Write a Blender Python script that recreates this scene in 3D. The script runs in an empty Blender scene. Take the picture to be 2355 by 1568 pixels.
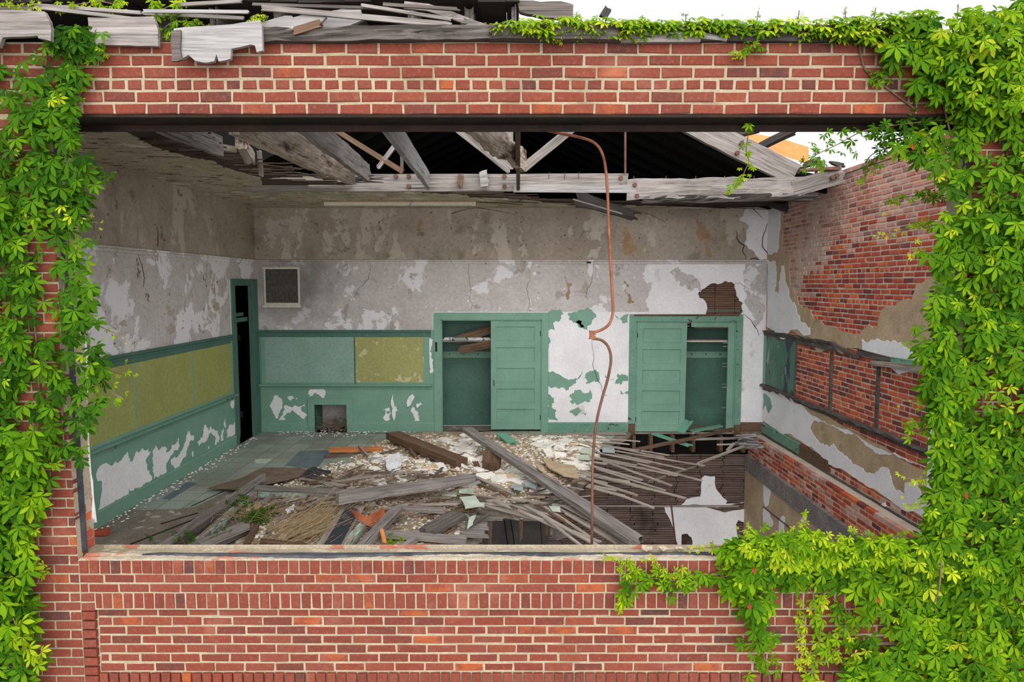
import bpy, bmesh, math, random
import numpy as np
from mathutils import Vector, Matrix, geometry

# ------------------------------------------------------------------ camera, sky, sun, exposure
SC = bpy.context.scene
COL = SC.collection
FPX = 1570.0                      # focal length in pixels of the 2355 px wide frame
PITCH = math.radians(4.7)
CAM = Vector((0.0, -4.63, 2.68))
cam_data = bpy.data.cameras.new('camera')
cam_data.sensor_width = 36.0
cam_data.lens = 36.0 * FPX / 2355.0
cam_data.clip_start = 0.05
cam = bpy.data.objects.new('camera', cam_data)
COL.objects.link(cam)
cam.location = CAM
cam.rotation_euler = (math.pi / 2 - PITCH, 0, 0)
SC.camera = cam

world = bpy.data.worlds.new('overcast_sky')
SC.world = world
world.use_nodes = True
wn, wl = world.node_tree.nodes, world.node_tree.links
wn.clear()
w_out = wn.new('ShaderNodeOutputWorld'); w_bg = wn.new('ShaderNodeBackground')
w_tc = wn.new('ShaderNodeTexCoord'); w_sep = wn.new('ShaderNodeSeparateXYZ'); w_ramp = wn.new('ShaderNodeValToRGB')
w_map = wn.new('ShaderNodeMapRange'); w_map.inputs[1].default_value = -1; w_map.inputs[2].default_value = 1
wl.new(w_tc.outputs['Generated'], w_sep.inputs[0]); wl.new(w_sep.outputs[2], w_map.inputs[0])
wl.new(w_map.outputs[0], w_ramp.inputs[0]); wl.new(w_ramp.outputs[0], w_bg.inputs[0]); wl.new(w_bg.outputs[0], w_out.inputs[0])
e = w_ramp.color_ramp.elements
e[0].position = 0.44; e[0].color = (0.22, 0.22, 0.21, 1)     # the ground far below the sky line
e[1].position = 0.52; e[1].color = (0.93, 0.96, 1.0, 1)
w_bg.inputs[1].default_value = 0.62

sun_data = bpy.data.lights.new('hazy_sun', 'SUN')
sun_data.energy = 3.3; sun_data.angle = math.radians(105); sun_data.color = (1.0, 0.97, 0.92)
sun = bpy.data.objects.new('hazy_sun', sun_data); COL.objects.link(sun)
sun.rotation_euler = Vector((-0.15, 0.88, -0.40)).to_track_quat('-Z', 'Y').to_euler()

vs = SC.view_settings
vs.view_transform = 'Standard'; vs.look = 'None'; vs.gamma = 1.0; vs.use_curve_mapping = False
vs.exposure = 0.9
SC.cycles.max_bounces = 8; SC.cycles.diffuse_bounces = 4; SC.cycles.transparent_max_bounces = 6

# ------------------------------------------------------------------ places
YB, XL, XR = 7.67, -4.60, 4.58     # back, left and right wall planes; front face of the brick front is Y = 0, floor Z = 0
ZC = 4.04                          # ceiling
SINP, COSP = math.sin(PITCH), math.cos(PITCH)

def P(px, py, x=None, y=None, z=None):
    """the point of a plane of the place that is seen at pixel px, py of the photograph"""
    u = (px - 1177.5) / FPX; v = (py - 784.0) / FPX
    d = Vector((u, COSP - v * SINP, -SINP - v * COSP))
    if y is not None: t = (y - CAM.y) / d.y
    elif x is not None: t = (x - CAM.x) / d.x
    else: t = (z - CAM.z) / d.z
    return CAM + d * t

# ------------------------------------------------------------------ object helpers
def link(name, me, mats=None, parent=None, loc=None):
    o = bpy.data.objects.new(name, me)
    if me is not None and mats is not None:
        for m in (mats if isinstance(mats, (list, tuple)) else [mats]): me.materials.append(m)
    COL.objects.link(o)
    if loc is not None: o.location = loc
    if parent is not None: o.parent = parent
    return o

def tag(o, label, cat, group=None, kind=None):
    o['label'] = label; o['category'] = cat
    if group: o['group'] = group
    if kind: o['kind'] = kind
    return o

def struct(o, label=None):
    o['kind'] = 'structure'
    if label: o['label'] = label
    return o

def thing(name, label, cat, loc=(0, 0, 0), group=None):
    o = bpy.data.objects.new(name, None); COL.objects.link(o); o.location = loc
    o.empty_display_size = 0.1
    return tag(o, label, cat, group)

class MB:
    """collects shapes into one mesh"""
    def __init__(s): s.v = []; s.f = []; s.m = []
    def add(s, vs, fs, mi=0):
        b = len(s.v); s.v += [tuple(p) for p in vs]
        for f in fs: s.f.append([b + i for i in f]); s.m.append(mi)
    def box(s, a, b, mi=0):
        x0, y0, z0 = [min(a[i], b[i]) for i in range(3)]; x1, y1, z1 = [max(a[i], b[i]) for i in range(3)]
        s.add([(x0,y0,z0),(x1,y0,z0),(x1,y1,z0),(x0,y1,z0),(x0,y0,z1),(x1,y0,z1),(x1,y1,z1),(x0,y1,z1)],
              [(0,3,2,1),(4,5,6,7),(0,1,5,4),(1,2,6,5),(2,3,7,6),(3,0,4,7)], mi)
    def bar(s, p0, p1, w, h, up=(0, 0, 1), mi=0):
        p0 = Vector(p0); p1 = Vector(p1); d = (p1 - p0).normalized()
        u = Vector(up); sd = d.cross(u)
        if sd.length < 1e-4: sd = d.cross(Vector((1, 0, 0)))
        sd.normalize(); u = sd.cross(d)
        q = []
        for p in (p0, p1):
            for a, b in ((-1,-1),(1,-1),(1,1),(-1,1)): q.append(p + sd * (a * w / 2) + u * (b * h / 2))
        s.add(q, [(3,2,1,0),(4,5,6,7),(0,1,5,4),(1,2,6,5),(2,3,7,6),(3,0,4,7)], mi)
    def tube(s, pts, r, n=8, mi=0, r1=None):
        pts = [Vector(p) for p in pts]; k = len(pts); rings = []
        ref = Vector((0.13, 0.21, 1)).normalized()
        for i, p in enumerate(pts):
            d = (pts[min(i + 1, k - 1)] - pts[max(i - 1, 0)]).normalized()
            a = d.cross(ref)
            if a.length < 1e-3: a = d.cross(Vector((1, 0, 0)))
            a.normalize(); b = d.cross(a)
            rr = r if r1 is None else r + (r1 - r) * i / max(1, k - 1)
            rings.append([p + a * (rr * math.cos(2 * math.pi * j / n)) + b * (rr * math.sin(2 * math.pi * j / n)) for j in range(n)])
        vs = [q for R in rings for q in R]; fs = []
        for i in range(k - 1):
            for j in range(n):
                fs.append((i * n + j, i * n + (j + 1) % n, (i + 1) * n + (j + 1) % n, (i + 1) * n + j))
        fs.append(tuple(range(n - 1, -1, -1))); fs.append(tuple((k - 1) * n + j for j in range(n)))
        s.add(vs, fs, mi)
    def ball(s, c, r, mi=0, sz=(1, 1, 1)):
        n, m = 8, 5; vs = [(c[0], c[1], c[2] + r * sz[2])]
        for i in range(1, m):
            t = math.pi * i / m
            for j in range(n):
                a = 2 * math.pi * j / n
                vs.append((c[0] + r*sz[0]*math.sin(t)*math.cos(a), c[1] + r*sz[1]*math.sin(t)*math.sin(a), c[2] + r*sz[2]*math.cos(t)))
        vs.append((c[0], c[1], c[2] - r * sz[2])); fs = []
        for j in range(n):
            fs.append((0, 1 + j, 1 + (j + 1) % n)); fs.append((len(vs) - 1, 1 + (m-2)*n + (j + 1) % n, 1 + (m-2)*n + j))
        for i in range(m - 2):
            for j in range(n): fs.append((1 + i*n + j, 1 + (i+1)*n + j, 1 + (i+1)*n + (j+1) % n, 1 + i*n + (j+1) % n))
        s.add(vs, fs, mi)
    def build(s, name, mats, parent=None, smooth=False, recalc=False, origin=None):
        me = bpy.data.meshes.new(name)
        vs = s.v
        if origin is not None: vs = [(p[0]-origin[0], p[1]-origin[1], p[2]-origin[2]) for p in vs]
        me.from_pydata(vs, [], s.f)
        if any(s.m): me.polygons.foreach_set('material_index', s.m)
        if smooth: me.polygons.foreach_set('use_smooth', [True] * len(s.f))
        if recalc:
            bm = bmesh.new(); bm.from_mesh(me); bmesh.ops.recalc_face_normals(bm, faces=bm.faces); bm.to_mesh(me); bm.free()
        me.update()
        return link(name, me, mats, parent, origin)

def smooth_curve(pts, n=8):
    """Catmull-Rom through the points"""
    pts = [Vector(p) for p in pts]; out = []
    for i in range(len(pts) - 1):
        a = pts[max(i-1, 0)]; b = pts[i]; c = pts[i+1]; d = pts[min(i+2, len(pts)-1)]
        for k in range(n):
            t = k / n
            out.append(0.5 * ((2*b) + (c-a)*t + (2*a-5*b+4*c-d)*t*t + (3*b-a-3*c+d)*t**3))
    out.append(pts[-1]); return out

def ragged(pts, amp=0.12, it=3, seed=0, closed=True):
    r = random.Random(seed); pts = [tuple(p) for p in pts]
    for k in range(it):
        out = []; n = len(pts)
        for i in range(n if closed else n - 1):
            a, b = pts[i], pts[(i + 1) % n]
            dx, dy = b[0]-a[0], b[1]-a[1]; t = r.uniform(0.35, 0.65); h = r.gauss(0, amp)
            out.append(a); out.append((a[0] + dx*t - dy*h, a[1] + dy*t + dx*h))
        if not closed: out.append(pts[-1])
        pts = out
    return pts

def inside(x, y, loops):
    c = False
    for L in loops:
        n = len(L); j = n - 1
        for i in range(n):
            xi, yi = L[i]; xj, yj = L[j]
            if (yi > y) != (yj > y) and x < (xj - xi) * (y - yi) / (yj - yi) + xi: c = not c
            j = i
    return c

def sheet_data(loops, mp, d0, d1):
    """solid slab over a 2D outline with holes: mp(u, w, d) -> point; d0 visible side, d1 hidden side"""
    vs2 = []; ed = []
    for L in loops:
        b = len(vs2); n = len(L)
        vs2 += [Vector((p[0], p[1])) for p in L]; ed += [(b + i, b + (i + 1) % n) for i in range(n)]
    v, e_, f, *_ = geometry.delaunay_2d_cdt(vs2, ed, [], 0, 1e-6)
    keep = []
    for t in f:
        cx = sum(v[i].x for i in t) / len(t); cy = sum(v[i].y for i in t) / len(t)
        if inside(cx, cy, loops): keep.append(list(t))
    cnt = {}
    for t in keep:
        for i in range(len(t)):
            a, b = t[i], t[(i+1) % len(t)]; cnt[(a, b)] = 1
    n = len(v)
    P0 = [mp(p.x, p.y, d0) for p in v]; P1 = [mp(p.x, p.y, d1) for p in v]
    a, b, c = P0[keep[0][0]], P0[keep[0][1]], P0[keep[0][2]]
    flip = (Vector(b) - Vector(a)).cross(Vector(c) - Vector(a)).dot(Vector(P0[keep[0][0]]) - Vector(P1[keep[0][0]])) < 0
    fs = [t[::-1] if flip else t for t in keep] + [[n + i for i in (t if flip else t[::-1])] for t in keep]
    for (a, b) in cnt:
        if (b, a) not in cnt: fs.append([b, a, n+a, n+b] if not flip else [a, b, n+b, n+a])
    return P0 + P1, fs

def sheet(name, loops, mp, d0, d1, mat, parent=None):
    mb = MB(); v, f = sheet_data(loops, mp, d0, d1); mb.add(v, f)
    o = mb.build(name, mat, parent); return o

# wall coordinate maps: u along the wall, w up, d out of the wall into the room
mp_back = lambda u, w, d: (u, YB - d, w)
mp_left = lambda u, w, d: (XL + d, u, w)
mp_right = lambda u, w, d: (XR - d, u, w)
mp_front = lambda u, w, d: (u, -d, w)
mp_floor = lambda u, w, d: (u, w, d)
mp_ceil = lambda u, w, d: (u, w, ZC - d)
def B2(pts, y=YB): return [(p.x, p.z) for p in (P(a, b, y=y) for a, b in pts)]
def L2(pts): return [(p.y, p.z) for p in (P(a, b, x=XL) for a, b in pts)]
def R2(pts, x=XR): return [(p.y, p.z) for p in (P(a, b, x=x) for a, b in pts)]
def F2(pts, z=0.0): return [(p.x, p.y) for p in (P(a, b, z=z) for a, b in pts)]
def rect(u0, w0, u1, w1): return [(u0, w0), (u1, w0), (u1, w1), (u0, w1)]

def plank_mesh(name, L, w, t, seed=0, rag=(0.5, 0.5), wear=0.5, bend=0.0, taper=1.0, nw=4, twist=0.0):
    """weathered board along local X: gnawed edges, splintered ends"""
    r = random.Random(seed); nx = max(4, min(24, int(L / 0.12)))
    e0 = [r.uniform(0, 1) * w * rag[0] for _ in range(nw + 1)]; e1 = [r.uniform(0, 1) * w * rag[1] for _ in range(nw + 1)]
    vs = []; fs = []
    el = er = 0.0
    for i in range(nx + 1):
        q = i / nx
        el += r.uniform(-1, 1) * 0.05 * w * wear; er += r.uniform(-1, 1) * 0.05 * w * wear; el *= 0.8; er *= 0.8
        hw = w * (1 + (taper - 1) * q)
        zb = bend * L * (4 * q * (1 - q)) + r.uniform(-1, 1) * 0.03 * t * wear
        tw = twist * (q - 0.5)
        for k in (0, 1):
            for j in range(nw + 1):
                y = (j / nw - 0.5) * hw + (el if j == 0 else er if j == nw else 0)
                x = L * q + (e0[j] if i == 0 else -e1[j] if i == nx else 0)
                z = (k - 0.5) * t + (r.uniform(-1, 1) * 0.06 * t * wear)
                vs.append((x, y * math.cos(tw) - z * math.sin(tw), zb + y * math.sin(tw) + z * math.cos(tw)))
    S = 2 * (nw + 1)
    for i in range(nx):
        for j in range(nw):
            a = i * S + j; b = a + S
            fs.append((a, a + 1, b + 1, b)); a += nw + 1; b += nw + 1; fs.append((a, b, b + 1, a + 1))
        a = i * S; b = a + S
        fs.append((a, b, b + nw + 1, a + nw + 1)); a += nw; b += nw; fs.append((a, a + nw + 1, b + nw + 1, b))
    for j in range(nw):
        a = j; fs.append((a, a + nw + 1, a + nw + 2, a + 1)); a = nx * S + j; fs.append((a, a + 1, a + nw + 2, a + nw + 1))
    me = bpy.data.meshes.new(name); me.from_pydata(vs, [], fs); me.update()
    return me

def frame_of(p0, p1, up=(0, 0, 1)):
    p0 = Vector(p0); p1 = Vector(p1); x = (p1 - p0).normalized(); u = Vector(up)
    y = u.cross(x)
    if y.length < 1e-3: y = Vector((0, 1, 0)).cross(x)
    y.normalize(); z = x.cross(y)
    return Matrix(((x.x, y.x, z.x, p0.x), (x.y, y.y, z.y, p0.y), (x.z, y.z, z.z, p0.z), (0, 0, 0, 1)))

PSEED = [100]
def plank(name, p0, p1, w, t, mat, label=None, cat='plank', group=None, up=(0, 0, 1), parent=None, **kw):
    PSEED[0] += 1
    L = (Vector(p1) - Vector(p0)).length
    me = plank_mesh(name, L, w, t, seed=PSEED[0], **kw)
    o = link(name, me, mat, parent)
    o.matrix_world = frame_of(p0, p1, up)
    if label: tag(o, label, cat, group)
    return o

# ------------------------------------------------------------------ materials
def S(r, g, b):
    f = lambda c: (c / 12.92 if c <= 0.04045 else ((c + 0.055) / 1.055) ** 2.4)
    return (f(r / 255), f(g / 255), f(b / 255), 1.0)

class NT:
    def __init__(s, name):
        s.mat = bpy.data.materials.new(name); s.mat.use_nodes = True
        s.n = s.mat.node_tree.nodes; s.l = s.mat.node_tree.links
        s.bsdf = s.n['Principled BSDF']; s.bsdf.inputs['Specular IOR Level'].default_value = 0.25
        s.bsdf.inputs['Roughness'].default_value = 0.85
    def put(s, sock, v):
        if hasattr(v, 'is_output'): s.l.new(v, sock)
        elif isinstance(v, (int, float)): sock.default_value = v
        else: sock.default_value = v
    def node(s, t, ins=None, **props):
        nd = s.n.new(t)
        for k, v in props.items(): setattr(nd, k, v)
        for k, v in (ins or {}).items(): s.put(nd.inputs[k], v)
        return nd
    def coord(s, scale=(1, 1, 1), rnd=False, kind='Object', loc=(0, 0, 0)):
        tc = s.node('ShaderNodeTexCoord')
        mp = s.node('ShaderNodeMapping', {0: tc.outputs[kind], 'Scale': scale, 'Location': loc})
        out = mp.outputs[0]
        if rnd:
            oi = s.node('ShaderNodeObjectInfo')
            m = s.node('ShaderNodeMath', {0: oi.outputs['Random'], 1: 57.0}, operation='MULTIPLY')
            out = s.node('ShaderNodeVectorMath', {0: out, 1: m.outputs[0]}, operation='ADD').outputs[0]
        return out
    def noise(s, vec, scale, detail=6, rough=0.6, dist=0.0):
        return s.node('ShaderNodeTexNoise', {'Vector': vec, 'Scale': scale, 'Detail': detail, 'Roughness': rough, 'Distortion': dist}).outputs[0]
    def ramp(s, fac, stops):
        nd = s.node('ShaderNodeValToRGB', {0: fac}); cr = nd.color_ramp
        while len(cr.elements) < len(stops): cr.elements.new(0.5)
        for el, (p, c) in zip(cr.elements, stops): el.position = p; el.color = c if not isinstance(c, (int, float)) else (c, c, c, 1)
        return nd.outputs[0]
    def mix(s, fac, a, b, mode='MIX'):
        nd = s.node('ShaderNodeMix', data_type='RGBA', blend_type=mode)
        s.put(nd.inputs[0], fac); s.put(nd.inputs[6], a); s.put(nd.inputs[7], b); return nd.outputs[2]
    def math(s, op, a, b=0.0):
        return s.node('ShaderNodeMath', {0: a, 1: b}, operation=op).outputs[0]
    def bump(s, h, strength=0.4, dist=0.01):
        s.l.new(s.node('ShaderNodeBump', {'Height': h, 'Strength': strength, 'Distance': dist}).outputs[0], s.bsdf.inputs['Normal'])
    def color(s, c): s.put(s.bsdf.inputs['Base Color'], c)

def m_mottle(name, c1, c2, scale=3.0, patches=(), bump=0.3, rough=0.9, rnd=False, stretch=(1, 1, 1), fine=0.25, lo=0.35, hi=0.65, soot=False):
    """two tones mottled together, plus patches (colour, scale, threshold, softness, stretch)"""
    t = NT(name); vec = t.coord(stretch, rnd)
    n = t.noise(vec, scale); col = t.ramp(n, [(lo, c1), (hi, c2)])
    hgt = t.noise(vec, scale * 14, 5, 0.7)
    if fine: col = t.mix(t.math('MULTIPLY', t.ramp(hgt, [(0.42, 1.0), (0.6, 0.0)]), fine), col, tuple(x * 0.45 for x in c1[:3]) + (1,))
    for i, p in enumerate(patches):
        pc, ps, th, sf = p[:4]; st = p[4] if len(p) > 4 else (1, 1, 1)
        v2 = t.coord(st, rnd, loc=(3.7 * i + 1.3, 7.1 * i + 2.2, 1.7 * i + 4.4))
        msk = t.ramp(t.noise(v2, ps, 8, 0.62, 0.3), [(th, 0.0), (th + sf, 1.0)])
        col = t.mix(msk, col, pc); hgt = t.math('ADD', hgt, t.math('MULTIPLY', msk, 0.6))
    if soot:      # greasy dust blown out of the wall vent and along the left of the back wall
        pos = t.node('ShaderNodeNewGeometry').outputs['Position']
        d1 = t.node('ShaderNodeVectorMath', {0: t.node('ShaderNodeMapping', {0: pos, 'Location': (3.55, 0, -2.72 * 1.2), 'Scale': (0.9, 0, 1.2)}).outputs[0]}, operation='LENGTH').outputs['Value']
        d1 = t.math('ADD', d1, t.math('MULTIPLY', t.math('SUBTRACT', t.noise(t.coord(), 2.5, 6), 0.5), 1.2))
        col = t.mix(t.ramp(d1, [(0.25, 0.7), (1.0, 0.0)]), col, S(92, 88, 86))
    t.color(col); t.bsdf.inputs['Roughness'].default_value = rough
    if bump: t.bump(hgt, bump, 0.008)
    return t.mat

def m_wood(name, dark, light, rot=None, paint=None, rough=0.85, grain=1.0, bump=0.6):
    """boards with the grain along local X; rot = colour of rotted patches, paint = (colour, threshold) flaking paint"""
    t = NT(name); v = t.coord((1.1, 26 * grain, 26 * grain), True)
    g = t.noise(v, 1.6, 8, 0.68, 0.6)
    big = t.noise(t.coord((0.9, 3, 3), True, loc=(5, 1, 2)), 1.5, 3)
    col = t.ramp(t.math('ADD', t.math('MULTIPLY', g, 0.72), t.math('MULTIPLY', big, 0.28)), [(0.34, dark), (0.62, light)])
    crack = t.ramp(t.noise(t.coord((0.6, 40 * grain, 40 * grain), True, loc=(2, 9, 4)), 1.2, 3, 0.5, 0.8), [(0.30, 1.0), (0.37, 0.0)])
    col = t.mix(t.math('MULTIPLY', crack, 0.75), col, tuple(x * 0.22 for x in dark[:3]) + (1,))
    if rot:
        m = t.ramp(t.noise(t.coord((1.2, 5, 5), True, loc=(8, 3, 6)), 1.4, 7, 0.65), [(0.54, 0.0), (0.64, 1.0)])
        col = t.mix(m, col, rot)
    h = t.math('SUBTRACT', g, t.math('MULTIPLY', crack, 0.8))
    if paint:
        pc, th = paint
        m = t.ramp(t.noise(t.coord((2.5, 9, 9), True, loc=(1, 2, 7)), 2.0, 9, 0.7), [(th, 0.0), (th + 0.03, 1.0)])
        col = t.mix(m, col, pc); h = t.math('ADD', h, t.math('MULTIPLY', m, 0.4))
    t.color(col); t.bsdf.inputs['Roughness'].default_value = rough; t.bump(h, bump, 0.012)
    return t.mat

def m_brick(name, stops, haze=None, soot=None, bump=0.5):
    """each brick its own tone; haze / soot: (colour, scale, threshold, softness) residues lying over many bricks"""
    t = NT(name); isl = t.node('ShaderNodeNewGeometry').outputs['Random Per Island']
    v = t.coord()
    fine = t.noise(v, 38, 5, 0.7); mid = t.noise(v, 9, 4, 0.6)
    f = t.math('MINIMUM', t.math('ADD', isl, t.math('MULTIPLY', t.math('SUBTRACT', mid, 0.5), 0.3)), t.math('ADD', t.math('MULTIPLY', isl, 0.5), 0.5))
    col = t.ramp(f, stops)
    col = t.mix(t.math('MULTIPLY', t.ramp(fine, [(0.52, 0.0), (0.74, 1.0)]), 0.2), col, S(176, 122, 104))
    col = t.mix(t.math('MULTIPLY', t.ramp(fine, [(0.28, 1.0), (0.42, 0.0)]), 0.5), col, S(80, 34, 28))
    for k, q in enumerate((haze, soot)):
        if q:
            m = t.ramp(t.math('ADD', t.noise(t.coord(loc=(4 * k + 2, 3, 1)), q[1], 7, 0.65), t.math('MULTIPLY', t.math('SUBTRACT', isl, 0.5), 0.12)), [(q[2], 0.0), (q[2] + q[3], 1.0)])
            col = t.mix(t.math('MULTIPLY', m, q[4] if len(q) > 4 else 0.75), col, q[0])
    t.color(col); t.bump(fine, bump, 0.006)
    return t.mat

def m_plain(name, c, rough=0.6, metal=0.0, var=0.12, scale=20):
    t = NT(name); n = t.noise(t.coord(), scale, 4)
    c2 = tuple(max(0, x * (1 - 3 * var)) for x in c[:3]) + (1,)
    t.color(t.ramp(n, [(0.35, c2), (0.6, c)])); t.bsdf.inputs['Roughness'].default_value = rough; t.bsdf.inputs['Metallic'].default_value = metal
    return t.mat

def m_leaf(name, stops, trans=0.25):
    t = NT(name)
    a = t.node('ShaderNodeAttribute', attribute_name='tone').outputs['Fac']
    n = t.noise(t.coord(), 9, 3)
    isl = t.node('ShaderNodeNewGeometry').outputs['Random Per Island']
    f = t.math('ADD', a, t.math('MULTIPLY', t.math('SUBTRACT', isl, 0.5), 0.16))
    col = t.ramp(f, stops); t.color(col)
    t.bsdf.inputs['Roughness'].default_value = 0.65; t.bsdf.inputs['Specular IOR Level'].default_value = 0.08
    tr = t.node('ShaderNodeBsdfTranslucent', {0: t.mix(0.35, col, S(150, 200, 20))})
    ms = t.node('ShaderNodeMixShader', {0: trans, 1: t.bsdf.outputs[0], 2: tr.outputs[0]})
    t.l.new(ms.outputs[0], t.n['Material Output'].inputs[0])
    return t.mat

BRS = [(0.0, S(74, 46, 42)), (0.04, S(92, 48, 40)), (0.2, S(104, 49, 37)), (0.5, S(112, 52, 38)), (0.8, S(110, 57, 45)), (0.965, S(117, 58, 40)), (1.0, S(142, 72, 38))]
M = {}
M['brick'] = m_brick('front_brick', BRS, haze=(S(178, 130, 112), 2.2, 0.60, 0.25, 0.4), soot=(S(70, 58, 54), 3.0, 0.70, 0.10, 0.7))
M['mortar'] = m_mottle('lime_mortar', S(152, 139, 117), S(168, 155, 132), 4, patches=[(S(132, 119, 98), 3, 0.56, 0.1)], bump=0.6, fine=0.3)
M['old_brick'] = m_brick('wall_brick', [(0.0, S(98, 58, 56)), (0.2, S(140, 66, 56)), (0.45, S(168, 76, 58)), (0.7, S(178, 84, 60)), (0.9, S(196, 98, 60)), (1.0, S(205, 110, 66))], soot=(S(96, 64, 60), 1.2, 0.60, 0.15, 0.6))
M['pale_brick'] = m_brick('washed_wall_brick', [(0.0, S(120, 76, 72)), (0.25, S(164, 100, 88)), (0.5, S(178, 112, 98)), (0.8, S(190, 116, 92)), (0.93, S(200, 106, 72)), (1.0, S(208, 112, 66))], haze=(S(206, 186, 176), 1.0, 0.40, 0.25, 0.8), soot=(S(112, 92, 86), 1.3, 0.60, 0.12, 0.5))
M['old_mortar'] = m_mottle('old_wall_mortar', S(196, 180, 164), S(214, 200, 184), 5, bump=0.6)
M['concrete'] = m_mottle('sill_mortar', S(172, 158, 137), S(188, 177, 158), 5, patches=[(S(150, 140, 126), 6, 0.62, 0.08), (S(172, 112, 92), 3.5, 0.585, 0.03, (0.6, 1.6, 1))], bump=0.7, fine=0.4)
M['tar'] = m_mottle('tar_line', S(52, 54, 60), S(84, 86, 94), 8, bump=0.4, rough=0.6)
M['steel'] = m_mottle('rusty_steel', S(30, 22, 19), S(52, 34, 27), 4, patches=[(S(84, 54, 34), 9, 0.64, 0.1, (0.3, 1, 1))], bump=0.3, rough=0.7)
M['rust'] = m_mottle('rust', S(120, 72, 50), S(158, 102, 74), 12, bump=0.3, rough=0.65)
M['rust_dark'] = m_mottle('dark_rust', S(84, 56, 46), S(112, 78, 64), 14, bump=0.3, rough=0.7)
M['rust_sheet'] = m_mottle('rusted_sheet', S(140, 74, 44), S(178, 104, 66), 7, patches=[(S(96, 58, 44), 5, 0.6, 0.1)], bump=0.3, rough=0.6)
M['upper'] = m_mottle('dirty_plaster', S(154, 142, 130), S(174, 163, 152), 1.3, patches=[(S(180, 170, 158), 2.0, 0.58, 0.02, (1, 1, 0.55)), (S(132, 120, 108), 1.8, 0.58, 0.10), (S(120, 112, 106), 3.2, 0.63, 0.03), (S(168, 142, 112), 4, 0.68, 0.02, (1, 1, 0.4)), (S(96, 84, 74), 17, 0.645, 0.015)], bump=0.3, fine=0.22)
M['lower'] = m_mottle('grey_plaster', S(184, 178, 177), S(200, 195, 195), 1.3, patches=[(S(216, 215, 220), 2.0, 0.575, 0.02), (S(160, 152, 146), 2.6, 0.60, 0.05), (S(186, 162, 132), 4.5, 0.69, 0.02, (1, 1, 0.5)), (S(222, 222, 228), 7, 0.655, 0.015), (S(104, 96, 90), 15, 0.655, 0.015)], bump=0.3, fine=0.25, soot=True)
M['white'] = m_mottle('white_plaster', S(224, 223, 228), S(236, 236, 240), 2.0, patches=[(S(196, 190, 188), 2.4, 0.64, 0.1), (S(120, 110, 100), 16, 0.72, 0.02)], bump=0.25, fine=0.12)
M['left_upper'] = m_mottle('left_wall_plaster', S(184, 178, 176), S(200, 196, 195), 1.3, patches=[(S(218, 217, 222), 2.0, 0.53, 0.02), (S(170, 158, 147), 2.2, 0.60, 0.03), (S(118, 105, 94), 6.5, 0.655, 0.02), (S(100, 90, 82), 16, 0.65, 0.015)], bump=0.4, fine=0.25)
M['stain'] = m_mottle('brown_stain', S(150, 124, 96), S(172, 146, 116), 7, bump=0.4)
M['streak'] = m_mottle('pale_streak', S(172, 163, 153), S(190, 182, 174), 5, patches=[(S(150, 138, 126), 8, 0.58, 0.03)], bump=0.3)
M['gloom'] = m_mottle('gloom_plaster', S(66, 64, 62), S(86, 83, 80), 2.5, bump=0.2)  # grey plaster, its colour darkened for the gloom of the pit
M['crack'] = m_plain('crack_gap', S(58, 50, 44), 0.9)
M['tan'] = m_mottle('brown_coat_plaster', S(172, 150, 122), S(198, 176, 146), 2.5, patches=[(S(150, 128, 104), 2.2, 0.6, 0.1), (S(150, 84, 62), 3.2, 0.74, 0.02)], bump=0.5, fine=0.25)
M['green'] = m_mottle('green_paint', S(112, 152, 134), S(122, 162, 144), 2.2, patches=[(S(88, 66, 56), 6, 0.745, 0.015), (S(120, 166, 148), 3, 0.66, 0.05)], bump=0.25, rough=0.55, fine=0.12)
M['green_worn'] = m_mottle('worn_green_paint', S(104, 146, 128), S(116, 156, 140), 2.2, patches=[(S(74, 60, 54), 5, 0.62, 0.02, (1, 1, 2)), (S(126, 168, 150), 4, 0.66, 0.03)], bump=0.35, rough=0.6)
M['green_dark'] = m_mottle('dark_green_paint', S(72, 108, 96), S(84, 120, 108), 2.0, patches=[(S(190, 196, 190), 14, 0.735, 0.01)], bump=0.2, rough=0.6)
M['board_green'] = m_mottle('pale_green_board', S(134, 164, 154), S(146, 174, 164), 2.0, patches=[(S(70, 84, 76), 11, 0.70, 0.01, (1, 1, 2)), (S(146, 76, 56), 13, 0.75, 0.01)], bump=0.15, rough=0.6)
M['board_olive'] = m_mottle('olive_board', S(150, 155, 92), S(160, 165, 100), 1.8, patches=[(S(190, 186, 152), 6, 0.715, 0.012)], bump=0.15, rough=0.6)
M['board_worn'] = m_mottle('worn_olive_board', S(156, 156, 100), S(166, 166, 108), 1.8, patches=[(S(196, 186, 152), 4.5, 0.585, 0.012), (S(110, 150, 130), 2.4, 0.68, 0.05)], bump=0.25, rough=0.6)
M['slate'] = m_mottle('slate_board', S(70, 112, 96), S(96, 136, 116), 2.2, patches=[(S(58, 64, 80), 2.0, 0.54, 0.04, (1, 1, 0.6)), (S(146, 160, 164), 6, 0.62, 0.03, (1, 1, 0.4))], bump=0.2, rough=0.5)
M['ceil'] = m_mottle('peeling_ceiling', S(178, 168, 146), S(196, 186, 164), 2.0, patches=[(S(88, 76, 62), 7, 0.58, 0.02, (0.5, 1.6, 1)), (S(90, 80, 66), 22, 0.62, 0.02, (0.7, 1.5, 1)), (S(208, 200, 184), 3, 0.60, 0.03)], bump=0.6, fine=0.35)
M['lath'] = m_wood('lath_wood', S(84, 64, 54), S(126, 100, 84), bump=0.5)
M['lath_dark'] = m_wood('dark_lath_wood', S(44, 34, 28), S(84, 68, 57), bump=0.5)
M['lath_pit'] = m_mottle('pit_lath', S(96, 80, 74), S(126, 108, 100), 2.0, bump=0.4, stretch=(1, 1, 8), patches=[(S(70, 58, 54), 1.2, 0.55, 0.15)])
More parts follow.
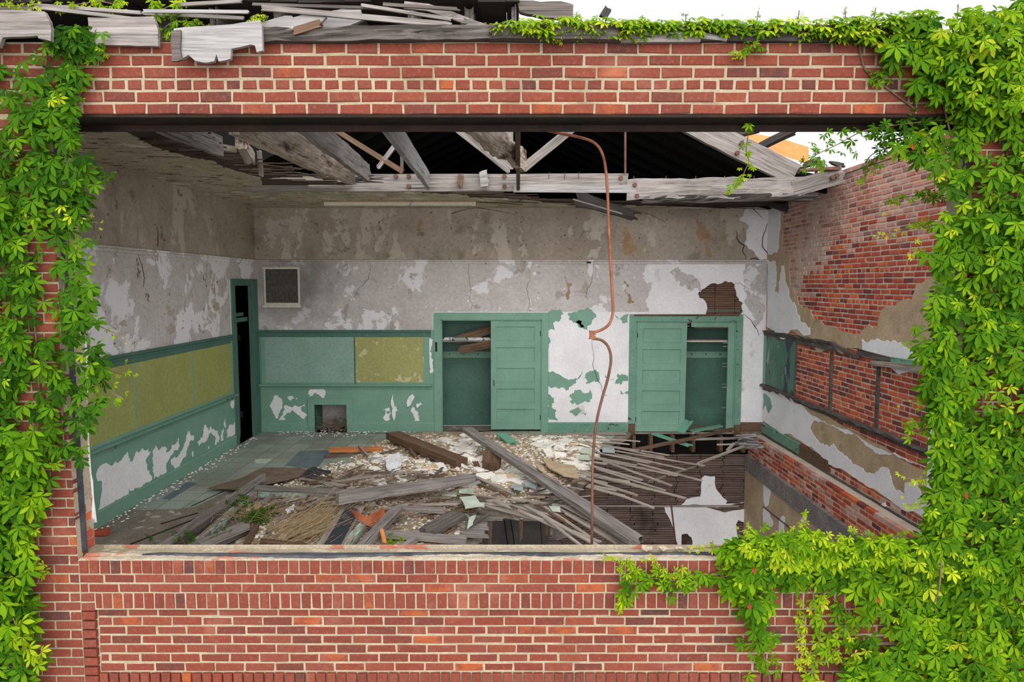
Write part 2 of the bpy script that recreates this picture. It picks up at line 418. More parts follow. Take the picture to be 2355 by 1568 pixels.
M['gray_wood'] = m_wood('weathered_gray_wood', S(82, 75, 70), S(154, 147, 144))
M['pale_wood'] = m_wood('bleached_wood', S(112, 108, 106), S(162, 159, 160))
M['dark_gray'] = m_wood('dark_weathered_wood', S(52, 46, 43), S(112, 104, 100))
M['plate_wood'] = m_wood('old_plate_wood', S(32, 28, 26), S(100, 93, 89))
M['brown_wood'] = m_wood('brown_wood', S(72, 54, 42), S(116, 92, 74))
M['lath_gray'] = m_wood('fallen_lath', S(108, 97, 89), S(180, 169, 158), grain=0.8)
M['rot_wood'] = m_wood('rotted_joist', S(112, 92, 78), S(192, 178, 164), rot=S(64, 44, 36))
M['char'] = m_wood('charred_wood', S(34, 30, 29), S(70, 64, 62))
M['orange_wood'] = m_wood('fresh_split_wood', S(150, 84, 44), S(206, 138, 84))
M['painted_wood'] = m_wood('flaking_green_trim', S(104, 90, 80), S(164, 152, 142), paint=(S(156, 192, 176), 0.52))
M['green_plank'] = m_wood('green_plank', S(92, 74, 62), S(140, 118, 100), paint=(S(104, 158, 134), 0.38))
M['attic'] = m_plain('attic_dark', S(13, 12, 12), 0.95)  # near-black colour standing in for the darkness of closed spaces
M['black'] = m_plain('tar_paper', S(54, 56, 62), 0.8, var=0.1)
M['metal_pale'] = m_plain('painted_metal', S(206, 200, 186), 0.5, var=0.05)
M['wire'] = m_plain('wire_mesh', S(150, 146, 140), 0.6)
M['lino_brown'] = m_mottle('lino_underside', S(104, 88, 76), S(132, 116, 102), 3, patches=[(S(186, 176, 160), 8, 0.66, 0.02)], bump=0.3)
M['copper'] = m_mottle('orange_clay', S(206, 122, 72), S(224, 146, 92), 2.5, patches=[(S(150, 86, 58), 3, 0.64, 0.08)], bump=0.2)
M['paper'] = m_mottle('old_newsprint', S(214, 214, 218), S(238, 238, 240), 3, patches=[(S(130, 130, 138), 22, 0.58, 0.05, (1, 4, 1))], bump=0.1, rnd=False)
M['chip_white'] = m_mottle('plaster_chip_white', S(226, 221, 212), S(240, 237, 231), 6, bump=0.3, rnd=True, fine=0.15)
M['chip_tan'] = m_mottle('plaster_chip_tan', S(196, 172, 138), S(218, 196, 164), 6, bump=0.4, rnd=True)
M['tile_pale'] = m_mottle('loose_tile', S(178, 190, 172), S(204, 213, 196), 4, bump=0.2, rnd=True)
M['tile_blue'] = m_mottle('loose_blue_tile', S(142, 154, 156), S(170, 180, 180), 4, bump=0.2, rnd=True)
M['straw'] = m_mottle('dry_straw', S(128, 108, 80), S(178, 154, 116), 20, bump=0.0, fine=0)
M['twig'] = m_mottle('dry_twig', S(112, 96, 82), S(150, 132, 114), 20, bump=0.0, fine=0)
M['soil'] = m_mottle('rubble_dust', S(146, 124, 100), S(196, 174, 146), 5, patches=[(S(224, 216, 202), 16, 0.53, 0.05), (S(84, 66, 54), 7, 0.60, 0.06)], bump=0.9, fine=0.4)
M['bare_floor'] = m_mottle('bare_floorboards', S(122, 112, 102), S(150, 140, 128), 2.5, stretch=(2, 0.6, 1), patches=[(S(186, 178, 164), 6, 0.60, 0.06), (S(92, 82, 74), 3, 0.60, 0.1)], bump=0.5, fine=0.4)
LEAF = [(0.0, S(20, 52, 6)), (0.25, S(42, 82, 7)), (0.5, S(71, 112, 6)), (0.75, S(112, 144, 9)), (1.0, S(164, 172, 34))]
M['leaf'] = m_leaf('creeper_leaf', LEAF)
M['leaf_red'] = m_plain('red_leaf', S(150, 62, 40), 0.7)
M['stem'] = m_plain('vine_stem', S(112, 92, 76), 0.8)

# square lino tiles
def m_tiles():
    t = NT('lino_tiles'); v = t.coord()
    bt = t.node('ShaderNodeTexBrick', {'Vector': v, 'Scale': 1.0, 'Mortar Size': 0.004, 'Brick Width': 0.305, 'Row Height': 0.305,
        'Color1': S(134, 144, 136), 'Color2': S(158, 168, 158), 'Mortar': S(74, 76, 70), 'Bias': 0.0})
    bt.offset = 0.0; bt.squash = 1.0
    dirt = t.ramp(t.noise(v, 1.6, 8, 0.65), [(0.45, 0.0), (0.68, 1.0)])
    col = t.mix(t.math('MULTIPLY', dirt, 0.6), bt.outputs[0], S(128, 116, 102))
    sp = t.ramp(t.noise(v, 26, 3, 0.6), [(0.66, 0.0), (0.70, 1.0)])
    col = t.mix(sp, col, S(212, 204, 190))
    t.color(col); t.bsdf.inputs['Roughness'].default_value = 0.55; t.bump(t.noise(v, 12, 4), 0.2, 0.006)
    return t.mat
M['tiles'] = m_tiles()
M['tile_dark'] = m_mottle('slate_blue_tile', S(92, 106, 112), S(112, 124, 128), 4, patches=[(S(170, 166, 156), 20, 0.68, 0.03)], bump=0.15, rough=0.5)

# ------------------------------------------------------------------ brickwork
BR = random.Random(7)
def brick_add(mb, mp, u0, w0, u1, w1, d0=0.005, d1=-0.09, mi=0, bev=0.005, jit=0.0022):
    if u1 - u0 < 0.02 or w1 - w0 < 0.02: return
    j = lambda s=1.0: BR.uniform(-jit, jit) * s
    c = [(u0 + j(), w0 + j()), (u1 + j(), w0 + j()), (u1 + j(), w1 + j()), (u0 + j(), w1 + j())]
    dd = d0 + BR.uniform(-0.003, 0.003)
    ins = [(bev, bev), (-bev, bev), (-bev, -bev), (bev, -bev)]
    v = [mp(a, b, d1) for a, b in c] + [mp(a, b, dd - bev * 0.8) for a, b in c] + [mp(a + i + j(), b + k + j(), dd) for (a, b), (i, k) in zip(c, ins)]
    fs = [(8, 9, 10, 11)]
    for i in range(4):
        k = (i + 1) % 4; fs += [(4 + i, 4 + k, 8 + k, 8 + i), (i, k, 4 + k, 4 + i)]
    a, b, c3 = Vector(v[8]), Vector(v[9]), Vector(v[10])
    if (b - a).cross(c3 - a).dot(Vector(mp(0, 0, 1)) - Vector(mp(0, 0, 0))) < 0: fs = [f[::-1] for f in fs]
    mb.add(v, fs, mi)

def course(mb, mp, u0, u1, w, h, L, joint, off, mi=0, ok=None, **kw):
    """one course of bricks L long from u0 to u1"""
    u = u0 - ((off % 1.0) * L); mi_f = mi if callable(mi) else (lambda a, b: mi)
    while u < u1:
        l = L * BR.uniform(0.985, 1.015)
        a, b = max(u + joint / 2, u0 + joint / 2), min(u + l - joint / 2, u1 - joint / 2)
        if b - a > 0.025 and (ok is None or ok((a + b) / 2, w + h / 2)):
            brick_add(mb, mp, a, w + joint / 2, b, w + h - joint / 2, mi=mi_f((a + b) / 2, w), **kw)
        u += l

fw = MB()
C = 0.0677; ST = 0.213; PX = 3.03; PI_X = 2.93
ZS = 0.765                                  # top of the sill brickwork
ZBM = 3.80                                  # underside of the beam bricks
# sill rowlock, two stretchers, a soldier course, the sunk panel
zz = ZS - 0.102
course(fw, mp_front, -PX, PX, zz, 0.102, 0.0735, 0.011, 0.0, d0=0.008)
for k in range(2):
    zz -= C; course(fw, mp_front, -PX, PX, zz, C, ST, 0.012, 0.5 * k + 0.2)
zz -= 0.118; course(fw, mp_front, -PI_X, PI_X, zz, 0.118, 0.0735, 0.011, 0.3, d0=0.005)
zp = zz
for k in range(7):
    zp -= C; course(fw, mp_front, -PI_X + 0.0, PI_X, zp, C, ST, 0.0125, 0.5 * (k % 2) + 0.03 * k, d0=-0.022)
course(fw, mp_front, -PI_X, PI_X, zp - 0.1, 0.1, 0.0735, 0.011, 0.1, d0=0.0)
for sx in (-1, 1):                          # brick-end strips that frame the sunk panel
    k = 0; z = zz + 0.118
    while z > -0.5:
        z -= C; a, b = sorted((sx * PX, sx * PI_X)); brick_add(fw, mp_front, a + 0.004, z + 0.006, b - 0.004, z + C - 0.006, d0=0.004)
    k = 0; z = ZBM - C                      # piers
    z = ZS - 0.102 - 2 * C - C * 16 
    while z < ZBM - 0.01:
        e = PX + 0.05 * max(0.0, (z - ZS) / 3.0) if z > ZS - 0.11 else PX
        w = ST
        course(fw, (lambda u, w, d, s=sx: (s * u, -d, w)), e, 4.3, z, min(C, ZBM - z), ST, 0.0125, (0.5 if k % 2 else 0.0) + 0.01 * k, d1=-0.12)
        z += C; k += 1
for k in range(6):                          # the beam over the opening
    hdr = k == 2
    course(fw, mp_front, -4.3, 4.3, ZBM + 0.078 * k, 0.078, 0.1085 if hdr else ST, 0.0145 if not hdr else 0.019, 0.37 * k + 0.1, jit=0.003, bev=0.006)
TB = 0.29
fw.box((-PX, 0.001, ZS - 0.362), (PX, TB - 0.02, ZS - 0.03), 1); fw.box((-PX + 0.002, 0.0018, ZS - 0.1), (PX - 0.002, 0.06, ZS - 0.006), 1)
fw.box((-PX, 0.026, -0.8), (PX, TB, ZS - 0.362), 1)
fw.box((-4.3, 0.001, ZBM + 0.010), (4.3, TB, ZBM + 0.468), 1)
for sx in (-1, 1):
    fw.box((sx * 4.3, 0.002, -0.8), (sx * (PX + 0.09), TB, ZBM + 0.012), 1)
    fw.box((sx * (PX + 0.001), 0.003, -0.8), (sx * (PX + 0.1), TB - 0.003, ZS - 0.001), 1)
for sx in (-1, 1):                          # mortar between the last bricks of the piers, leaning with the reveal
    a, b = PX + 0.005, PX + 0.056; q = []
    for y in (0.0035, 0.06): q += [(sx * a, y, ZS), (sx * (PX + 0.12), y, ZS), (sx * (PX + 0.12), y, ZBM), (sx * b, y, ZBM)]
    fw.add(q, [(0, 1, 2, 3), (4, 5, 6, 7), (0, 1, 5, 4), (1, 2, 6, 5), (2, 3, 7, 6), (3, 0, 4, 7)], 1)
wall_front = struct(fw.build('wall_front', [M['brick'], M['mortar']]), 'red brick front wall round the wide open window hole')

# left and right reveals: torn brick ends and a strip of white plaster at the inner edge
rv = MB()
for sx in (-1, 1):
    z = ZS; k = 0
    while z < ZBM - 0.05:
        x = sx * (PX + 0.05 * (z - ZS) / 3 + BR.uniform(0.0, 0.02))
        if BR.random() < 0.85:
            y0 = 0.125; y1 = BR.uniform(0.2, 0.27); rv.box((x + sx * 0.05, y0, z + 0.006), (x + sx * 0.09 + sx * 0.02, y1, z + C - 0.006), 0)
        z += C; k += 1
    rv.box((sx * (PX + 0.06), 0.1, ZS), (sx * (PX + 0.11), TB - 0.002, ZBM), 1)
rv.build('brick_reveal', [M['old_brick'], M['concrete']], wall_front)
zt = ZS + 0.16
for sx in (-1, 1):
    pts = ragged([(0.262, zt + 0.05), (0.30, zt), (0.302, ZBM - 0.05), (0.262, ZBM - 0.05)], 0.02, 4, 5 + sx)
    sheet('plaster_edge', [pts], lambda u, w, d, s=sx: (s * (PX + 0.042 + 0.05 * (w - ZS) / 3 + d), u, w), 0.0, 0.05, M['white'], wall_front)
    tb = MB(); tb.box((sx * (PX + 0.003), 0.05, ZS + 0.03), (sx * (PX + 0.065), 0.115, ZBM - 0.02))
    for v_i, p in enumerate(tb.v): tb.v[v_i] = (p[0] + sx * 0.05 * (p[2] - ZS) / 3, p[1], p[2])
    tb.build('tar_strip', M['tar'], wall_front)

# sill bed: broken mortar sloping inwards, a dark caulk line along it
def sill():
    mb = MB(); nx, ny = 150, 10; r = random.Random(3); vs = []; fs = []
    for i in range(nx + 1):
        x = -PX + 2 * PX * i / nx
        for j in range(ny + 1):
            y = -0.003 + (TB + 0.003) * j / ny
            z = ZS + 0.012 - 0.045 * (j / ny) + r.uniform(-0.004, 0.004) + (0.014 if 3 <= j <= 4 else 0.0)
            if j >= 6: z += 0.018 * math.sin(x * 9 + j) * r.random() - 0.01
            if j == 0: z -= 0.010
            vs.append((x, y, z))
    for i in range(nx):
        for j in range(ny):
            a = i * (ny + 1) + j; fs.append((a, a + ny + 1, a + ny + 2, a + 1))
    b = len(vs); vs += [(p[0], p[1], ZS - 0.004) for p in vs[:]]
    for i in range(nx):
        a = i * (ny + 1); fs.append((a, b + a, b + a + ny + 1, a + ny + 1)); a += ny; fs.append((a, a + ny + 1, b + a + ny + 1, b + a))
    mb.add(vs, fs); return mb
o = sill().build('sill', M['concrete'], wall_front)
cl = [(-2.62, 0.085), (-1.0, 0.088), (1.0, 0.09), (2.9, 0.088)]
tp = ragged([(-2.62, 0.066), (-0.5, 0.075), (0.9, 0.07), (2.9, 0.07), (2.9, 0.108), (0.8, 0.104), (-0.6, 0.108), (-2.5, 0.1)], 0.012, 5, 11)
sheet('caulk_line', [tp], lambda u, w, d: (u, w, ZS + 0.028 - 0.04 * (w / TB) + d), 0.0, -0.03, M['tar'], o)
lt = MB()
lt.box((-PX - 0.1, 0.006, ZBM - 0.006), (4.0, TB - 0.02, ZBM + 0.006))
lt.box((-PX - 0.1, 0.006, ZBM - 0.012), (4.0, 0.02, ZBM - 0.004)); lt.box((-PX - 0.1, TB - 0.035, ZBM - 0.05), (4.0, TB - 0.02, ZBM - 0.004))
struct(lt.build('lintel', M['steel']), 'rust-dark steel lintel under the brick beam')

# ------------------------------------------------------------------ room shell
ZCAP, ZLED, ZPIC = 1.87, 0.85, 3.10
ox = lambda px, py=860: P(px, py, y=YB).x
oz = lambda py, px=1177: P(px, py, y=YB).z
c1a, c1b = ox(1015), ox(1246); c2a, c2b = ox(1462), ox(1690)
zo1, zo2 = oz(735), oz(739)
nia, nib, niz = ox(722), ox(796), oz(930)
vna, vnb, vnz0, vnz1 = ox(616), ox(692), oz(700), oz(618)
lh = ragged(B2([(1605, 676), (1622, 662), (1640, 651), (1668, 646), (1690, 653), (1694, 680), (1700, 692), (1709, 696), (1705, 722), (1623, 722), (1621, 691), (1608, 684)]), 0.09, 2, 4)
holes = [rect(c1a, 0.0, c1b, zo1), rect(c2a, 0.0, c2b, zo2), rect(nia, 0.0, nib, niz), rect(vna, vnz0, vnb, vnz1)]
holes_in = lambda eps: [rect(a[0][0] - eps, a[0][1] - eps, a[2][0] + eps, a[2][1] + eps) for a in holes]
outer = [(XL - 0.2, 0.0), (c1a, 0.0), (c1a, zo1), (c1b, zo1), (c1b, 0.0), (c2a, 0.0), (c2a, zo2), (c2b, zo2), (c2b, 0.0), (XR + 0.3, 0.0), (XR + 0.3, ZC + 0.02), (XL - 0.2, ZC + 0.02)]
outer[0:1] = [(XL - 0.2, 0.0), (nia, 0.0), (nia, niz), (nib, niz), (nib, 0.0)]
wall_back = struct(sheet('wall_back', [outer, rect(vna, vnz0, vnb, vnz1), lh], mp_back, 0.0, -0.03, M['white']), 'peeling back wall of the classroom')
# wooden laths behind the hole in the plaster
mb = MB(); z = 1.9
r = random.Random(8)
while z < 2.75:
    for seg in range(3):
        a = 3.3 + seg * 0.36; mb.box((a + r.uniform(0, .01), YB + 0.031 + r.uniform(0, .006), z), (a + 0.355, YB + 0.045, z + r.uniform(0.029, 0.034)))
    z += 0.040
mb.box((3.1, YB + 0.08, 1.9), (XR, YB + 0.1, 2.8), 1)  # black sheet added behind the laths to keep their gaps dark
mb.build('lath', [M['lath'], M['attic']], wall_back)

def paint(name, pts, mat, parent, mpf, d=0.003, amp=0.1, it=3, seed=1, holes=(), dd=None):
    return sheet(name, [ragged(pts, amp, it, seed)] + list(holes), mpf, d, dd if dd is not None else 0.0005 - 0.002, mat, parent)

# colour coats on the back wall (the wall itself is bare white plaster)
up = rect(XL, ZPIC, ox(1768), ZC)
upo = [(XL, ZPIC), (ox(1742), ZPIC)] + ragged(B2([(1742, 590), (1712, 560), (1722, 520), (1700, 505), (1712, 482)]), 0.12, 3, 2, False) + [(ox(1712), ZC), (XL, ZC)]
sheet('grey_coat', [upo], mp_back, 0.003, -0.001, M['upper'], wall_back)
e = ragged(B2([(1490, 606), (1478, 640), (1500, 650), (1484, 690), (1492, 718)]), 0.15, 3, 5, False)
lo = [(XL, ZCAP), (XL, ZPIC)] + e + [(e[-1][0] - 0.02, 2.195), (-1.43, 2.195), (-1.43, ZCAP)]
sheet('grey_coat', [lo, rect(vna - 0.02, vnz0 - 0.02, vnb + 0.02, vnz1 + 0.02)], mp_back, 0.003, -0.001, M['lower'], wall_back)
paint('grey_coat', B2([(1560, 612), (1600, 640), (1612, 672), (1590, 670), (1560, 645), (1540, 625)]), M['lower'], wall_back, mp_back, 0.003, 0.2, 4, 9)
paint('grey_coat', B2([(1715, 606), (1764, 606), (1762, 700), (1735, 760), (1716, 700), (1712, 650)]), M['lower'], wall_back, mp_back, 0.003, 0.12, 4, 10)
# brown and white streaks where water ran down
for k, (pts, mt) in enumerate([
    ([(1357, 490), (1392, 492), (1385, 560), (1372, 592), (1340, 590), (1352, 540)], 'streak'), ([(1436, 520), (1449, 528), (1446, 585), (1436, 588), (1434, 560)], 'stain'),
    ([(1597, 500), (1606, 505), (1632, 570), (1638, 590), (1626, 590), (1604, 545)], 'stain'), ([(1436, 645), (1446, 655), (1452, 690), (1458, 702), (1446, 698), (1438, 672)], 'stain'),
    ([(1195, 520), (1210, 530), (1222, 590), (1200, 592), (1205, 560)], 'streak'), ([(843, 545), (850, 560), (856, 592), (838, 593)], 'streak'),
    ([(1125, 520), (1150, 515), (1155, 530), (1140, 560), (1136, 590), (1124, 590), (1130, 548)], 'streak'), ([(612, 520), (640, 508), (690, 505), (692, 518), (655, 520), (630, 540), (622, 580), (612, 560)], 'streak'),
    ([(690, 520), (700, 530), (690, 560), (682, 592), (676, 590), (684, 550)], 'streak'), ([(1300, 635), (1308, 650), (1306, 690), (1298, 680)], 'stain'), ([(960, 520), (968, 500), (972, 512), (962, 545)], 'stain')]):
    paint('water_streak', B2(pts), M[mt], wall_back, mp_back, 0.005, 0.22, 4, 30 + k)

# green wainscot paint, with bare patches where it has come away
gl = MB()
gr = [(XL, 0.0), (ox(998), 0.0), (ox(998), ZCAP), (XL, ZCAP)]
bare = [[(622, 930), (632, 908), (645, 915), (650, 935), (640, 962), (628, 950)], [(654, 932), (702, 924), (700, 964), (640, 966)], [(712, 897), (748, 897), (746, 914), (712, 912)], [(660, 915), (672, 910), (684, 918), (668, 922)],
        [(884, 955), (890, 945), (900, 948), (896, 966), (884, 966)], [(950, 935), (958, 945), (968, 968), (952, 968), (948, 950)], [(988, 778), (998, 780), (998, 850), (990, 858), (987, 830)], [(934, 926), (946, 922), (940, 932)], [(880, 943), (896, 938), (892, 952)], [(902, 935), (918, 944), (908, 950)]]
bl = [ragged(B2(b), 0.17, 4, 50 + i) for i, b in enumerate(bare)]
nih = [(nia, 0.0), (nib, 0.0), (nib, niz), (nia, niz)]
gro = [(XL, 0.0), (nia, 0.0), (nia, niz), (nib, niz), (nib, 0.0), (ox(1000), 0.0), (ox(998), ZCAP), (XL, ZCAP)]
sheet('green_coat', [gro] + bl, mp_back, 0.004, -0.001, M['green'], wall_back)
for k, pts in enumerate([[(905, 905), (909, 940), (906, 968), (903, 940)], [(940, 912), (950, 905), (954, 912), (938, 935), (935, 925)], [(958, 928), (968, 922), (972, 930), (960, 938)]]):   # curled flakes of paint
    q = B2(pts); sheet('paint_curl', [ragged(q, 0.1, 2, 70 + k)], lambda u, w, d: (u, YB - 0.012 - d - 0.02 * abs(math.sin(w * 30)), w), 0.004, 0.0, M['white'], wall_back)
mid = [[(1258, 722), (1296, 722), (1272, 745), (1262, 800), (1258, 800)], [(1305, 722), (1370, 722), (1366, 732), (1308, 733)], [(1414, 722), (1446, 722), (1444, 742), (1428, 736)],
       [(1258, 853), (1338, 853), (1330, 872), (1318, 884), (1258, 886)], [(1348, 858), (1372, 852), (1376, 884), (1350, 884)], [(1392, 860), (1412, 870), (1398, 878)], [(1418, 864), (1445, 864), (1445, 872), (1420, 884), (1414, 882)],
       [(1310, 910), (1336, 896), (1345, 905), (1358, 895), (1364, 905), (1355, 925), (1330, 930), (1312, 925)], [(1258, 905), (1274, 915), (1276, 950), (1282, 970), (1258, 972)], [(1310, 946), (1328, 938), (1338, 944), (1330, 952), (1312, 950)], [(1427, 898), (1445, 898), (1444, 906), (1430, 908)], [(1322, 740), (1338, 738), (1334, 755)], [(1340, 950), (1350, 948), (1346, 958)]]
for k, pts in enumerate(mid): paint('green_coat', B2(pts), M['green'], wall_back, mp_back, 0.004, 0.2, 4, 90 + k)
# cracks
ck = MB()
def crack(pts, mpf, w=0.008, d=0.0045, seed=0, jag=0.09):
    q = ragged(pts, jag, 3, seed, False); n = len(q)
    for i in range(n - 1):
        a = Vector(mpf(q[i][0], q[i][1], d)); b = Vector(mpf(q[i+1][0], q[i+1][1], d)); f = 1 - 0.6 * abs(2 * i / n - 1)
        ck.bar(a, b, w * f, 0.003, up=Vector(mpf(0, 0, 1)) - Vector(mpf(0, 0, 0)))
for k, (pts, w) in enumerate([([(1692, 530), (1697, 552), (1712, 565), (1715, 598)], 0.02), ([(1715, 598), (1766, 598)], 0.02), ([(855, 605), (848, 640), (820, 675)], 0.008), ([(1080, 605), (1082, 660), (1079, 715)], 0.006), ([(1214, 600), (1212, 660), (1212, 718)], 0.006),
     ([(1366, 605), (1360, 650), (1352, 690)], 0.007), ([(1362, 780), (1365, 830), (1380, 880), (1395, 910)], 0.008), ([(1710, 722), (1735, 750), (1745, 772)], 0.012), ([(1690, 651), (1706, 655), (1716, 660)], 0.006), ([(800, 605), (798, 625)], 0.006), ([(1766, 480), (1768, 600), (1762, 750)], 0.018)]):
    crack(B2(pts), mp_back, w, 0.0045, k)
ck.build('crack', M['crack'], wall_back)

# left wall, with the doorway near the far corner
dya, dyb, dz = P(541, 800, x=XL).y, P(574, 800, x=XL).y, P(541, 657, x=XL).z
wall_left = struct(sheet('wall_left', [[(0.28, 0.0), (dya, 0.0), (dya, dz), (dyb, dz), (dyb, 0.0), (YB + 0.1, 0.0), (YB + 0.1, ZC + 0.5), (0.28, ZC + 0.5)]], mp_left, 0.0, -0.2, M['white']), 'left wall with green wainscot and a long olive chalkboard')
lu = [(0.3, ZCAP), (dya - 0.16, ZCAP), (dya - 0.16, dz + 0.1), (YB, dz + 0.1), (YB, ZPIC), (0.3, ZPIC)]
sheet('grey_coat', [lu], mp_left, 0.003, -0.001, M['left_upper'], wall_left)
sheet('grey_coat', [[(0.3, ZPIC), (YB, ZPIC), (YB, ZC), (0.3, ZC)]], mp_left, 0.003, -0.001, M['upper'], wall_left)
lb = [[(224, 1078), (246, 1064), (257, 1071), (279, 1058), (293, 1038), (297, 1053), (306, 1056), (322, 1038), (342, 1029), (346, 1040), (335, 1056), (338, 1078), (350, 1102), (329, 1114), (315, 1123), (279, 1149), (262, 1154), (224, 1174)], [(350, 1056), (358, 1024), (373, 1027), (382, 1040), (400, 1024), (409, 1006), (413, 1024), (409, 1035), (398, 1042), (390, 1055), (382, 1064), (384, 1082), (373, 1093), (353, 1102), (351, 1078)], [(392, 1056), (410, 1048), (419, 1033), (422, 1020), (427, 1002), (436, 991), (446, 1002), (445, 1011), (436, 1015), (431, 1029), (427, 1051), (418, 1062), (400, 1078), (394, 1069)], [(454, 1015), (465, 1006), (469, 977), (485, 980), (500, 989), (504, 1020), (494, 1024), (491, 1002), (480, 1000), (474, 1015), (458, 1027)], [(521, 989), (534, 973), (545, 968), (546, 993), (534, 1002), (521, 1009)], [(509, 989), (514, 982), (514, 1015), (507, 1018)], [(516, 966), (518, 962), (520, 982), (516, 982)], [(529, 777), (536, 774), (538, 846), (532, 861), (529, 828)], [(529, 931), (538, 917), (545, 915), (538, 931), (538, 939), (532, 939)], [(440, 1038), (446, 1036), (445, 1049), (441, 1047)], [(478, 1027), (481, 1024), (481, 1033), (478, 1033)]]
lbl = [ragged(L2(b), 0.16, 4, 150 + i) for i, b in enumerate(lb)]
sheet('green_coat', [[(0.3, 0.0), (dya - 0.1, 0.0), (dya - 0.1, ZCAP), (0.3, ZCAP)]] + lbl, mp_left, 0.004, -0.001, M['green'], wall_left)
ck = MB(); crack(L2([(318, 575), (326, 610), (332, 640), (328, 660)]), mp_left, 0.012, 0.0045, 61); crack(L2([(360, 520), (362, 568)]), mp_left, 0.02, 0.0045, 62, 0.03)
ck.build('crack', M['crack'], wall_left)

# right wall: bricks, with what is left of its plaster
rw = MB()
def course_r(z, k, y0=1.9, y1=YB, x=None):
    hdr = k % 6 == 3
    course(rw, mp_right if z > -0.04 else (lambda u, w, d: (XFOOT - d, u, w)), y0, y1, z, C, 0.11 if hdr else ST, 0.016, 0.5 * (k % 2) + 0.13 * (k % 5), mi=lambda u, w: 3 if (w < 0 and BR.random() < 0.4) or w > 1.9 and w > 3.25 - max(0.0, u - 4.9) * 0.62 + BR.uniform(-0.3, 0.3) else 0, d0=0.004, d1=-0.06, jit=0.004, bev=0.007)
XFOOT = 4.32
k = 0; z = -0.62
while z < 4.2: course_r(z, k); z += C; k += 1
rw.box((XR + 0.003, 0.29, -0.8), (XR + 0.3, YB + 0.3, 4.2), 1); rw.box((XFOOT + 0.003, 0.4, -0.8), (XR + 0.01, YB, -0.045), 1)
y = 0.3
while y < YB + 0.2: brick_add(rw, lambda u, w, d: (XR + 0.15 - d, u, w), y, 4.2, y + 0.2, 4.26, d0=0.17, d1=-0.15, mi=3); y += 0.21
wall_right = struct(rw.build('wall_right', [M['old_brick'], M['old_mortar'], M['mortar'], M['pale_brick']]), 'right wall of bare brick with torn plaster')
def rsh(name, px, mat, d, seed, amp=0.1, it=3, holes=(), dd=None):
    return sheet(name, [ragged(R2(px), amp, it, seed)] + [ragged(R2(h), amp * 2.5, it, seed + 7) for h in holes], mp_right, d, dd if dd is not None else -0.004, M[mat], wall_right)
rsh('brown_plaster', [(1766, 470), (1800, 472), (1803, 500), (1799, 580), (1818, 590), (1819, 655), (1838, 702), (1870, 725), (1905, 748), (1955, 765), (1985, 762), (2000, 745), (2018, 755), (2030, 712), (2062, 702), (2100, 690), (2112, 652), (2160, 630), (2260, 640), (2260, 880), (2145, 838), (1990, 806), (1915, 800), (1850, 778), (1766, 757)], 'tan', 0.016, 201, 0.08)
rsh('white_plaster', [(1766, 480), (1795, 478), (1798, 520), (1794, 570), (1788, 582), (1766, 575)], 'white', 0.021, 202)
rsh('white_plaster', [(1766, 597), (1784, 600), (1787, 640), (1784, 670), (1793, 676), (1799, 612), (1806, 610), (1812, 655), (1822, 690), (1833, 702), (1846, 742), (1866, 754), (1866, 770), (1766, 752)], 'white', 0.021, 203)
rsh('white_plaster', [(1985, 780), (2020, 778), (2062, 783), (2090, 800), (2130, 808), (2200, 830), (2200, 850), (2140, 836), (1988, 804)], 'white', 0.022, 204)
rsh('brown_plaster', [(1757, 895), (1850, 932), (1950, 985), (2050, 1038), (2160, 1090), (2260, 1130), (2260, 1270), (2130, 1195), (2040, 1145), (1950, 1088), (1850, 1020), (1757, 968)], 'tan', 0.016, 205, 0.015)
rsh('white_plaster', [(1757, 897), (1850, 934), (1950, 987), (2050, 1042), (2160, 1094), (2255, 1140), (2255, 1265), (2130, 1192), (2040, 1142), (1950, 1085), (1850, 1018), (1757, 966)], 'white', 0.022, 206, 0.035, 4,
    holes=[[(1866, 985), (1872, 970), (1900, 968), (1935, 990), (1962, 1000), (2008, 1032), (2060, 1040), (2110, 1068), (2165, 1098), (2200, 1150), (2190, 1180), (2150, 1150), (2135, 1160), (2110, 1110), (2085, 1110), (2085, 1135), (2062, 1125), (2048, 1080), (2030, 1075), (2015, 1090), (1985, 1075), (1950, 1048), (1920, 1020), (1880, 1008)]])
rsh('green_flake', [(1758, 905), (1768, 910), (1779, 935), (1770, 950), (1764, 930), (1758, 945)], 'green', 0.026, 207)
rsh('white_plaster', [(2028, 1160), (2036, 1156), (2040, 1168), (2034, 1176)], 'white', 0.02, 208)

# lower storey seen through the broken floor
ZL = -0.36
mb = MB(); r = random.Random(12); z = -3.2; k = 0
while z < ZL - 0.05:
    a = -1.6
    while a < XR:
        l = 0.41 + r.uniform(-0.01, 0.01); h = r.uniform(0.030, 0.036)
        mb.box((a, YB - r.uniform(0.0, 0.008), z + r.uniform(-.003, .003)), (a + l, YB + 0.02, z + h)); a += l + r.uniform(0.003, 0.02)
    z += 0.043
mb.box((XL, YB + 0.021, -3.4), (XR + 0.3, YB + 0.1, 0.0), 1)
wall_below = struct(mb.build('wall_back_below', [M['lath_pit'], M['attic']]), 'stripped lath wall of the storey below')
bw = lambda name, px, mat, d, seed, amp=0.09: sheet(name, [ragged(B2(px), amp, 3, seed)], mp_back, d, -0.004, M[mat], wall_below)
bw('plaster_patch', [(1613, 1100), (1620, 1093), (1643, 1094), (1646, 1122), (1672, 1152), (1668, 1158), (1706, 1156), (1745, 1158), (1745, 1163), (1566, 1162), (1580, 1146), (1610, 1142)], 'white', 0.014, 301, 0.06)
bw('plaster_patch', [(1527, 1166), (1745, 1164), (1748, 1196), (1738, 1190), (1732, 1200), (1720, 1190), (1710, 1200), (1698, 1195), (1692, 1205), (1698, 1240), (1682, 1242), (1680, 1300), (1580, 1300), (1556, 1245), (1538, 1190)], 'white', 0.014, 302, 0.05)
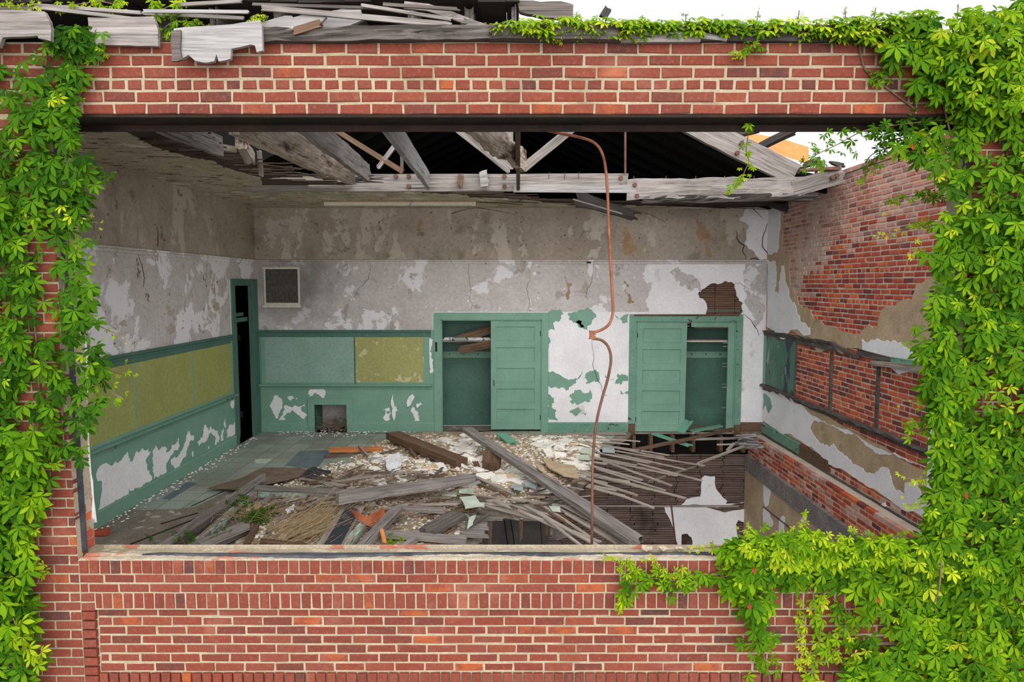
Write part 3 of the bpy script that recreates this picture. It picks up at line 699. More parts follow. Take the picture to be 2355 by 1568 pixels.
bw('plaster_patch', [(1120, 1185), (1265, 1185), (1262, 1300), (1110, 1300)], 'gloom', 0.014, 303, 0.02)
mb = MB(); zr = oz(1163); mb.box((0.4, YB - 0.03, zr - 0.012), (XR - 0.4, YB, zr + 0.02)); mb.build('picture_rail', M['lath_gray'], wall_below)
XW = 4.28
mb = MB(); mb.box((XW, 0.4, -3.4), (XW + 0.1, YB, -0.7))
wall_right_below = struct(mb.build('wall_right_below', M['tan']), 'brown plaster wall of the storey below')
for k, px in enumerate([[(1756, 1100), (1772, 1098), (1768, 1160), (1760, 1166), (1756, 1150)], [(1756, 1168), (1764, 1170), (1776, 1195), (1778, 1206), (1756, 1200)], [(1848, 1175), (1858, 1178), (1852, 1206), (1844, 1200)], [(1792, 1196), (1806, 1190), (1810, 1260), (1788, 1240)]]):
    sheet('white_plaster', [ragged(R2(px, XW), 0.08, 3, 330 + k)], lambda u, w, d: (XW - d, u, w), 0.005, -0.004, M['white'], wall_right_below)
ck = MB(); q = R2([(1756, 1165), (1836, 1228)], XW); ck.bar((XW - 0.006, q[0][0], q[0][1]), (XW - 0.006, q[1][0], q[1][1]), 0.02, 0.01, up=(1, 0, 0)); ck.build('picture_rail', M['dark_gray'], wall_right_below)
mb = MB(); mb.box((XL, 0.29, -3.5), (XR + 0.3, YB, -3.4)); struct(mb.build('floor_below', M['attic']), 'unseen dark floor added to close the storey below')  # unseen, added to keep light from below out of the pit
mb = MB(); mb.box((XL - 0.2, 0.29, -3.4), (XL, YB, 0)); struct(mb.build('wall_left_below', M['lower']), 'left wall of the storey below')

# floor with the great hole at its right
hole_px = [(1058, 1290), (1092, 1252), (1108, 1230), (1108, 1198), (1160, 1186), (1215, 1192), (1255, 1188), (1290, 1165), (1330, 1130), (1352, 1105), (1362, 1078), (1368, 1040), (1400, 1022), (1440, 1010), (1452, 998)]
hole_w = ragged(F2(hole_px), 0.06, 2, 5, False)
flo = [(XL, 0.29), (-0.75, 0.29)] + hole_w + [(2.12, YB + 0.55), (XL - 1.2, YB + 0.55), (XL - 1.2, dya), (XL, dya)]
floor = struct(sheet('floor', [flo], mp_floor, 0.0, -0.03, M['bare_floor']), 'broken classroom floor')
tl = ragged(F2([(575, 1002), (770, 996), (1000, 994), (1240, 995), (1395, 1000), (1365, 1040), (1345, 1080), (1290, 1130), (1180, 1160), (1060, 1120), (880, 1105), (700, 1082), (640, 1092), (560, 1118), (500, 1142), (440, 1168), (376, 1166)]), 0.05, 3, 6)
tl = [(max(XL + 0.03, a), min(YB - 0.02, b)) for a, b in tl]
tl2 = [(XL + 0.02, 4.1), (XL + 0.02, 7.0), (XL + 0.75, YB - 0.02)] + tl[3:]
sheet('tiles', [ragged([(XL + 0.02, 3.35), (XL + 0.02, YB - 0.02), (2.0, YB - 0.02)] + F2([(1378, 1036), (1352, 1078), (1300, 1125), (1180, 1160), (1060, 1125), (880, 1105), (700, 1082), (640, 1092), (560, 1120), (500, 1140), (450, 1165), (400, 1172)]), 0.03, 2, 6)], mp_floor, 0.006, 0.0005, M['tiles'], floor)
for k, px in enumerate([[(372, 1148), (430, 1110), (452, 1112), (392, 1150)], [(655, 1072), (690, 1038), (760, 1036), (742, 1062), (728, 1080)], [(585, 1059), (600, 1056), (626, 1056), (612, 1066), (588, 1066)]]):
    sheet('odd_tile', [F2(px)], mp_floor, 0.009, 0.002, M['tile_dark' if k < 2 else 'tile_pale'], floor)
mb = MB()
for a in [(300, 1252, 560, 1150), (440, 1165, 515, 1130), (370, 1205, 455, 1180)]:
    q = F2([(a[0], a[1]), (a[2], a[3])]); mb.bar((q[0][0], q[0][1], 0.003), (q[1][0], q[1][1], 0.003), 0.025, 0.008)
mb.build('board_gap', M['crack'], floor)

# joists at the edges of the floor hole
jb = MB()
for px in (1420, 1456, 1495, 1545, 1592, 1655, 1706):
    x = P(px, 1020, y=YB - 0.05).x; jb.box((x - 0.03, YB - 0.15, ZL + 0.02), (x + 0.03, YB + 1.2, -0.04))
struct(jb.build('beam_joists_back', M['brown_wood']), 'sawn joist ends under the closet wall')
mb = MB(); mb.box((2.1, YB - 0.02, -0.035), (XR, YB + 0.6, 0.0)); struct(mb.build('floor_closet', M['bare_floor']), 'closet floor over the joists')
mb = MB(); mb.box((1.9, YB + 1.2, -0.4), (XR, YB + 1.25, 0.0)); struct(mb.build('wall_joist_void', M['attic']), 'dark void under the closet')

# ceiling: plaster that still hangs at the left and back, laths showing past its torn edge
edge = F2([(262, 292), (330, 328), (430, 362), (540, 394), (600, 410), (602, 430), (700, 428), (800, 434), (880, 438), (1000, 446), (1075, 449), (1080, 456), (1220, 462), (1260, 467), (1330, 470), (1480, 474), (1600, 477)], ZC)
ce = [(XL, 0.29), (edge[0][0], 0.29)] + ragged(edge, 0.06, 3, 9, False) + [(2.6, YB), (XL, YB)]
ceiling = struct(sheet('ceiling', [ce], mp_ceil, 0.0, -0.012, M['ceil']), 'peeling plaster ceiling with a torn edge')
lm = MB(); r = random.Random(15); lim = edge; y = 0.45
while y < YB - 0.02:
    xs = [q[0] for q in lim if abs(q[1] - y) < 0.5] or [lim[-1][0]]
    best = min(lim, key=lambda q: abs(q[1] - y)); x1 = best[0] + r.uniform(0.05, 0.75) * (1 if y < 5.2 else 1.6)
    if y > YB - 0.9: x1 = XR - r.uniform(0, 0.4)
    lm.box((XL, y, ZC + 0.012), (min(x1, XR), y + 0.036, ZC + 0.02)); y += 0.043
lm.build('lath', M['lath_dark'], ceiling)

# ------------------------------------------------------------------ trim
def molding(name, a, b, mpf, prof, mat, parent=None, label=None, wob=0.0, seed=0):
    """run of moulding from u=a to u=b; prof = list of (out, up) points"""
    mb = MB(); r = random.Random(seed); n = max(2, int(abs(b - a) / 0.15)) if wob else 2
    rings = []
    for i in range(n + 1):
        u = a + (b - a) * i / n
        rings.append([mpf(u, w + r.uniform(-wob, wob), d + r.uniform(-wob, wob)) for d, w in prof])
    k = len(prof); vs = [p for R in rings for p in R]; fs = []
    for i in range(n):
        for j in range(k): fs.append((i*k + j, i*k + (j+1) % k, (i+1)*k + (j+1) % k, (i+1)*k + j))
    fs += [tuple(range(k)), tuple(n*k + j for j in range(k))[::-1]]
    mb.add(vs, fs); o = mb.build(name, mat, parent, recalc=True)
    if label: struct(o, label)
    return o
pic = [(0, ZPIC - 0.045), (0.022, ZPIC - 0.045), (0.022, ZPIC - 0.01), (0.045, ZPIC), (0.045, ZPIC + 0.022), (0, ZPIC + 0.03)]
cap = [(0, ZCAP - 0.13), (0.02, ZCAP - 0.13), (0.022, ZCAP - 0.075), (0.032, ZCAP - 0.07), (0.034, ZCAP - 0.045), (0.055, ZCAP - 0.03), (0.06, ZCAP), (0, ZCAP)]
led = [(0, ZLED - 0.055), (0.02, ZLED - 0.055), (0.024, ZLED - 0.02), (0.05, ZLED), (0.075, ZLED + 0.005), (0.075, ZLED + 0.035), (0, ZLED + 0.04)]
bas = [(0, 0.0), (0.022, 0.0), (0.022, 0.165), (0.014, 0.18), (0, 0.182)]
molding('trim_1', XL, ox(1766), mp_back, pic, M['lower'], None, 'picture rail along the back wall')
molding('trim_2', 0.3, YB, mp_left, pic, M['left_upper'], None, 'picture rail along the left wall')
molding('trim_3', XL, ox(992), mp_back, cap, M['green_dark'], None, 'green cap rail of the back wainscot')
molding('trim_4', 0.3, dya - 0.16, mp_left, cap, M['green_dark'], None, 'green cap rail of the left wainscot')
molding('trim_5', XL, ox(994), mp_back, led, M['green'], None, 'green chalk ledge on the back wall')
molding('trim_6', 0.3, dya - 0.1, mp_left, led, M['green_worn'], None, 'worn green chalk ledge on the left wall')
yy = lambda px, py: P(px, py, x=XR).y
molding('trim_7', yy(1925, 810), YB, mp_right, cap, M['dark_gray'], None, 'rotting cap rail of the right wall', 0.012, 3)
molding('trim_8', 2.0, YB, mp_right, led, M['dark_gray'], None, 'rotting dark ledge on the right wall', 0.012, 4)
molding('baseboard_back', nib + 0.11, ox(998), mp_back, bas, M['green'], None, 'green baseboard right of the wall niche')
molding('baseboard_back_corner', XL, nia - 0.11, mp_back, bas, M['green'], None, 'green baseboard left of the wall niche')
molding('baseboard_back_middle', ox(1260), ox(1446), mp_back, bas, M['green_worn'], None, 'green baseboard between the closets')
molding('baseboard_back_right', ox(1706), XR, mp_back, bas, M['brown_wood'], None, 'stripped brown baseboard right of the far closet')
molding('baseboard_left', 0.3, dya - 0.1, mp_left, bas, M['green'], None, 'green baseboard of the left wall')
yb1, yb2 = yy(1842, 1025), yy(1908, 1070)
molding('baseboard_right', yb1, YB, mp_right, [(d * 1.3, w + 0.0) for d, w in bas], M['green_worn'], None, 'green baseboard on the right wall')
molding('baseboard_right_bare', yb2, yb1, mp_right, [(d * 1.3, w - 0.02) for d, w in bas], M['brown_wood'], None, 'bare brown baseboard on the right wall')
molding('trim_9', 2.0, YB, mp_right, [(0, -0.06), (0.03, -0.06), (0.03, -0.02), (0, -0.02)], M['dark_gray'], None, 'thin wood strip under the right wall plaster', 0.008, 5)

# ------------------------------------------------------------------ chalkboards
t = thing('chalkboard', 'long olive chalkboard in three panels on the left wall', 'chalkboard', (XL, 5.0, 1.3))
def wbox(mpf, u0, w0, u1, w1, d0, d1, name, mat, parent):
    mb = MB(); a = mpf(u0, w0, d0); b = mpf(u1, w1, d1); mb.box(a, b); o = mb.build(name, mat); 
    if parent is not None:
        o.parent = parent; o.matrix_parent_inverse = Matrix.Translation(-parent.location)
    return o
lx = lambda px, py: P(px, py, x=XL).y
jl = [1.2, lx(310, 920), lx(441, 870), dya - 0.21]
for a, b in zip(jl[:-1], jl[1:]): wbox(mp_left, a + 0.006, ZLED + 0.075, b - 0.006, ZCAP - 0.135, 0.004, 0.016, 'panel', M['board_olive'], t)
for a in jl[1:3]: wbox(mp_left, a - 0.012, ZLED + 0.07, a + 0.012, ZCAP - 0.13, 0.004, 0.02, 'batten', M['green'], t)
wbox(mp_left, 1.2, ZLED + 0.04, jl[3], ZLED + 0.08, 0.004, 0.022, 'rail', M['green'], t)
wbox(mp_left, jl[3], ZLED + 0.04, jl[3] + 0.045, ZCAP - 0.1, 0.004, 0.024, 'stile', M['green'], t)
t = thing('chalkboard', 'pale green scuffed board at the left of the back wall wainscot', 'chalkboard', (ox(713), YB, 1.3))
wbox(mp_back, ox(612), ZLED + 0.07, ox(815), oz(772), 0.005, 0.018, 'panel', M['board_green'], t)
wbox(mp_back, ox(603), ZLED + 0.04, ox(612), ZCAP - 0.13, 0.005, 0.024, 'stile', M['green'], t)
wbox(mp_back, ox(612), ZLED + 0.04, ox(815), ZLED + 0.07, 0.005, 0.022, 'rail', M['green'], t)
t = thing('chalkboard', 'olive board with flaking beige spots beside the first closet', 'chalkboard', (ox(896), YB, 1.3))
wbox(mp_back, ox(819), ZLED + 0.07, ox(975), oz(773), 0.005, 0.018, 'panel', M['board_worn'], t)
wbox(mp_back, ox(815.5), ZLED + 0.04, ox(819), ZCAP - 0.13, 0.005, 0.016, 'gap_strip', M['green_dark'], t)
wbox(mp_back, ox(975), ZLED + 0.04, ox(988), ZCAP - 0.13, 0.005, 0.024, 'stile', M['green'], t)
wbox(mp_back, ox(819), ZLED + 0.04, ox(975), ZLED + 0.07, 0.005, 0.022, 'rail', M['green'], t)
t = thing('chalkboard', 'remnant of slate board in the corner of the right wall', 'chalkboard', (XR, 7.0, 1.3))
yc = yy(1831, 850)
wbox(mp_right, yc, ZLED + 0.05, YB - 0.12, ZCAP - 0.1, 0.006, 0.022, 'panel', M['slate'], t)
wbox(mp_right, YB - 0.12, ZLED + 0.04, YB, ZCAP - 0.1, 0.006, 0.03, 'stile', M['green'], t)
wbox(mp_right, yc - 0.02, ZLED + 0.05, yc, ZCAP - 0.1, 0.006, 0.026, 'edge_strip', M['dark_gray'], t)
for px, nm in ((1913, 'thin wooden batten on the right wall brick next to the slate remnant'), (2022, 'wooden batten on the right wall brick nearest the vines')):
    y = yy(px, 880); mb = MB(); mb.box((XR - 0.03, y - 0.025, ZLED + 0.04), (XR - 0.002, y + 0.025, ZCAP - 0.10))
    tag(mb.build('wall_batten', M['dark_gray']), nm, 'batten')
a, b = P(1936, 802, x=XR - 0.04), P(1970, 818, x=XR - 0.04)
plank('rail_splinter', P(1912, 790, x=XR - 0.05), P(1974, 822, x=XR - 0.05), 0.05, 0.03, M['dark_gray'], 'broken splinter of cap rail drooping on the right wall', 'wood scrap', up=(1, 0, 0))
plank('hanging_batten', P(2002, 834, x=XR - 0.06), P(2160, 850, x=XR - 0.06), 0.06, 0.03, M['lath_gray'], 'loose batten lying across the brick near the right vines', 'wood scrap', up=(1, 0, 0), rag=(0.9, 0.3), taper=1.3)
plank('hanging_trim', P(2048, 826, x=XR - 0.05), P(2130, 840, x=XR - 0.05), 0.06, 0.02, M['green_plank'], 'strip of green painted trim under the white plaster at right', 'wood scrap', up=(1, 0, 0))
plank('cap_rail_piece', P(1972, 808, x=XR - 0.03), P(2130, 850, x=XR - 0.03), 0.07, 0.04, M['dark_gray'], 'rotten length of cap rail below the white plaster at right', 'wood scrap', up=(1, 0, 0))

# ------------------------------------------------------------------ wall niche and its casing, vent grille, picture hook
nt = thing('wall_niche', 'low square opening in the wainscot heaped with dead leaves', 'fireplace', ((nia + nib) / 2, YB, 0))
def under(o, p):
    o.parent = p; o.matrix_parent_inverse = Matrix.Translation(-p.location); return o
mb = MB()
for a, b in (((nia, YB, 0), (nia - 0.02, YB + 0.55, niz)), ((nib, YB, 0), (nib + 0.02, YB + 0.55, niz)), ((nia, YB, niz), (nib, YB + 0.55, niz + 0.02))): mb.box(a, b)
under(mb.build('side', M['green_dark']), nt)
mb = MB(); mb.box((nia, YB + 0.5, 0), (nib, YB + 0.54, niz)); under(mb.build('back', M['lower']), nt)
mb = MB(); mb.box((nia - 0.02, YB, -0.02), (nib + 0.02, YB + 0.55, 0.0)); under(mb.build('hearth', M['bare_floor']), nt)
cw = ox(722) - ox(707)
wbox(mp_back, nia - cw, 0, nia, niz + cw, 0.004, 0.03, 'casing', M['green'], nt); wbox(mp_back, nib, 0, nib + cw, niz + cw, 0.004, 0.03, 'casing', M['green'], nt)
wbox(mp_back, nia, niz, nib, niz + cw, 0.004, 0.03, 'casing', M['green'], nt)

vt = thing('vent_grille', 'square wall vent with wire mesh in a white frame', 'vent', ((vna + vnb) / 2, YB, vnz0))
mb = MB(); mb.box((vna - 0.03, YB + 0.22, vnz0), (vnb + 0.03, YB + 0.24, vnz1)); under(mb.build('duct', M['attic']), vt)
mb = MB()
for a, b in (((vna - 0.02, YB + 0.03, vnz0 - 0.02), (vna, YB + 0.22, vnz1)), ((vnb, YB + 0.03, vnz0), (vnb + 0.02, YB + 0.22, vnz1)), ((vna, YB + 0.03, vnz1), (vnb, YB + 0.22, vnz1 + 0.02)), ((vna, YB + 0.03, vnz0 - 0.02), (vnb, YB + 0.22, vnz0))): mb.box(a, b)
under(mb.build('duct_side', M['attic']), vt)
for nm, u0, w0, u1, w1, dd in (('frame', vna - 0.035, vnz1 - 0.005, vnb + 0.035, vnz1 + 0.03, 0.03), ('sill', vna - 0.045, vnz0 - 0.055, vnb + 0.035, vnz0 - 0.01, 0.045), ('frame', vna - 0.02, vnz0 - 0.01, vna + 0.01, vnz1, 0.015), ('frame', vnb - 0.01, vnz0 - 0.01, vnb + 0.012, vnz1, 0.015), ('frame', vna - 0.02, vnz0 - 0.01, vnb + 0.012, vnz0 + 0.03, 0.02)):
    wbox(mp_back, u0, w0, u1, w1, 0.0, dd, nm, M['metal_pale'], vt)
mb = MB(); n = 14; W = vnb - vna; H = vnz1 - vnz0
for i in range(-3 * n, n):
    for sg in (1, -1):
        u0 = i * W / n; pts = []
        x0, x1 = u0, u0 + H * 1.6
        c0 = max(0.0, x0); c1 = min(W, x1)
        if c1 - c0 < 0.01: continue
        f = lambda x: (x - x0) / 1.6
        za, zb = f(c0), f(c1)
        if sg < 0: za, zb = H - za, H - zb
        mb.bar((vna + c0, YB + 0.012, vnz0 + za), (vna + c1, YB + 0.012, vnz0 + zb), 0.0045, 0.0045)
under(mb.build('wire_mesh', M['wire']), vt)
mb = MB(); p = P(796, 610, y=YB - 0.012); mb.box((p.x - 0.018, YB - 0.02, p.z - 0.06), (p.x + 0.018, YB, p.z + 0.03)); mb.ball((p.x, YB - 0.02, p.z + 0.01), 0.018)
tag(mb.build('wall_hook', M['lower']), 'small painted hook on the back wall right of the vent', 'hook')
p = P(1354, 604, y=YB - 0.03); mb = MB(); mb.box((p.x - 0.04, YB - 0.045, p.z - 0.01), (p.x + 0.04, YB - 0.03, p.z + 0.015)); tag(mb.build('rail_clip', M['steel']), 'small dark clip on the back wall picture rail', 'clip')

# ------------------------------------------------------------------ closets
def bx(mb, a, b, mi=0): mb.box(a, b, mi)
def closet(a, b, zt, za, label, casing_mats):
    """recess behind the wall with casing; returns its root"""
    t = thing('closet', label, 'closet', ((a + b) / 2, YB, 0)); D = 0.62
    def c(name, mb, mat): return under(mb.build(name, mat), t)
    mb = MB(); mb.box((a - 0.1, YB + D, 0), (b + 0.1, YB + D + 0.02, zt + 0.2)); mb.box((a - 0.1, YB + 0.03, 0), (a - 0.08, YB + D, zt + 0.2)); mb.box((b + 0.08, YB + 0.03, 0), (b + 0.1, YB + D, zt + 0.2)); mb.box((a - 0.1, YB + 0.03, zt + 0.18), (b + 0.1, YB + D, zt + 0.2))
    c('interior', mb, M['green_dark'])  # darker green than the casing, standing in for shade inside the closet
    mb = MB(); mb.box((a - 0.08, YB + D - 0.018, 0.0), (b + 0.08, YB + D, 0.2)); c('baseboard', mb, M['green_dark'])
    mb = MB(); mb.box((a - 0.08, YB + 0.14, 1.64), (b + 0.08, YB + D, 1.665)); c('shelf', mb, M['metal_pale'] if a > 1 else M['gray_wood'])
    mb = MB(); mb.box((a - 0.08, YB + D - 0.02, 1.30), (b + 0.08, YB + D, 1.42)); hr = c('hook_rail', mb, M['green'])
    for k in range(7):
        x = a + 0.1 + k * (b - a - 0.2) / 6; mb = MB(); mb.tube([(x, YB + D - 0.02, 1.37), (x, YB + D - 0.05, 1.36), (x, YB + D - 0.055, 1.385)], 0.006, 5); o = mb.build('hook', M['steel'], hr)
    w = 0.128; o_ = 0.028
    for nm, u0, w0, u1, w1 in (('casing_side', a - w, 0.0, a, zt + w), ('casing_side', b, 0.0, b + w * 0.9, zt + w), ('casing_head', a, zt, b, zt + w)):
        wbox(mp_back, u0, w0, u1, w1, 0.002, o_, nm, casing_mats[nm], t)
    for u0, w0, u1, w1 in ((a, 0, a + 0.018, zt), (b - 0.018, 0, b, zt), (a, zt - 0.018, b, zt)):
        mb = MB(); mb.box((u0, YB - 0.004, w0), (u1, YB + 0.14, w1)); c('jamb', mb, M['green'])
    return t
def panel_door(name, u0, u1, w0, w1, y, t, n=5, handle=None, hinge=None, tilt=0.0, label=None):
    """door leaf of n stacked sunk panels, built upright at depth y"""
    W = u1 - u0; H = w1 - w0; st = 0.105; rl = 0.11
    mb = MB()
    mb.box((0, 0, 0), (st, 0.035, H)); mb.box((W - st, 0, 0), (W, 0.035, H))
    ph = (H - rl * (n + 1)) / n
    for k in range(n + 1):
        z = k * (ph + rl); mb.box((st, 0.0015, z), (W - st, 0.0335, z + rl))
    leaf = mb.build(name, M['green'])
    leaf.location = (u0, y, w0); leaf.rotation_euler = (0, tilt, 0)
    for k in range(n):
        z = rl + k * (ph + rl); mb = MB()
        mb.box((st, 0.024, z), (W - st, 0.031, z + ph))
        for (p, q) in (((st, 0.010, z), (W - st, 0.026, z + 0.012)),): mb.box(p, q)
        mb.build('panel', M['green'], leaf)
    if handle is not None:
        mb = MB(); mb.box((handle, -0.006, H * 0.40), (handle + 0.03, 0.0, H * 0.40 + 0.11)); mb.box((handle + 0.008, -0.012, H * 0.4 + 0.02), (handle + 0.022, -0.004, H * 0.4 + 0.09)); mb.build('handle', M['green_dark'], leaf)
    if hinge is not None:
        for z in (0.18, H - 0.28):
            mb = MB(); mb.tube([(hinge, -0.006, z), (hinge, -0.006, z + 0.09)], 0.008, 6); mb.build('hinge', M['steel'], leaf)
    leaf.parent = t; leaf.matrix_parent_inverse = Matrix.Translation(-t.location)
    return leaf
g = M['green']; gw = M['green_worn']
cl1 = closet(c1a, c1b, zo1, 0, 'green closet left of the bare wall panel, its shelf cluttered with boards', {'casing_side': g, 'casing_head': g})
panel_door('door', ox(1129), c1b - 0.02, 0.045, zo1 - 0.015, YB + 0.012, cl1, handle=0.04, hinge=c1b - 0.025 - ox(1129))
p = P(1003, 797, y=YB - 0.03); wbox(mp_back, p.x - 0.016, p.z - 0.09, p.x + 0.02, p.z + 0.08, 0.02, 0.036, 'latch_plate', M['steel'], cl1)
cl2 = closet(c2a, c2b, zo2, 0, 'green closet at the right end of the back wall over the floor hole', {'casing_side': gw, 'casing_head': gw})
panel_door('door', c2a + 0.01, ox(1577), 0.01, zo2 - 0.015, YB + 0.006, cl2, hinge=0.0, tilt=0.006)
# what is left of the second leaf: a stile, a scrap of its top rail and the rail dowels
mb = MB(); q = ox(1673); W = c2b - q
sb = MB(); sb.box((q, YB + 0.01, 0.03), (c2b - 0.02, YB + 0.045, zo2 - 0.02)); sr = under(sb.build('door_stile', M['green']), cl2)
z0, z1 = oz(752), oz(740)
sb = MB(); sb.box((ox(1588), YB + 0.012, z0), (q, YB + 0.043, z1)); under(sb.build('top_rail', M['green']), cl2)
dm = MB()
for py in (789, 797, 836, 843, 884, 891, 938):
    z = oz(py); dm.tube([(q - 0.09, YB + 0.026, z), (q, YB + 0.026, z)], 0.008, 6)
for py in (744, 750):
    z = oz(py); dm.tube([(ox(1577), YB + 0.026, z), (ox(1577) + 0.06, YB + 0.026, z)], 0.008, 6)
dm.build('dowel', M['pale_wood'], sr); 
wbox(mp_back, c2a - 0.128, -0.14, c2a, 0.16, 0.026, 0.032, 'casing_foot', M['brown_wood'], cl2)
wbox(mp_back, c2b, -0.1, c2b + 0.115, 0.14, 0.026, 0.032, 'casing_foot', M['brown_wood'], cl2)
wbox(mp_back, c2a - 0.05, zo2 + 0.095, c2b + 0.05, zo2 + 0.13, 0.026, 0.031, 'worn_top_edge', M['brown_wood'], cl2)
# clutter on the shelf of the first closet
ys = YB + 0.22
plank('loose_board', P(1045, 785, y=ys), P(1145, 752, y=ys + 0.1), 0.16, 0.02, M['brown_wood'], 'reddish board tilted above the closet shelf', 'plank', up=(0, -1, 0.2))
plank('loose_board', P(1050, 806, y=ys - 0.15), P(1150, 786, y=ys - 0.1), 0.14, 0.02, M['brown_wood'], 'reddish board poking down below the closet shelf', 'plank', up=(0, -1, 0.1))
r = random.Random(31)
for k, (pa, pb, mt, lb) in enumerate([(1020, 1040, 'paper', 'pale folded papers at the left end of the closet shelf'), (1042, 1072, 'tile_blue', 'bluish papers lying flat on the closet shelf'), (1076, 1110, 'paper', 'stack of old papers at the middle of the closet shelf'), (1112, 1128, 'metal_pale', 'pale papers by the door on the closet shelf')]):
    xa, xb = ox(pa), ox(pb); tt = thing('paper_stack', lb, 'papers', ((xa + xb) / 2, YB + 0.3, 1.666))
    for j in range(3):
        mb = MB(); o_ = r.uniform(-0.02, 0.02); mb.box((xa + o_, YB + 0.18, 1.667 + j * 0.016), (xb + o_, YB + 0.42, 1.681 + j * 0.016)); under(mb.build('sheet', M[mt]), tt)

# ------------------------------------------------------------------ hall doorway in the left wall
mb = MB(); w = 0.115
mb.box((XL - 0.2, dya - 0.02, 0), (XL + 0.0, dya, dz)); mb.box((XL - 0.2, dyb, 0), (XL, dyb + 0.02, dz)); mb.box((XL - 0.2, dya, dz), (XL, dyb, dz + 0.02))
mb.box((XL, dya - w, 0), (XL + 0.03, dya, dz + w)); mb.box((XL, dyb, 0), (XL + 0.03, YB - 0.005, dz + w)); mb.box((XL, dyb + 0.1, 0), (XL + 0.045, dyb + 0.13, dz + w)); mb.box((XL, dya, dz), (XL + 0.03, dyb, dz + w))
door = struct(mb.build('door_1', M['green_dark']), 'tall green doorway with a transom into the dark hall')
ztr = P(541, 742, x=XL).z
mb = MB(); mb.box((XL - 0.14, dya, ztr), (XL - 0.02, dyb, ztr + 0.07)); mb.build('transom_bar', M['green_dark'], door)
mb = MB(); mb.box((XL - 0.11, dya + 0.02, ztr + 0.07), (XL - 0.08, dya + 0.09, dz)); mb.box((XL - 0.11, dya + 0.02, ztr + 0.09), (XL - 0.08, dyb - 0.02, ztr + 0.15)); mb.build('transom_sash', M['green_dark'], door)
mb = MB(); mb.bar((XL - 0.22, dyb + 0.03, ztr / 2), (XL - 0.95, dyb + 0.30, ztr / 2), 0.04, ztr - 0.04); leaf = mb.build('door_leaf', M['green'], door)
mb = MB()
for z in (0.35, ztr - 0.35): mb.box((XL - 0.19, dyb - 0.02, z), (XL - 0.15, dyb - 0.001, z + 0.11))
mb.build('hinge', M['steel'], leaf)
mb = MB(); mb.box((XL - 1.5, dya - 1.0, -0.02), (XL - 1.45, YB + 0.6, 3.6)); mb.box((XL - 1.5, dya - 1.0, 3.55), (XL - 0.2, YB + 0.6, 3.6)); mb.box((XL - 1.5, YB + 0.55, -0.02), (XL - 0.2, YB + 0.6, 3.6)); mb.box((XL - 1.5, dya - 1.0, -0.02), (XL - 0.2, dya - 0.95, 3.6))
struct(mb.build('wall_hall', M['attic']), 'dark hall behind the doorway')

# ------------------------------------------------------------------ lamp fitting, pipe, rods
p0, p1 = P(738, 463, z=ZC - 0.03), P(1096, 470, z=ZC - 0.03)
yl = (p0.y + p1.y) / 2
t = thing('lamp_fitting', 'long tubeless fluorescent strip fitting on the ceiling', 'ceiling lamp', ((p0.x + p1.x) / 2, yl, ZC))
mb = MB(); mb.box((p0.x, yl - 0.05, ZC - 0.02), (p1.x, yl + 0.08, ZC - 0.001)); under(mb.build('mounting_plate', M['stain']), t)
mb = MB(); mb.box((p0.x, yl - 0.035, ZC - 0.075), (p1.x - 0.05, yl + 0.06, ZC - 0.02)); under(mb.build('channel', M['metal_pale']), t)
mb = MB(); mb.box((p1.x - 0.05, yl - 0.05, ZC - 0.08), (p1.x, yl + 0.07, ZC - 0.02)); under(mb.build('end_cap', M['metal_pale']), t)
yp = 0.62
pp = [P(a, b, y=yp) for a, b in [(700, 281), (870, 283), (1000, 284), (1120, 287), (1210, 292), (1280, 305), (1345, 319), (1372, 333), (1386, 356), (1393, 390), (1397, 440), (1400, 520), (1405, 620), (1409, 690), (1409, 722), (1400, 746), (1382, 759), (1363, 764)]]
pipe = thing('gas_pipe', 'bent rusty pipe looping down in the window opening', 'pipe', P(1362, 770, y=yp))
mb = MB(); mb.tube(smooth_curve(pp, 6), 0.011, 10); under(mb.build('upper_pipe', M['rust'], smooth=True), pipe)
pp = [P(a, b, y=yp) for a, b in [(1363, 778), (1385, 783), (1400, 800), (1405, 828), (1398, 870), (1385, 915), (1374, 960), (1367, 1010), (1363, 1070), (1362, 1150), (1361, 1262), (1361, 1300)]]
mb = MB(); mb.tube(smooth_curve(pp, 6), 0.011, 10); under(mb.build('lower_pipe', M['rust_dark'], smooth=True), pipe)
c = P(1361, 770, y=yp); mb = MB(); mb.tube([c + Vector((0.0, 0, 0.03)), c + Vector((0, 0, -0.03))], 0.019, 10); mb.tube([c + Vector((0, 0, 0.032)), c + Vector((0, 0, 0.022))], 0.023, 10); mb.tube([c + Vector((0, 0, -0.022)), c + Vector((0, 0, -0.032))], 0.023, 10)
mb.tube([c + Vector((0, 0, 0.016)), c + Vector((0.03, 0, 0.016))], 0.015, 8); mb.tube([c + Vector((0, 0, -0.022)), c + Vector((0.03, 0, -0.022))], 0.015, 8)
under(mb.build('coupling', M['rust']), pipe)
mb = MB(); pa = P(700, 281, y=yp); mb.box((pa.x - 0.3, yp - 0.012, pa.z - 0.01), (pa.x, yp + 0.012, pa.z + 0.012)); under(mb.build('end_clamp', M['steel']), pipe)
a, b = P(1438, 272, y=4.9), P(1438, 398, y=4.9)
mb = MB(); mb.tube([a, b], 0.016, 8); rod1 = mb
mb = MB(); mb.tube([P(1526, 1050, y=6.6), P(1540, 1130, y=6.55), P(1557, 1275, y=6.5)], 0.014, 6); tag(mb.build('hanging_rod', M['rust_dark']), 'thin rusty rod leaning in the floor pit before the lath wall', 'rod')
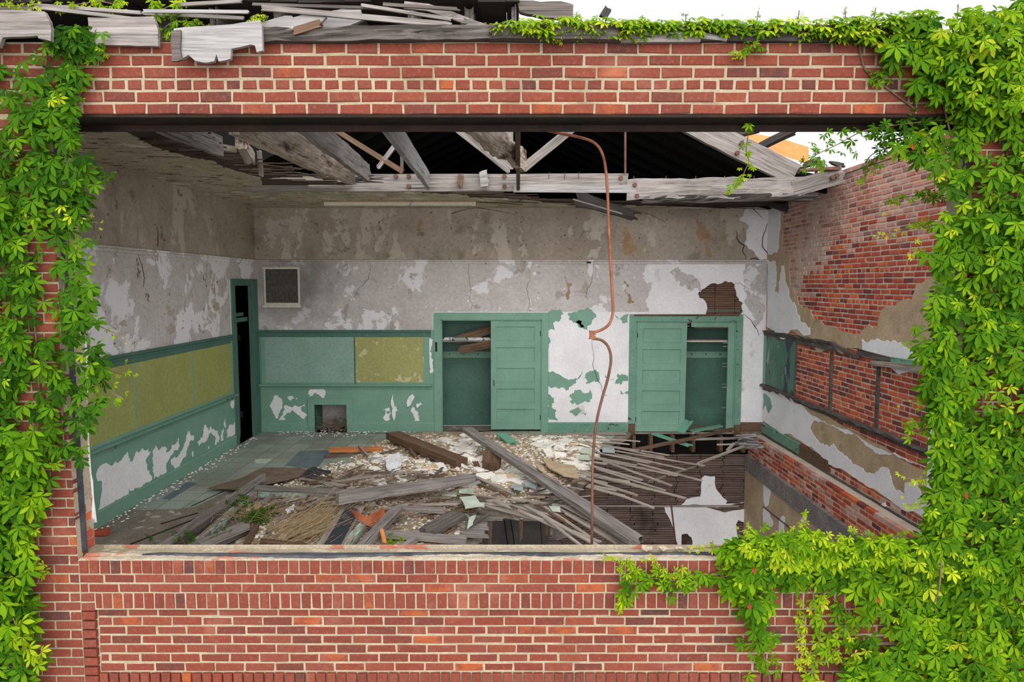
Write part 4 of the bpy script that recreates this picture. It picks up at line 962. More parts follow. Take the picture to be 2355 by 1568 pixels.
for k, (pts, lb) in enumerate([([(1160, 1196), (1164, 1230), (1172, 1270)], 'dark cable hanging below the front edge of the floor'), ([(1174, 1196), (1180, 1230), (1185, 1275)], 'second dark cable hanging below the torn floor'), ([(1240, 1180), (1244, 1220), (1248, 1270)], 'thin wire dangling below the floor nearer the pipe')]):
    mb = MB(); mb.tube([P(a, b, y=4.5) for a, b in pts], 0.008 if k < 2 else 0.005, 6); tag(mb.build('hanging_cable', M['attic']), lb, 'cable')
for k, (pts, lb) in enumerate([([(360, 334), (385, 365), (410, 395), (430, 430)], 'pale splinter dangling from the torn ceiling at left'), ([(1038, 491), (1075, 480), (1100, 478)], 'dark wire end left of the lamp fitting cap'), ([(1098, 478), (1140, 484), (1188, 494)], 'dark wire drooping right of the lamp fitting'), ([(1455, 482), (1500, 495), (1530, 511)], 'dark splinter under the ceiling edge right of the pipe'), ([(1730, 478), (1742, 490), (1756, 504)], 'dark splinter under the ceiling edge at the right corner'), ([(938, 478), (950, 462), (965, 450)], 'thin pale wire hanging by the lamp fitting')]):
    pl = dict(y=3.3) if k == 0 else dict(y=6.5)
    mb = MB(); mb.tube([P(a, b, **pl) for a, b in pts], 0.009, 5, r1=0.003); tag(mb.build('hanging_splinter' if k in (0, 3, 4) else 'wire', M['pale_wood'] if k in (0, 5) else M['brown_wood']), lb, 'splinter' if k in (0, 3, 4) else 'wire')

# ------------------------------------------------------------------ roof truss across the room
YT = 4.97
TT = lambda px, py, y=YT: P(px, py, y=y)
tr = thing('roof_truss', 'weathered wooden roof truss spanning the open room', 'truss', (0, YT, ZC))
def tp(name, p0, p1, w, t, mat, **kw):
    o = plank(name, p0, p1, w, t, M[mat], up=kw.pop('up', (0, -1, 0)), **kw)
    o.parent = tr; o.matrix_parent_inverse = Matrix.Translation(-tr.location)
    return o
tp('bottom_chord', TT(560, 422), TT(1445, 419), 0.235, 0.06, 'gray_wood', rag=(0.1, 0.05), wear=0.3)
tp('bottom_chord', TT(1180, 433, YT - 0.06), TT(1482, 435, YT - 0.06), 0.11, 0.05, 'pale_wood', rag=(0.1, 0.3), wear=0.3)
bc2 = tp('bottom_chord', TT(1440, 438, YT - 0.03), TT(1852, 432, YT - 0.2), 0.265, 0.09, 'gray_wood', rag=(0.05, 0.1), wear=1.4)
tp('bottom_chord_tip', TT(1820, 436, YT - 0.19), TT(1944, 398, YT - 0.3), 0.22, 0.09, 'gray_wood', rag=(0.1, 0.5), wear=1.0)
tp('rotten_underside', TT(1470, 462, YT - 0.04), TT(1890, 452, YT - 0.22), 0.09, 0.10, 'char', rag=(0.6, 2.0), wear=2.5)
tp('top_chord', TT(1838, 408, YT - 0.14), TT(1350, 165, YT - 0.1), 0.30, 0.09, 'gray_wood', rag=(0.4, 0.1), wear=0.5)
tp('top_chord', TT(1700, 352, YT + 0.06), TT(1380, 190, YT + 0.06), 0.12, 0.05, 'dark_gray', rag=(0.3, 0.1))
tp('web', TT(1178, 394), TT(1020, 268), 0.12, 0.05, 'gray_wood'); tp('web', TT(1198, 392), TT(1350, 268), 0.12, 0.05, 'gray_wood')
tp('web', TT(1172, 395, YT + 0.08), TT(1172, 268, YT + 0.08), 0.1, 0.06, 'gray_wood')
tp('web', TT(928, 396), TT(742, 280), 0.07, 0.05, 'brown_wood'); tp('web', TT(868, 388), TT(908, 335), 0.06, 0.05, 'gray_wood'); tp('web', TT(690, 350, YT + 0.02), TT(760, 285, YT + 0.02), 0.07, 0.05, 'gray_wood')
tp('web', TT(925, 398, YT + 0.06), TT(922, 280, YT + 0.06), 0.04, 0.04, 'dark_gray')
under(rod1.build('tie_rod', M['rust_dark']), tr)
for a, b in ((910, 405), (940, 405), (940, 428), (1160, 405), (1160, 428), (1428, 409), (1428, 427), (1460, 425), (1465, 450), (1706, 330), (1696, 352), (1915, 408), (1925, 404)):
    c = TT(a, b, YT - (0.05 if a < 1430 else 0.1 if a < 1480 else 0.24 if a < 1800 else 0.36)); mb = MB(); mb.tube([c + Vector((0, 0.03, 0)), c + Vector((0, -0.015, 0))], 0.03, 8); under(mb.build('bolt', M['rust_dark']), tr)
for px in (1262, 1298, 1330, 1456, 1530, 1598, 1664, 1732):
    c = TT(px, 412 if px < 1440 else 420, YT - 0.08); mb = MB(); mb.tube([c, c + Vector((0.01, -0.01, 0.09))], 0.006, 5); under(mb.build('nail', M['rust_dark']), tr)

plank('truss_scrap', TT(1057, 432, YT - 0.08), TT(1061, 396, YT - 0.08), 0.06, 0.05, M['brown_wood'], 'rotten stub clinging to the truss bottom chord', 'wood scrap', up=(0, -1, 0), rag=(0.6, 0.9), wear=2)
plank('truss_scrap', TT(1095, 412, YT - 0.1), TT(1130, 408, YT - 0.1), 0.2, 0.04, M['pale_wood'], 'pale torn wood flake on the truss chord right of centre stub', 'wood scrap', up=(0, -1, 0), rag=(0.9, 0.4), wear=2)

# joists from the front wall to the truss
def joist(n, l, p0, p1, h, t, mat, **kw): return plank('ceiling_joist', p0, p1, h, t, M[mat], l, 'joist', 'broken ceiling joists', up=(1, 0, 0.0), **kw)
joist(1, 'pale joist with a splinter running from the beam to the truss', P(880, 262, y=0.33), P(984, 414, y=YT - 0.03), 0.21, 0.05, 'pale_wood', rag=(0, 0.2))
joist(2, 'warm gray joist second left of the splintered pale one', P(668, 252, y=0.33), P(850, 402, y=YT - 0.25), 0.22, 0.06, 'gray_wood', rag=(0, 1.2), wear=0.8)
joist(3, 'thick joist half rotted brown hanging over the ceiling edge', P(535, 262, y=0.33), P(815, 398, y=4.3), 0.26, 0.08, 'rot_wood', rag=(0, 1.0), wear=1.5, bend=-0.01)
joist(4, 'short broken joist stub at the left under the beam', P(360, 270, y=0.33), P(508, 338, y=2.3), 0.2, 0.05, 'gray_wood', rag=(0, 0.2))
joist(5, 'dark rotten joist dangling left of the truss center post', P(1075, 262, y=0.6), P(1206, 372, y=3.5), 0.24, 0.08, 'rot_wood', rag=(0, 1.2), wear=2)
joist(6, 'narrow dark joist crossing in front of the truss center', P(1190, 225, y=0.33), P(1192, 420, y=YT - 0.1), 0.2, 0.045, 'brown_wood', rag=(0, 0.1))
plank('splinter', P(752, 310, y=2.2), P(815, 380, y=3.2), 0.03, 0.02, M['pale_wood'], 'long splinter peeling off the warm gray joist', 'splinter', taper=0.3)
plank('splinter', P(934, 315, y=2.4), P(962, 408, y=4.6), 0.06, 0.02, M['pale_wood'], 'long splinter peeling off the pale joist', 'splinter', taper=0.4, up=(1, 0, 0))
plank('hanging_stick', P(596, 345, y=3.2), P(601, 407, y=3.3), 0.05, 0.02, M['gray_wood'], 'short upright slat hanging at the torn ceiling edge', 'slat', up=(0, -1, 0))
plank('joist_block', P(480, 335, y=2.3), P(545, 345, y=2.6), 0.07, 0.06, M['lath_gray'], 'small block wedged at the end of the joist stub', 'wood block')
plank('rotten_block', P(555, 322, y=2.4), P(575, 372, y=3.0), 0.12, 0.1, M['rot_wood'], 'crumbling wood clump between the two left joists', 'wood block', rag=(0.9, 0.9), wear=3)
r = random.Random(44)
for k in range(54):          # torn laths hanging along the edge of the ceiling
    q = r.random(); a = P(300 + 560 * q, 312 + 105 * q ** 0.8 + r.uniform(-6, 6), z=ZC + 0.03); l = r.uniform(0.3, 0.9)
    plank('torn_lath', a + Vector((-l * 0.6, r.uniform(-.05, .05), 0.0)), a + Vector((l * 0.4, r.uniform(-.1, .1), r.uniform(-0.06, 0.05))), 0.036, 0.008, M['lath_dark'], 'dark torn lath sticking out of the ceiling edge', 'lath', 'torn ceiling laths', nw=2, rag=(0, 1.2))
for k in range(16):
    q = r.random(); a = P(700 + 330 * q, 418 + 18 * q + r.uniform(-5, 4), z=ZC + 0.02); l = r.uniform(0.4, 1.2)
    plank('torn_lath', a + Vector((-l * 0.5, 0, 0.0)), a + Vector((l * 0.5, r.uniform(-.1, .1), r.uniform(-0.05, 0.04))), 0.036, 0.008, M['lath_dark'], 'dark torn lath sticking out of the ceiling edge', 'lath', 'torn ceiling laths', nw=2, rag=(0, 1.2))
for k in range(34):
    q = r.random(); a = P(1080 + 680 * q, 461 + 12 * q + r.uniform(-7, 3), z=ZC + 0.02); l = r.uniform(0.5, 1.4)
    plank('torn_lath', a + Vector((-l * 0.5, 0, 0.0)), a + Vector((min(l * 0.5, XR - a.x - 0.05), r.uniform(-.1, .1), r.uniform(-0.07, 0.04))), 0.036, 0.008, M['lath_dark'], 'dark torn lath in the fringe along the back wall top', 'lath', 'torn back ceiling laths', nw=2, rag=(0, 1.2))
plank('charred_brace', P(1322, 455, y=6.3), P(1474, 500, y=6.0), 0.24, 0.08, M['char'], 'charred timber end poking down behind the pipe', 'timber', up=(0, -1, 0), rag=(0.3, 1.0), wear=1.5, taper=0.6)
plank('pale_strip', P(1318, 458, y=6.1), P(1432, 492, y=5.9), 0.05, 0.02, M['gray_wood'], 'thin pale strip hanging left of the charred timber', 'slat')
plank('charred_bracket', P(1770, 462, y=7.0), P(1826, 484, y=6.8), 0.2, 0.08, M['char'], 'curved charred block under the right truss end', 'timber', up=(0, -1, 0), rag=(0.2, 0.8), taper=0.5, wear=1.2)

# ------------------------------------------------------------------ attic behind the truss: dark deck following the top chord
cx = lambda px, py: (lambda p: (p.x, p.z))(P(px, py, y=YT))
a, b, c = cx(1842, 392), cx(1560, 258), cx(1180, 110)
prof = [(XL - 0.3, 4.35), (-a[0] + 0.2, a[1]), (0.0, c[1] + 0.25), (b[0], b[1] - 0.02), (a[0], a[1] - 0.03), (XR + 0.1, a[1] - 0.16)]
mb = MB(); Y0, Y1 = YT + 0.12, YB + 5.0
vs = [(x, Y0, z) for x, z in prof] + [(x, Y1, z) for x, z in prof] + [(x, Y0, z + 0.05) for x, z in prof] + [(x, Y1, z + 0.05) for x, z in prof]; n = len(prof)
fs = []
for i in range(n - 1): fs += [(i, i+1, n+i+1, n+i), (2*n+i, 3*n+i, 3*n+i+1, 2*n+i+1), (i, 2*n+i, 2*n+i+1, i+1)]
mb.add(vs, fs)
mb.box((XL - 0.3, Y1 - 0.05, 3.9), (XR + 0.3, Y1, 6.2)); mb.box((XL - 0.35, 0.4, ZC + 0.1), (XL - 0.3, YT, 4.98)); mb.box((XL - 0.35, YT, ZC + 0.1), (XL - 0.3, Y1, 5.8)); mb.box((XL - 0.3, YB + 0.0, ZC + 0.03), (XR, Y1, ZC + 0.08))  # black end, side and floor panels added to shut sky out of the attic
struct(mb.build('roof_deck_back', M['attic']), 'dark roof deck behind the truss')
mb = MB()
for k in range(9):
    f = k / 9; y = YT + 0.5 + k * 0.7
    for i in range(1, n - 1): mb.bar((prof[i][0], y, prof[i][1] - 0.06), (prof[i+1][0], y, prof[i+1][1] - 0.06), 0.05, 0.1)
struct(mb.build('roof_beam_back', M['attic']), 'rafters coloured black for the dark attic')

# front left roof still on: shingled deck over rafters whose tails have rotted
zr0, zr1, RY = 4.66, 4.92, 1.7
xe = P(1195, 8, y=0.35).x
mb = MB(); r = random.Random(50); x = -5.2
front = []
while x < xe:
    w = r.uniform(0.12, 0.2); y0 = 0.30 + r.uniform(-0.07, 0.06)
    mb.add([(x, y0, zr0), (min(x + w, xe), y0, zr0), (min(x + w, xe), RY, zr1), (x, RY, zr1), (x, y0, zr0 + 0.025), (min(x + w, xe), y0, zr0 + 0.025), (min(x + w, xe), RY, zr1 + 0.025), (x, RY, zr1 + 0.025)],
           [(0, 3, 2, 1), (4, 5, 6, 7), (0, 1, 5, 4), (1, 2, 6, 5), (2, 3, 7, 6), (3, 0, 4, 7)]); x += w + 0.003
rd = struct(mb.build('roof_front', M['char']), 'front roof deck over the left of the room')
mb = MB(); x = -5.2
while x < xe:
    w = r.uniform(0.18, 0.4); y0 = 0.26 + r.uniform(-0.05, 0.05); dzz = r.uniform(0.0, 0.02)
    mb.add([(x, y0, zr0 + 0.026 + dzz), (min(x + w, xe), y0, zr0 + 0.026 + dzz), (min(x + w, xe), y0 + 0.5, zr0 + 0.1), (x, y0 + 0.5, zr0 + 0.1), (x, y0, zr0 + 0.05 + dzz), (min(x + w, xe), y0, zr0 + 0.05 + dzz), (min(x + w, xe), y0 + 0.5, zr0 + 0.13), (x, y0 + 0.5, zr0 + 0.13)],
           [(0, 3, 2, 1), (4, 5, 6, 7), (0, 1, 5, 4), (1, 2, 6, 5), (2, 3, 7, 6), (3, 0, 4, 7)]); x += w
mb.build('shingles', M['rust_sheet'], rd)
names = {640: 'rotted rafter tail under the roof edge left of the curled boards', 945: 'rotted rafter tail nearest the fallen curved board', 1078: 'rotted rafter tail just left of the roof opening edge', 1182: 'slim rotted rafter tail beside the gray fascia end'}
for px in (340, 490, 640, 790, 945, 1078, 1182):
    p = P(px, 40, y=0.42); lab = names.get(px, 'dark rafter above the ragged boards at left')
    o = plank('rafter', (p.x, 0.40, 4.53), (p.x, RY, 4.77), 0.06 if px < 1100 else 0.035, 0.24, M['gray_wood'] if px > 700 else M['dark_gray'], lab, 'rafter', 'front roof rafters', rag=(1.5, 0), wear=1.2)
mb = MB(); mb.box((-4.6, RY - 0.1, 4.3), (xe, RY - 0.06, 4.9))  # black panel added so the gap above the beam reads as dark
struct(mb.build('attic_backing', M['attic']), 'black backing added behind the attic gap')
# timbers along the top of the brick beam
ZT = ZBM + 0.468
F = lambda px, py, y=-0.02: P(px, py, y=y)
plank('wall_plate', F(602, 88, 0.02), F(1160, 82, 0.02), 0.085, 0.16, M['plate_wood'], 'rotting timber plate on the brick beam under the black attic gap', 'timber', up=(0, -1, 0), wear=1.6)
plank('wall_plate', F(1120, 82, 0.0), F(1432, 84, 0.0), 0.09, 0.16, M['plate_wood'], 'dark timber plate on the beam under the first yellow vine', 'timber', up=(0, -1, 0), wear=0.7)
plank('wall_plate', F(1430, 86, 0.03), F(2130, 84, 0.03), 0.1, 0.14, M['char'], 'blackened timber plate on the beam right of the pale board', 'timber', up=(0, -1, 0), wear=0.8)
plank('pale_fascia', F(1426, 88, -0.03), F(1611, 86, -0.03), 0.062, 0.03, M['gray_wood'], 'pale board nailed on top of the beam at centre right', 'plank', up=(0, -1, 0), rag=(0.1, 0.1))
plank('pale_sliver', F(1608, 82, -0.03), F(1674, 92, -0.03), 0.04, 0.025, M['pale_wood'], 'small pale sliver right of the pale board on the beam', 'plank', up=(0, -1, 0), taper=0.6)
def boardshape(name, px, y, t, mat, label, amp=0.03, seed=1, cat='plank', it=2):
    o = sheet(name, [ragged([(q.x, q.z) for q in (P(a, b, y=y) for a, b in px)], amp, it, seed)], lambda u, w, d: (w, -d, 0) and (u, y - d, w), t / 2, -t / 2, M[mat])
    # lie grain along X
    return tag(o, label, cat)
boardshape('fascia_board', [(402, 68), (425, 64), (600, 48), (604, 60), (606, 118), (592, 122), (588, 106), (578, 104), (534, 114), (532, 137), (505, 143), (500, 126), (494, 143), (475, 146), (452, 142), (436, 128), (415, 138), (402, 142)], -0.09, 0.03, 'pale_wood', 'white weathered fascia board with a scalloped broken lower edge', 0.012, 5)
mb = MB(); p = [P(a, b, y=-0.088) for a, b in ((396, 70), (418, 68), (416, 138), (396, 144))]
boardshape('fascia_end', [(395, 72), (417, 70), (420, 138), (408, 142), (396, 142)], -0.112, 0.02, 'dark_gray', 'mossy dark end block of the scalloped fascia board', 0.03, 6, 'wood block')
boardshape('fascia_board', [(604, 52), (672, 38), (676, 42), (740, 25), (752, 40), (735, 60), (690, 78), (628, 82), (608, 78)], -0.03, 0.03, 'pale_wood', 'tilted pale board with splintered top right of the scalloped fascia', 0.03, 7)
boardshape('fascia_board', [(735, 30), (830, 22), (838, 46), (790, 68), (745, 78), (738, 62)], 0.1, 0.03, 'pale_wood', 'pale tapered board in the attic gap left of the rotted rafter tail', 0.03, 17)
plank('wood_wedge', F(672, 76, -0.05), F(742, 55, -0.05), 0.05, 0.05, M['brown_wood'], 'small brown wedge on the tilted pale board', 'wood block', up=(0, -1, 0))
boardshape('fascia_board', [(-60, 26), (60, 26), (105, 28), (117, 50), (120, 96), (92, 90), (90, 84), (10, 88), (2, 110), (-60, 110)], -0.16, 0.03, 'gray_wood', 'gray fascia board at the top left corner above the vines', 0.02, 8)
boardshape('fascia_board', [(205, 42), (356, 40), (366, 72), (367, 108), (300, 106), (210, 104)], -0.05, 0.03, 'gray_wood', 'gray board behind the vine leaves left of the scalloped fascia', 0.01, 9)
boardshape('fascia_board', [(1190, 4), (1290, 6), (1318, 14), (1316, 46), (1260, 44), (1195, 30)], 0.4, 0.05, 'dark_gray', 'dark gray fascia end of the roof against the sky', 0.02, 10)
for k, (a, b, w, mt, lb) in enumerate([((80, 16), (312, 44), 0.03, 'gray_wood', 'lowest thin strip of roof edging at the far left'), ((80, 12), (330, 30), 0.03, 'gray_wood', 'second thin strip of roof edging at the far left'), ((100, 20), (565, 42), 0.03, 'gray_wood', 'long thin roof strip reaching over the scalloped fascia'), ((330, 26), (580, 28), 0.03, 'pale_wood', 'thin pale roof strip above the scalloped fascia'), ((400, 12), (560, 3), 0.03, 'gray_wood', 'short roof strip tilted up at top left'),
        ((580, 10), (900, 20), 0.025, 'dark_gray', 'long thin strip just under the shingle edge'), ((600, 18), (1045, 58), 0.05, 'gray_wood', 'long loose strip slanting down across the black attic gap'), ((830, 12), (1045, 46), 0.03, 'gray_wood', 'thin strip over the slanting loose strip'), ((880, 10), (1060, 22), 0.03, 'dark_gray', 'dark thin strip below the roof edge near the centre'), ((-60, 20), (90, 22), 0.05, 'dark_gray', 'dark roof edge strip above the top left fascia')]):
    plank('roof_strip', F(a[0], a[1], -0.06 + 0.03 * (k % 3)), F(b[0], b[1], -0.05 + 0.03 * (k % 3)), w * 0.7, 0.016, M[mt], lb, 'slat', up=(0, -1, 0), rag=(0.3, 1.5))
q = [F(a, b, 0.1 - 0.02 * i) for i, (a, b) in enumerate([(930, 12), (985, 18), (1040, 36), (1090, 56), (1135, 70)])]
mb = MB()
for i in range(len(q) - 1): mb.bar(q[i], q[i + 1] + (q[i + 1] - q[i]) * 0.05, 0.02, 0.045, up=(0, 0, 1))
tag(mb.build('curved_board', M['gray_wood']), 'curved sagging board hanging out of the black attic gap', 'plank')
plank('black_stub', P(1384, 44, y=2.0), P(1402, 14, y=2.0), 0.07, 0.05, M['char'], 'black timber stub sticking up against the sky', 'timber', up=(0, -1, 0))
mb = MB()
for px, py in ((660, 60), (680, 68), (812, 70), (976, 70), (580, 55)): c = F(px, py, 0.0); mb.tube([c, c + Vector((0.03, -0.01, -0.06))], 0.004, 5)
tag(mb.build('nails', M['rust_dark']), 'bent rusty nails standing in the timber plate', 'nails', kind='stuff')
# beyond the truss on the right: boards, orange parapet corner, twisted roof scraps
plank('charred_board', P(1735, 345, y=5.0), P(1836, 296, y=4.6), 0.13, 0.05, M['char'], 'charred board sticking up to the right of the truss chord', 'plank', up=(0, -0.8, 0.6), bend=0.02)
plank('charred_board', P(1660, 318, y=5.1), P(1748, 296, y=5.0), 0.11, 0.04, M['char'], 'short charred board stub above the truss chord', 'plank', up=(0, -0.8, 0.6))
plank('charred_board', P(1668, 292, y=5.0), P(1640, 270, y=5.0), 0.1, 0.04, M['char'], 'black board end just under the lintel by the sky', 'plank', up=(0, -0.8, 0.6))
c = [P(a, b, y=9.5) for a, b in [(1655, 298), (1790, 322), (1853, 342), (1852, 386), (1800, 366), (1700, 330)]]
o = sheet('parapet_corner', [[(q.x, q.z) for q in c]], lambda u, w, d: (u, 9.5 - d, w), 0.15, -0.15, M['copper'])
tag(o, 'orange clay parapet corner beyond the roof at right', 'parapet')
c = [P(a, b, y=9.4) for a, b in [(1740, 344), (1850, 380), (1848, 400), (1750, 385)]]
sheet('lower_face', [[(q.x, q.z) for q in c]], lambda u, w, d: (u, 9.4 - d, w), 0.15, -0.15, M['lower'], o)
for k, (a, b, w, lb) in enumerate([((1770, 385), (1852, 392), 0.12, 'crumpled black roofing scrap at the truss end'), ((1838, 385), (1890, 368), 0.1, 'black roofing scrap tilted against the sky'), ((1905, 372), (1946, 384), 0.1, 'black roofing scrap next to the brick wall top'), ((1835, 392), (1935, 388), 0.05, 'long rusted strip along the top of the truss end')]):
    plank('roofing_scrap', P(a[0], a[1], y=5.0 - 0.1 * k), P(b[0], b[1], y=4.9 - 0.1 * k), w, 0.025, M['char' if k < 3 else 'rust_dark'], lb, 'roofing scrap', up=(0.2, -0.7, 0.6), wear=2.5, rag=(0.8, 0.8), twist=0.8)
mb = MB(); mb.tube([P(1876, 400, y=4.7), P(1884, 368, y=4.7)], 0.02, 6); mb.tube([P(1888, 398, y=4.7), P(1886, 375, y=4.7)], 0.016, 6); tag(mb.build('bent_strap', M['rust']), 'bent rusty strap on top of the truss end', 'strap')

# ledger along the right wall of the pit
q0, q1 = P(1716, 1050, x=XW - 0.02), P(1960, 1245, x=XW - 0.02)
mb = MB(); mb.box((XW - 0.03, 1.2, -0.68), (XFOOT + 0.02, YB - 0.05, -0.40)); 
tag(mb.build('ledger_timber', M['gray_wood']), 'long gray ledger timber along the right side of the pit', 'timber')

# ------------------------------------------------------------------ rubble on the floor
DR = random.Random(77)
Z = lambda px, py, z=0.06: P(px, py, z=z)
def mound():
    poly = F2([(830, 1030), (905, 1000), (1010, 990), (1260, 1000), (1400, 1004), (1380, 1040), (1355, 1085), (1310, 1125), (1240, 1160), (1120, 1165), (1100, 1195), (1090, 1235), (1050, 1290), (500, 1290), (620, 1130), (700, 1090), (800, 1070)])
    xs = [p[0] for p in poly]; ys = [p[1] for p in poly]; st = 0.07
    nx = int((max(xs) - min(xs)) / st) + 1; ny = int((max(ys) - min(ys)) / st) + 1
    from mathutils import noise
    vs = []; idx = {}; fs = []
    def dist(x, y):
        m = 9
        for i in range(len(poly)):
            a, b = poly[i], poly[(i + 1) % len(poly)]; dx, dy = b[0]-a[0], b[1]-a[1]; t = max(0, min(1, ((x-a[0])*dx + (y-a[1])*dy) / (dx*dx + dy*dy)))
            m = min(m, math.hypot(x - a[0] - t*dx, y - a[1] - t*dy))
        return m
    for i in range(nx + 1):
        for j in range(ny + 1):
            x = min(xs) + i * st; y = min(ys) + j * st
            if inside(x, y, [poly]) and y < YB - 0.05 and y > 0.45:
                d = dist(x, y); h = min(1, d / 0.5)
                z = 0.012 + h * (0.055 + 0.05 * noise.noise((x * 1.3, y * 1.3, 0)) + 0.03 * noise.noise((x * 5, y * 5, 3)) + 0.015 * noise.noise((x * 15, y * 15, 5)))
                idx[(i, j)] = len(vs); vs.append((x + DR.uniform(-.02, .02), y + DR.uniform(-.02, .02), max(0.008, z)))
    for (i, j) in list(idx):
        q = [idx.get(k) for k in ((i, j), (i+1, j), (i+1, j+1), (i, j+1))]
        if None not in q: fs.append(q)
    mb = MB(); mb.add(vs, fs); return mb.build('rubble_bed', M['soil'], smooth=True), vs
rub, rubv = mound()
tag(rub, 'dusty bed of crumbled plaster and dirt on the floor', 'rubble', kind='stuff')
rub_a = np.array(rubv)
def hz(x, y):
    d = (rub_a[:, 0] - x) ** 2 + (rub_a[:, 1] - y) ** 2; i = int(d.argmin())
    return float(rub_a[i, 2]) if d[i] < 0.03 else 0.008

def chip_mesh(k, n=None):
    r = random.Random(900 + k); n = n or r.randint(4, 7); pts = []
    for i in range(n):
        a = 2 * math.pi * (i + r.uniform(-0.3, 0.3)) / n; q = r.uniform(0.35, 0.55); pts.append((q * math.cos(a), q * math.sin(a) * 0.8))
    pts = ragged(pts, 0.05, 1, k); mb = MB(); tl = r.uniform(-0.12, 0.12)
    v, f = sheet_data([pts], lambda u, w, d: (u, w, d + tl * u * u), 0.06, -0.06); mb.add(v, f)
    me = bpy.data.meshes.new('plaster_chip'); me.from_pydata(mb.v, [], mb.f); me.update(); return me
CH = [chip_mesh(k) for k in range(14)]
CHM = {}
def chip(name, k, mat, x, y, s, lab, cat, group, lift=0.012, tl=0.35):
    key = (k, mat)
    if key not in CHM:
        me = CH[k].copy(); me.materials.append(M[mat]); CHM[key] = me
    o = bpy.data.objects.new(name, CHM[key]); COL.objects.link(o)
    o.location = (x, y, hz(x, y) + lift); o.scale = (s, s, s * 0.8); o.rotation_euler = (DR.gauss(0, tl * 0.5), DR.gauss(0, tl * 0.5), DR.uniform(0, 6.28))
    return tag(o, lab, cat, group)
areas = [([(1250, 998), (1395, 1004), (1375, 1045), (1330, 1100), (1260, 1060), (1225, 1010)], 100, 0.10, 0.36, 'white plaster slab in the drift between the closets', 'plaster slabs between the closets', 'chip_white'),
         ([(1010, 1010), (1070, 1000), (1130, 1040), (1215, 1090), (1260, 1135), (1130, 1110), (1040, 1060)], 90, 0.10, 0.36, 'white plaster slab beside the long gray plank', 'plaster slabs beside the long plank', 'chip_white'),
         ([(790, 1060), (900, 1040), (1060, 1080), (1100, 1100), (960, 1112), (830, 1100)], 48, 0.10, 0.30, 'pale plaster chip lying on the floor tiles before the gray timber', 'plaster chips on the floor middle', 'chip_white'),
         ([(1100, 1080), (1240, 1090), (1310, 1110), (1290, 1150), (1180, 1150), (1090, 1120)], 26, 0.08, 0.2, 'small plaster chip near the edge of the floor hole', 'plaster chips by the floor hole', 'chip_tan'),
         ([(1020, 1010), (1380, 1010), (1340, 1090), (1240, 1130), (900, 1090)], 36, 0.10, 0.32, 'tan brown-coat plaster lump among the white slabs', 'tan plaster lumps', 'chip_tan')]
for px, n, s0, s1, lab, grp, mt in areas:
    poly = F2(px, 0.06); xs = [p[0] for p in poly]; ys = [p[1] for p in poly]; k = 0
    while k < n:
        x, y = DR.uniform(min(xs), max(xs)), DR.uniform(min(ys), max(ys))
        if inside(x, y, [poly]) and y < YB - 0.2:
            chip('plaster_chip', DR.randrange(14), mt, x, y, s0 + (s1 - s0) * DR.random() ** 1.6, lab, 'plaster chip', grp); k += 1
# crumbs nobody could count
mb = MB(); mt_i = []
poly = F2([(640, 1090), (800, 1050), (900, 1005), (1395, 1000), (1370, 1050), (1330, 1105), (1225, 1150), (1130, 1150), (1085, 1175), (1060, 1240), (560, 1245)], 0.05); xs = [p[0] for p in poly]; ys = [p[1] for p in poly]; k = 0
while k < 5200:
    x, y = DR.uniform(min(xs), max(xs)), DR.uniform(min(ys), max(ys))
    if y < YB - 0.1 and y > 0.5 and inside(x, y, [poly]):
        s = DR.uniform(0.006, 0.024); z = hz(x, y) + s * 0.15; a = DR.uniform(0, 3.14); ca, sa = math.cos(a) * s, math.sin(a) * s; h = s * DR.uniform(0.3, 0.7)
        mb.add([(x+ca, y+sa, z), (x-sa, y+ca, z), (x-ca, y-sa, z), (x+sa, y-ca, z), (x+ca*.7, y+sa*.7, z+h), (x-sa*.8, y+ca*.8, z+h*.9), (x-ca*.8, y-sa*.8, z+h), (x+sa*.7, y-ca*.7, z+h*1.1)],
               [(4,5,6,7), (0,1,5,4), (1,2,6,5), (2,3,7,6), (3,0,4,7)], 0 if DR.random() < 0.62 else 1); k += 1
o = mb.build('plaster_crumbs', [M['chip_white'], M['chip_tan']]); tag(o, 'fine white and tan plaster crumbs over the whole rubble', 'rubble', kind='stuff')
# crumbs along the foot of the left and back walls
mb = MB()
for k in range(430):
    if k < 180: x = DR.uniform(XL + 0.03, XL + 0.03 + 0.22 * DR.random() + 0.02); y = DR.uniform(2.2, 7.2)
    elif k < 280: x = DR.uniform(XL + 0.3, -1.3); y = YB - 0.03 - 0.25 * DR.random() ** 2
    else: x = DR.uniform(nia - 0.2, nib + 0.4); y = YB + DR.uniform(-0.45, 0.4)
    s = DR.uniform(0.008, 0.025); z = 0.012; a = DR.uniform(0, 3.14); ca, sa = math.cos(a) * s, math.sin(a) * s
    mb.add([(x+ca, y+sa, z), (x-sa, y+ca, z), (x-ca, y-sa, z), (x+sa, y-ca, z), (x, y, z + s * .6)], [(0,1,4), (1,2,4), (2,3,4), (3,0,4)])
tag(mb.build('wall_foot_crumbs', M['chip_white']), 'line of plaster crumbs along the foot of the walls', 'rubble', kind='stuff')

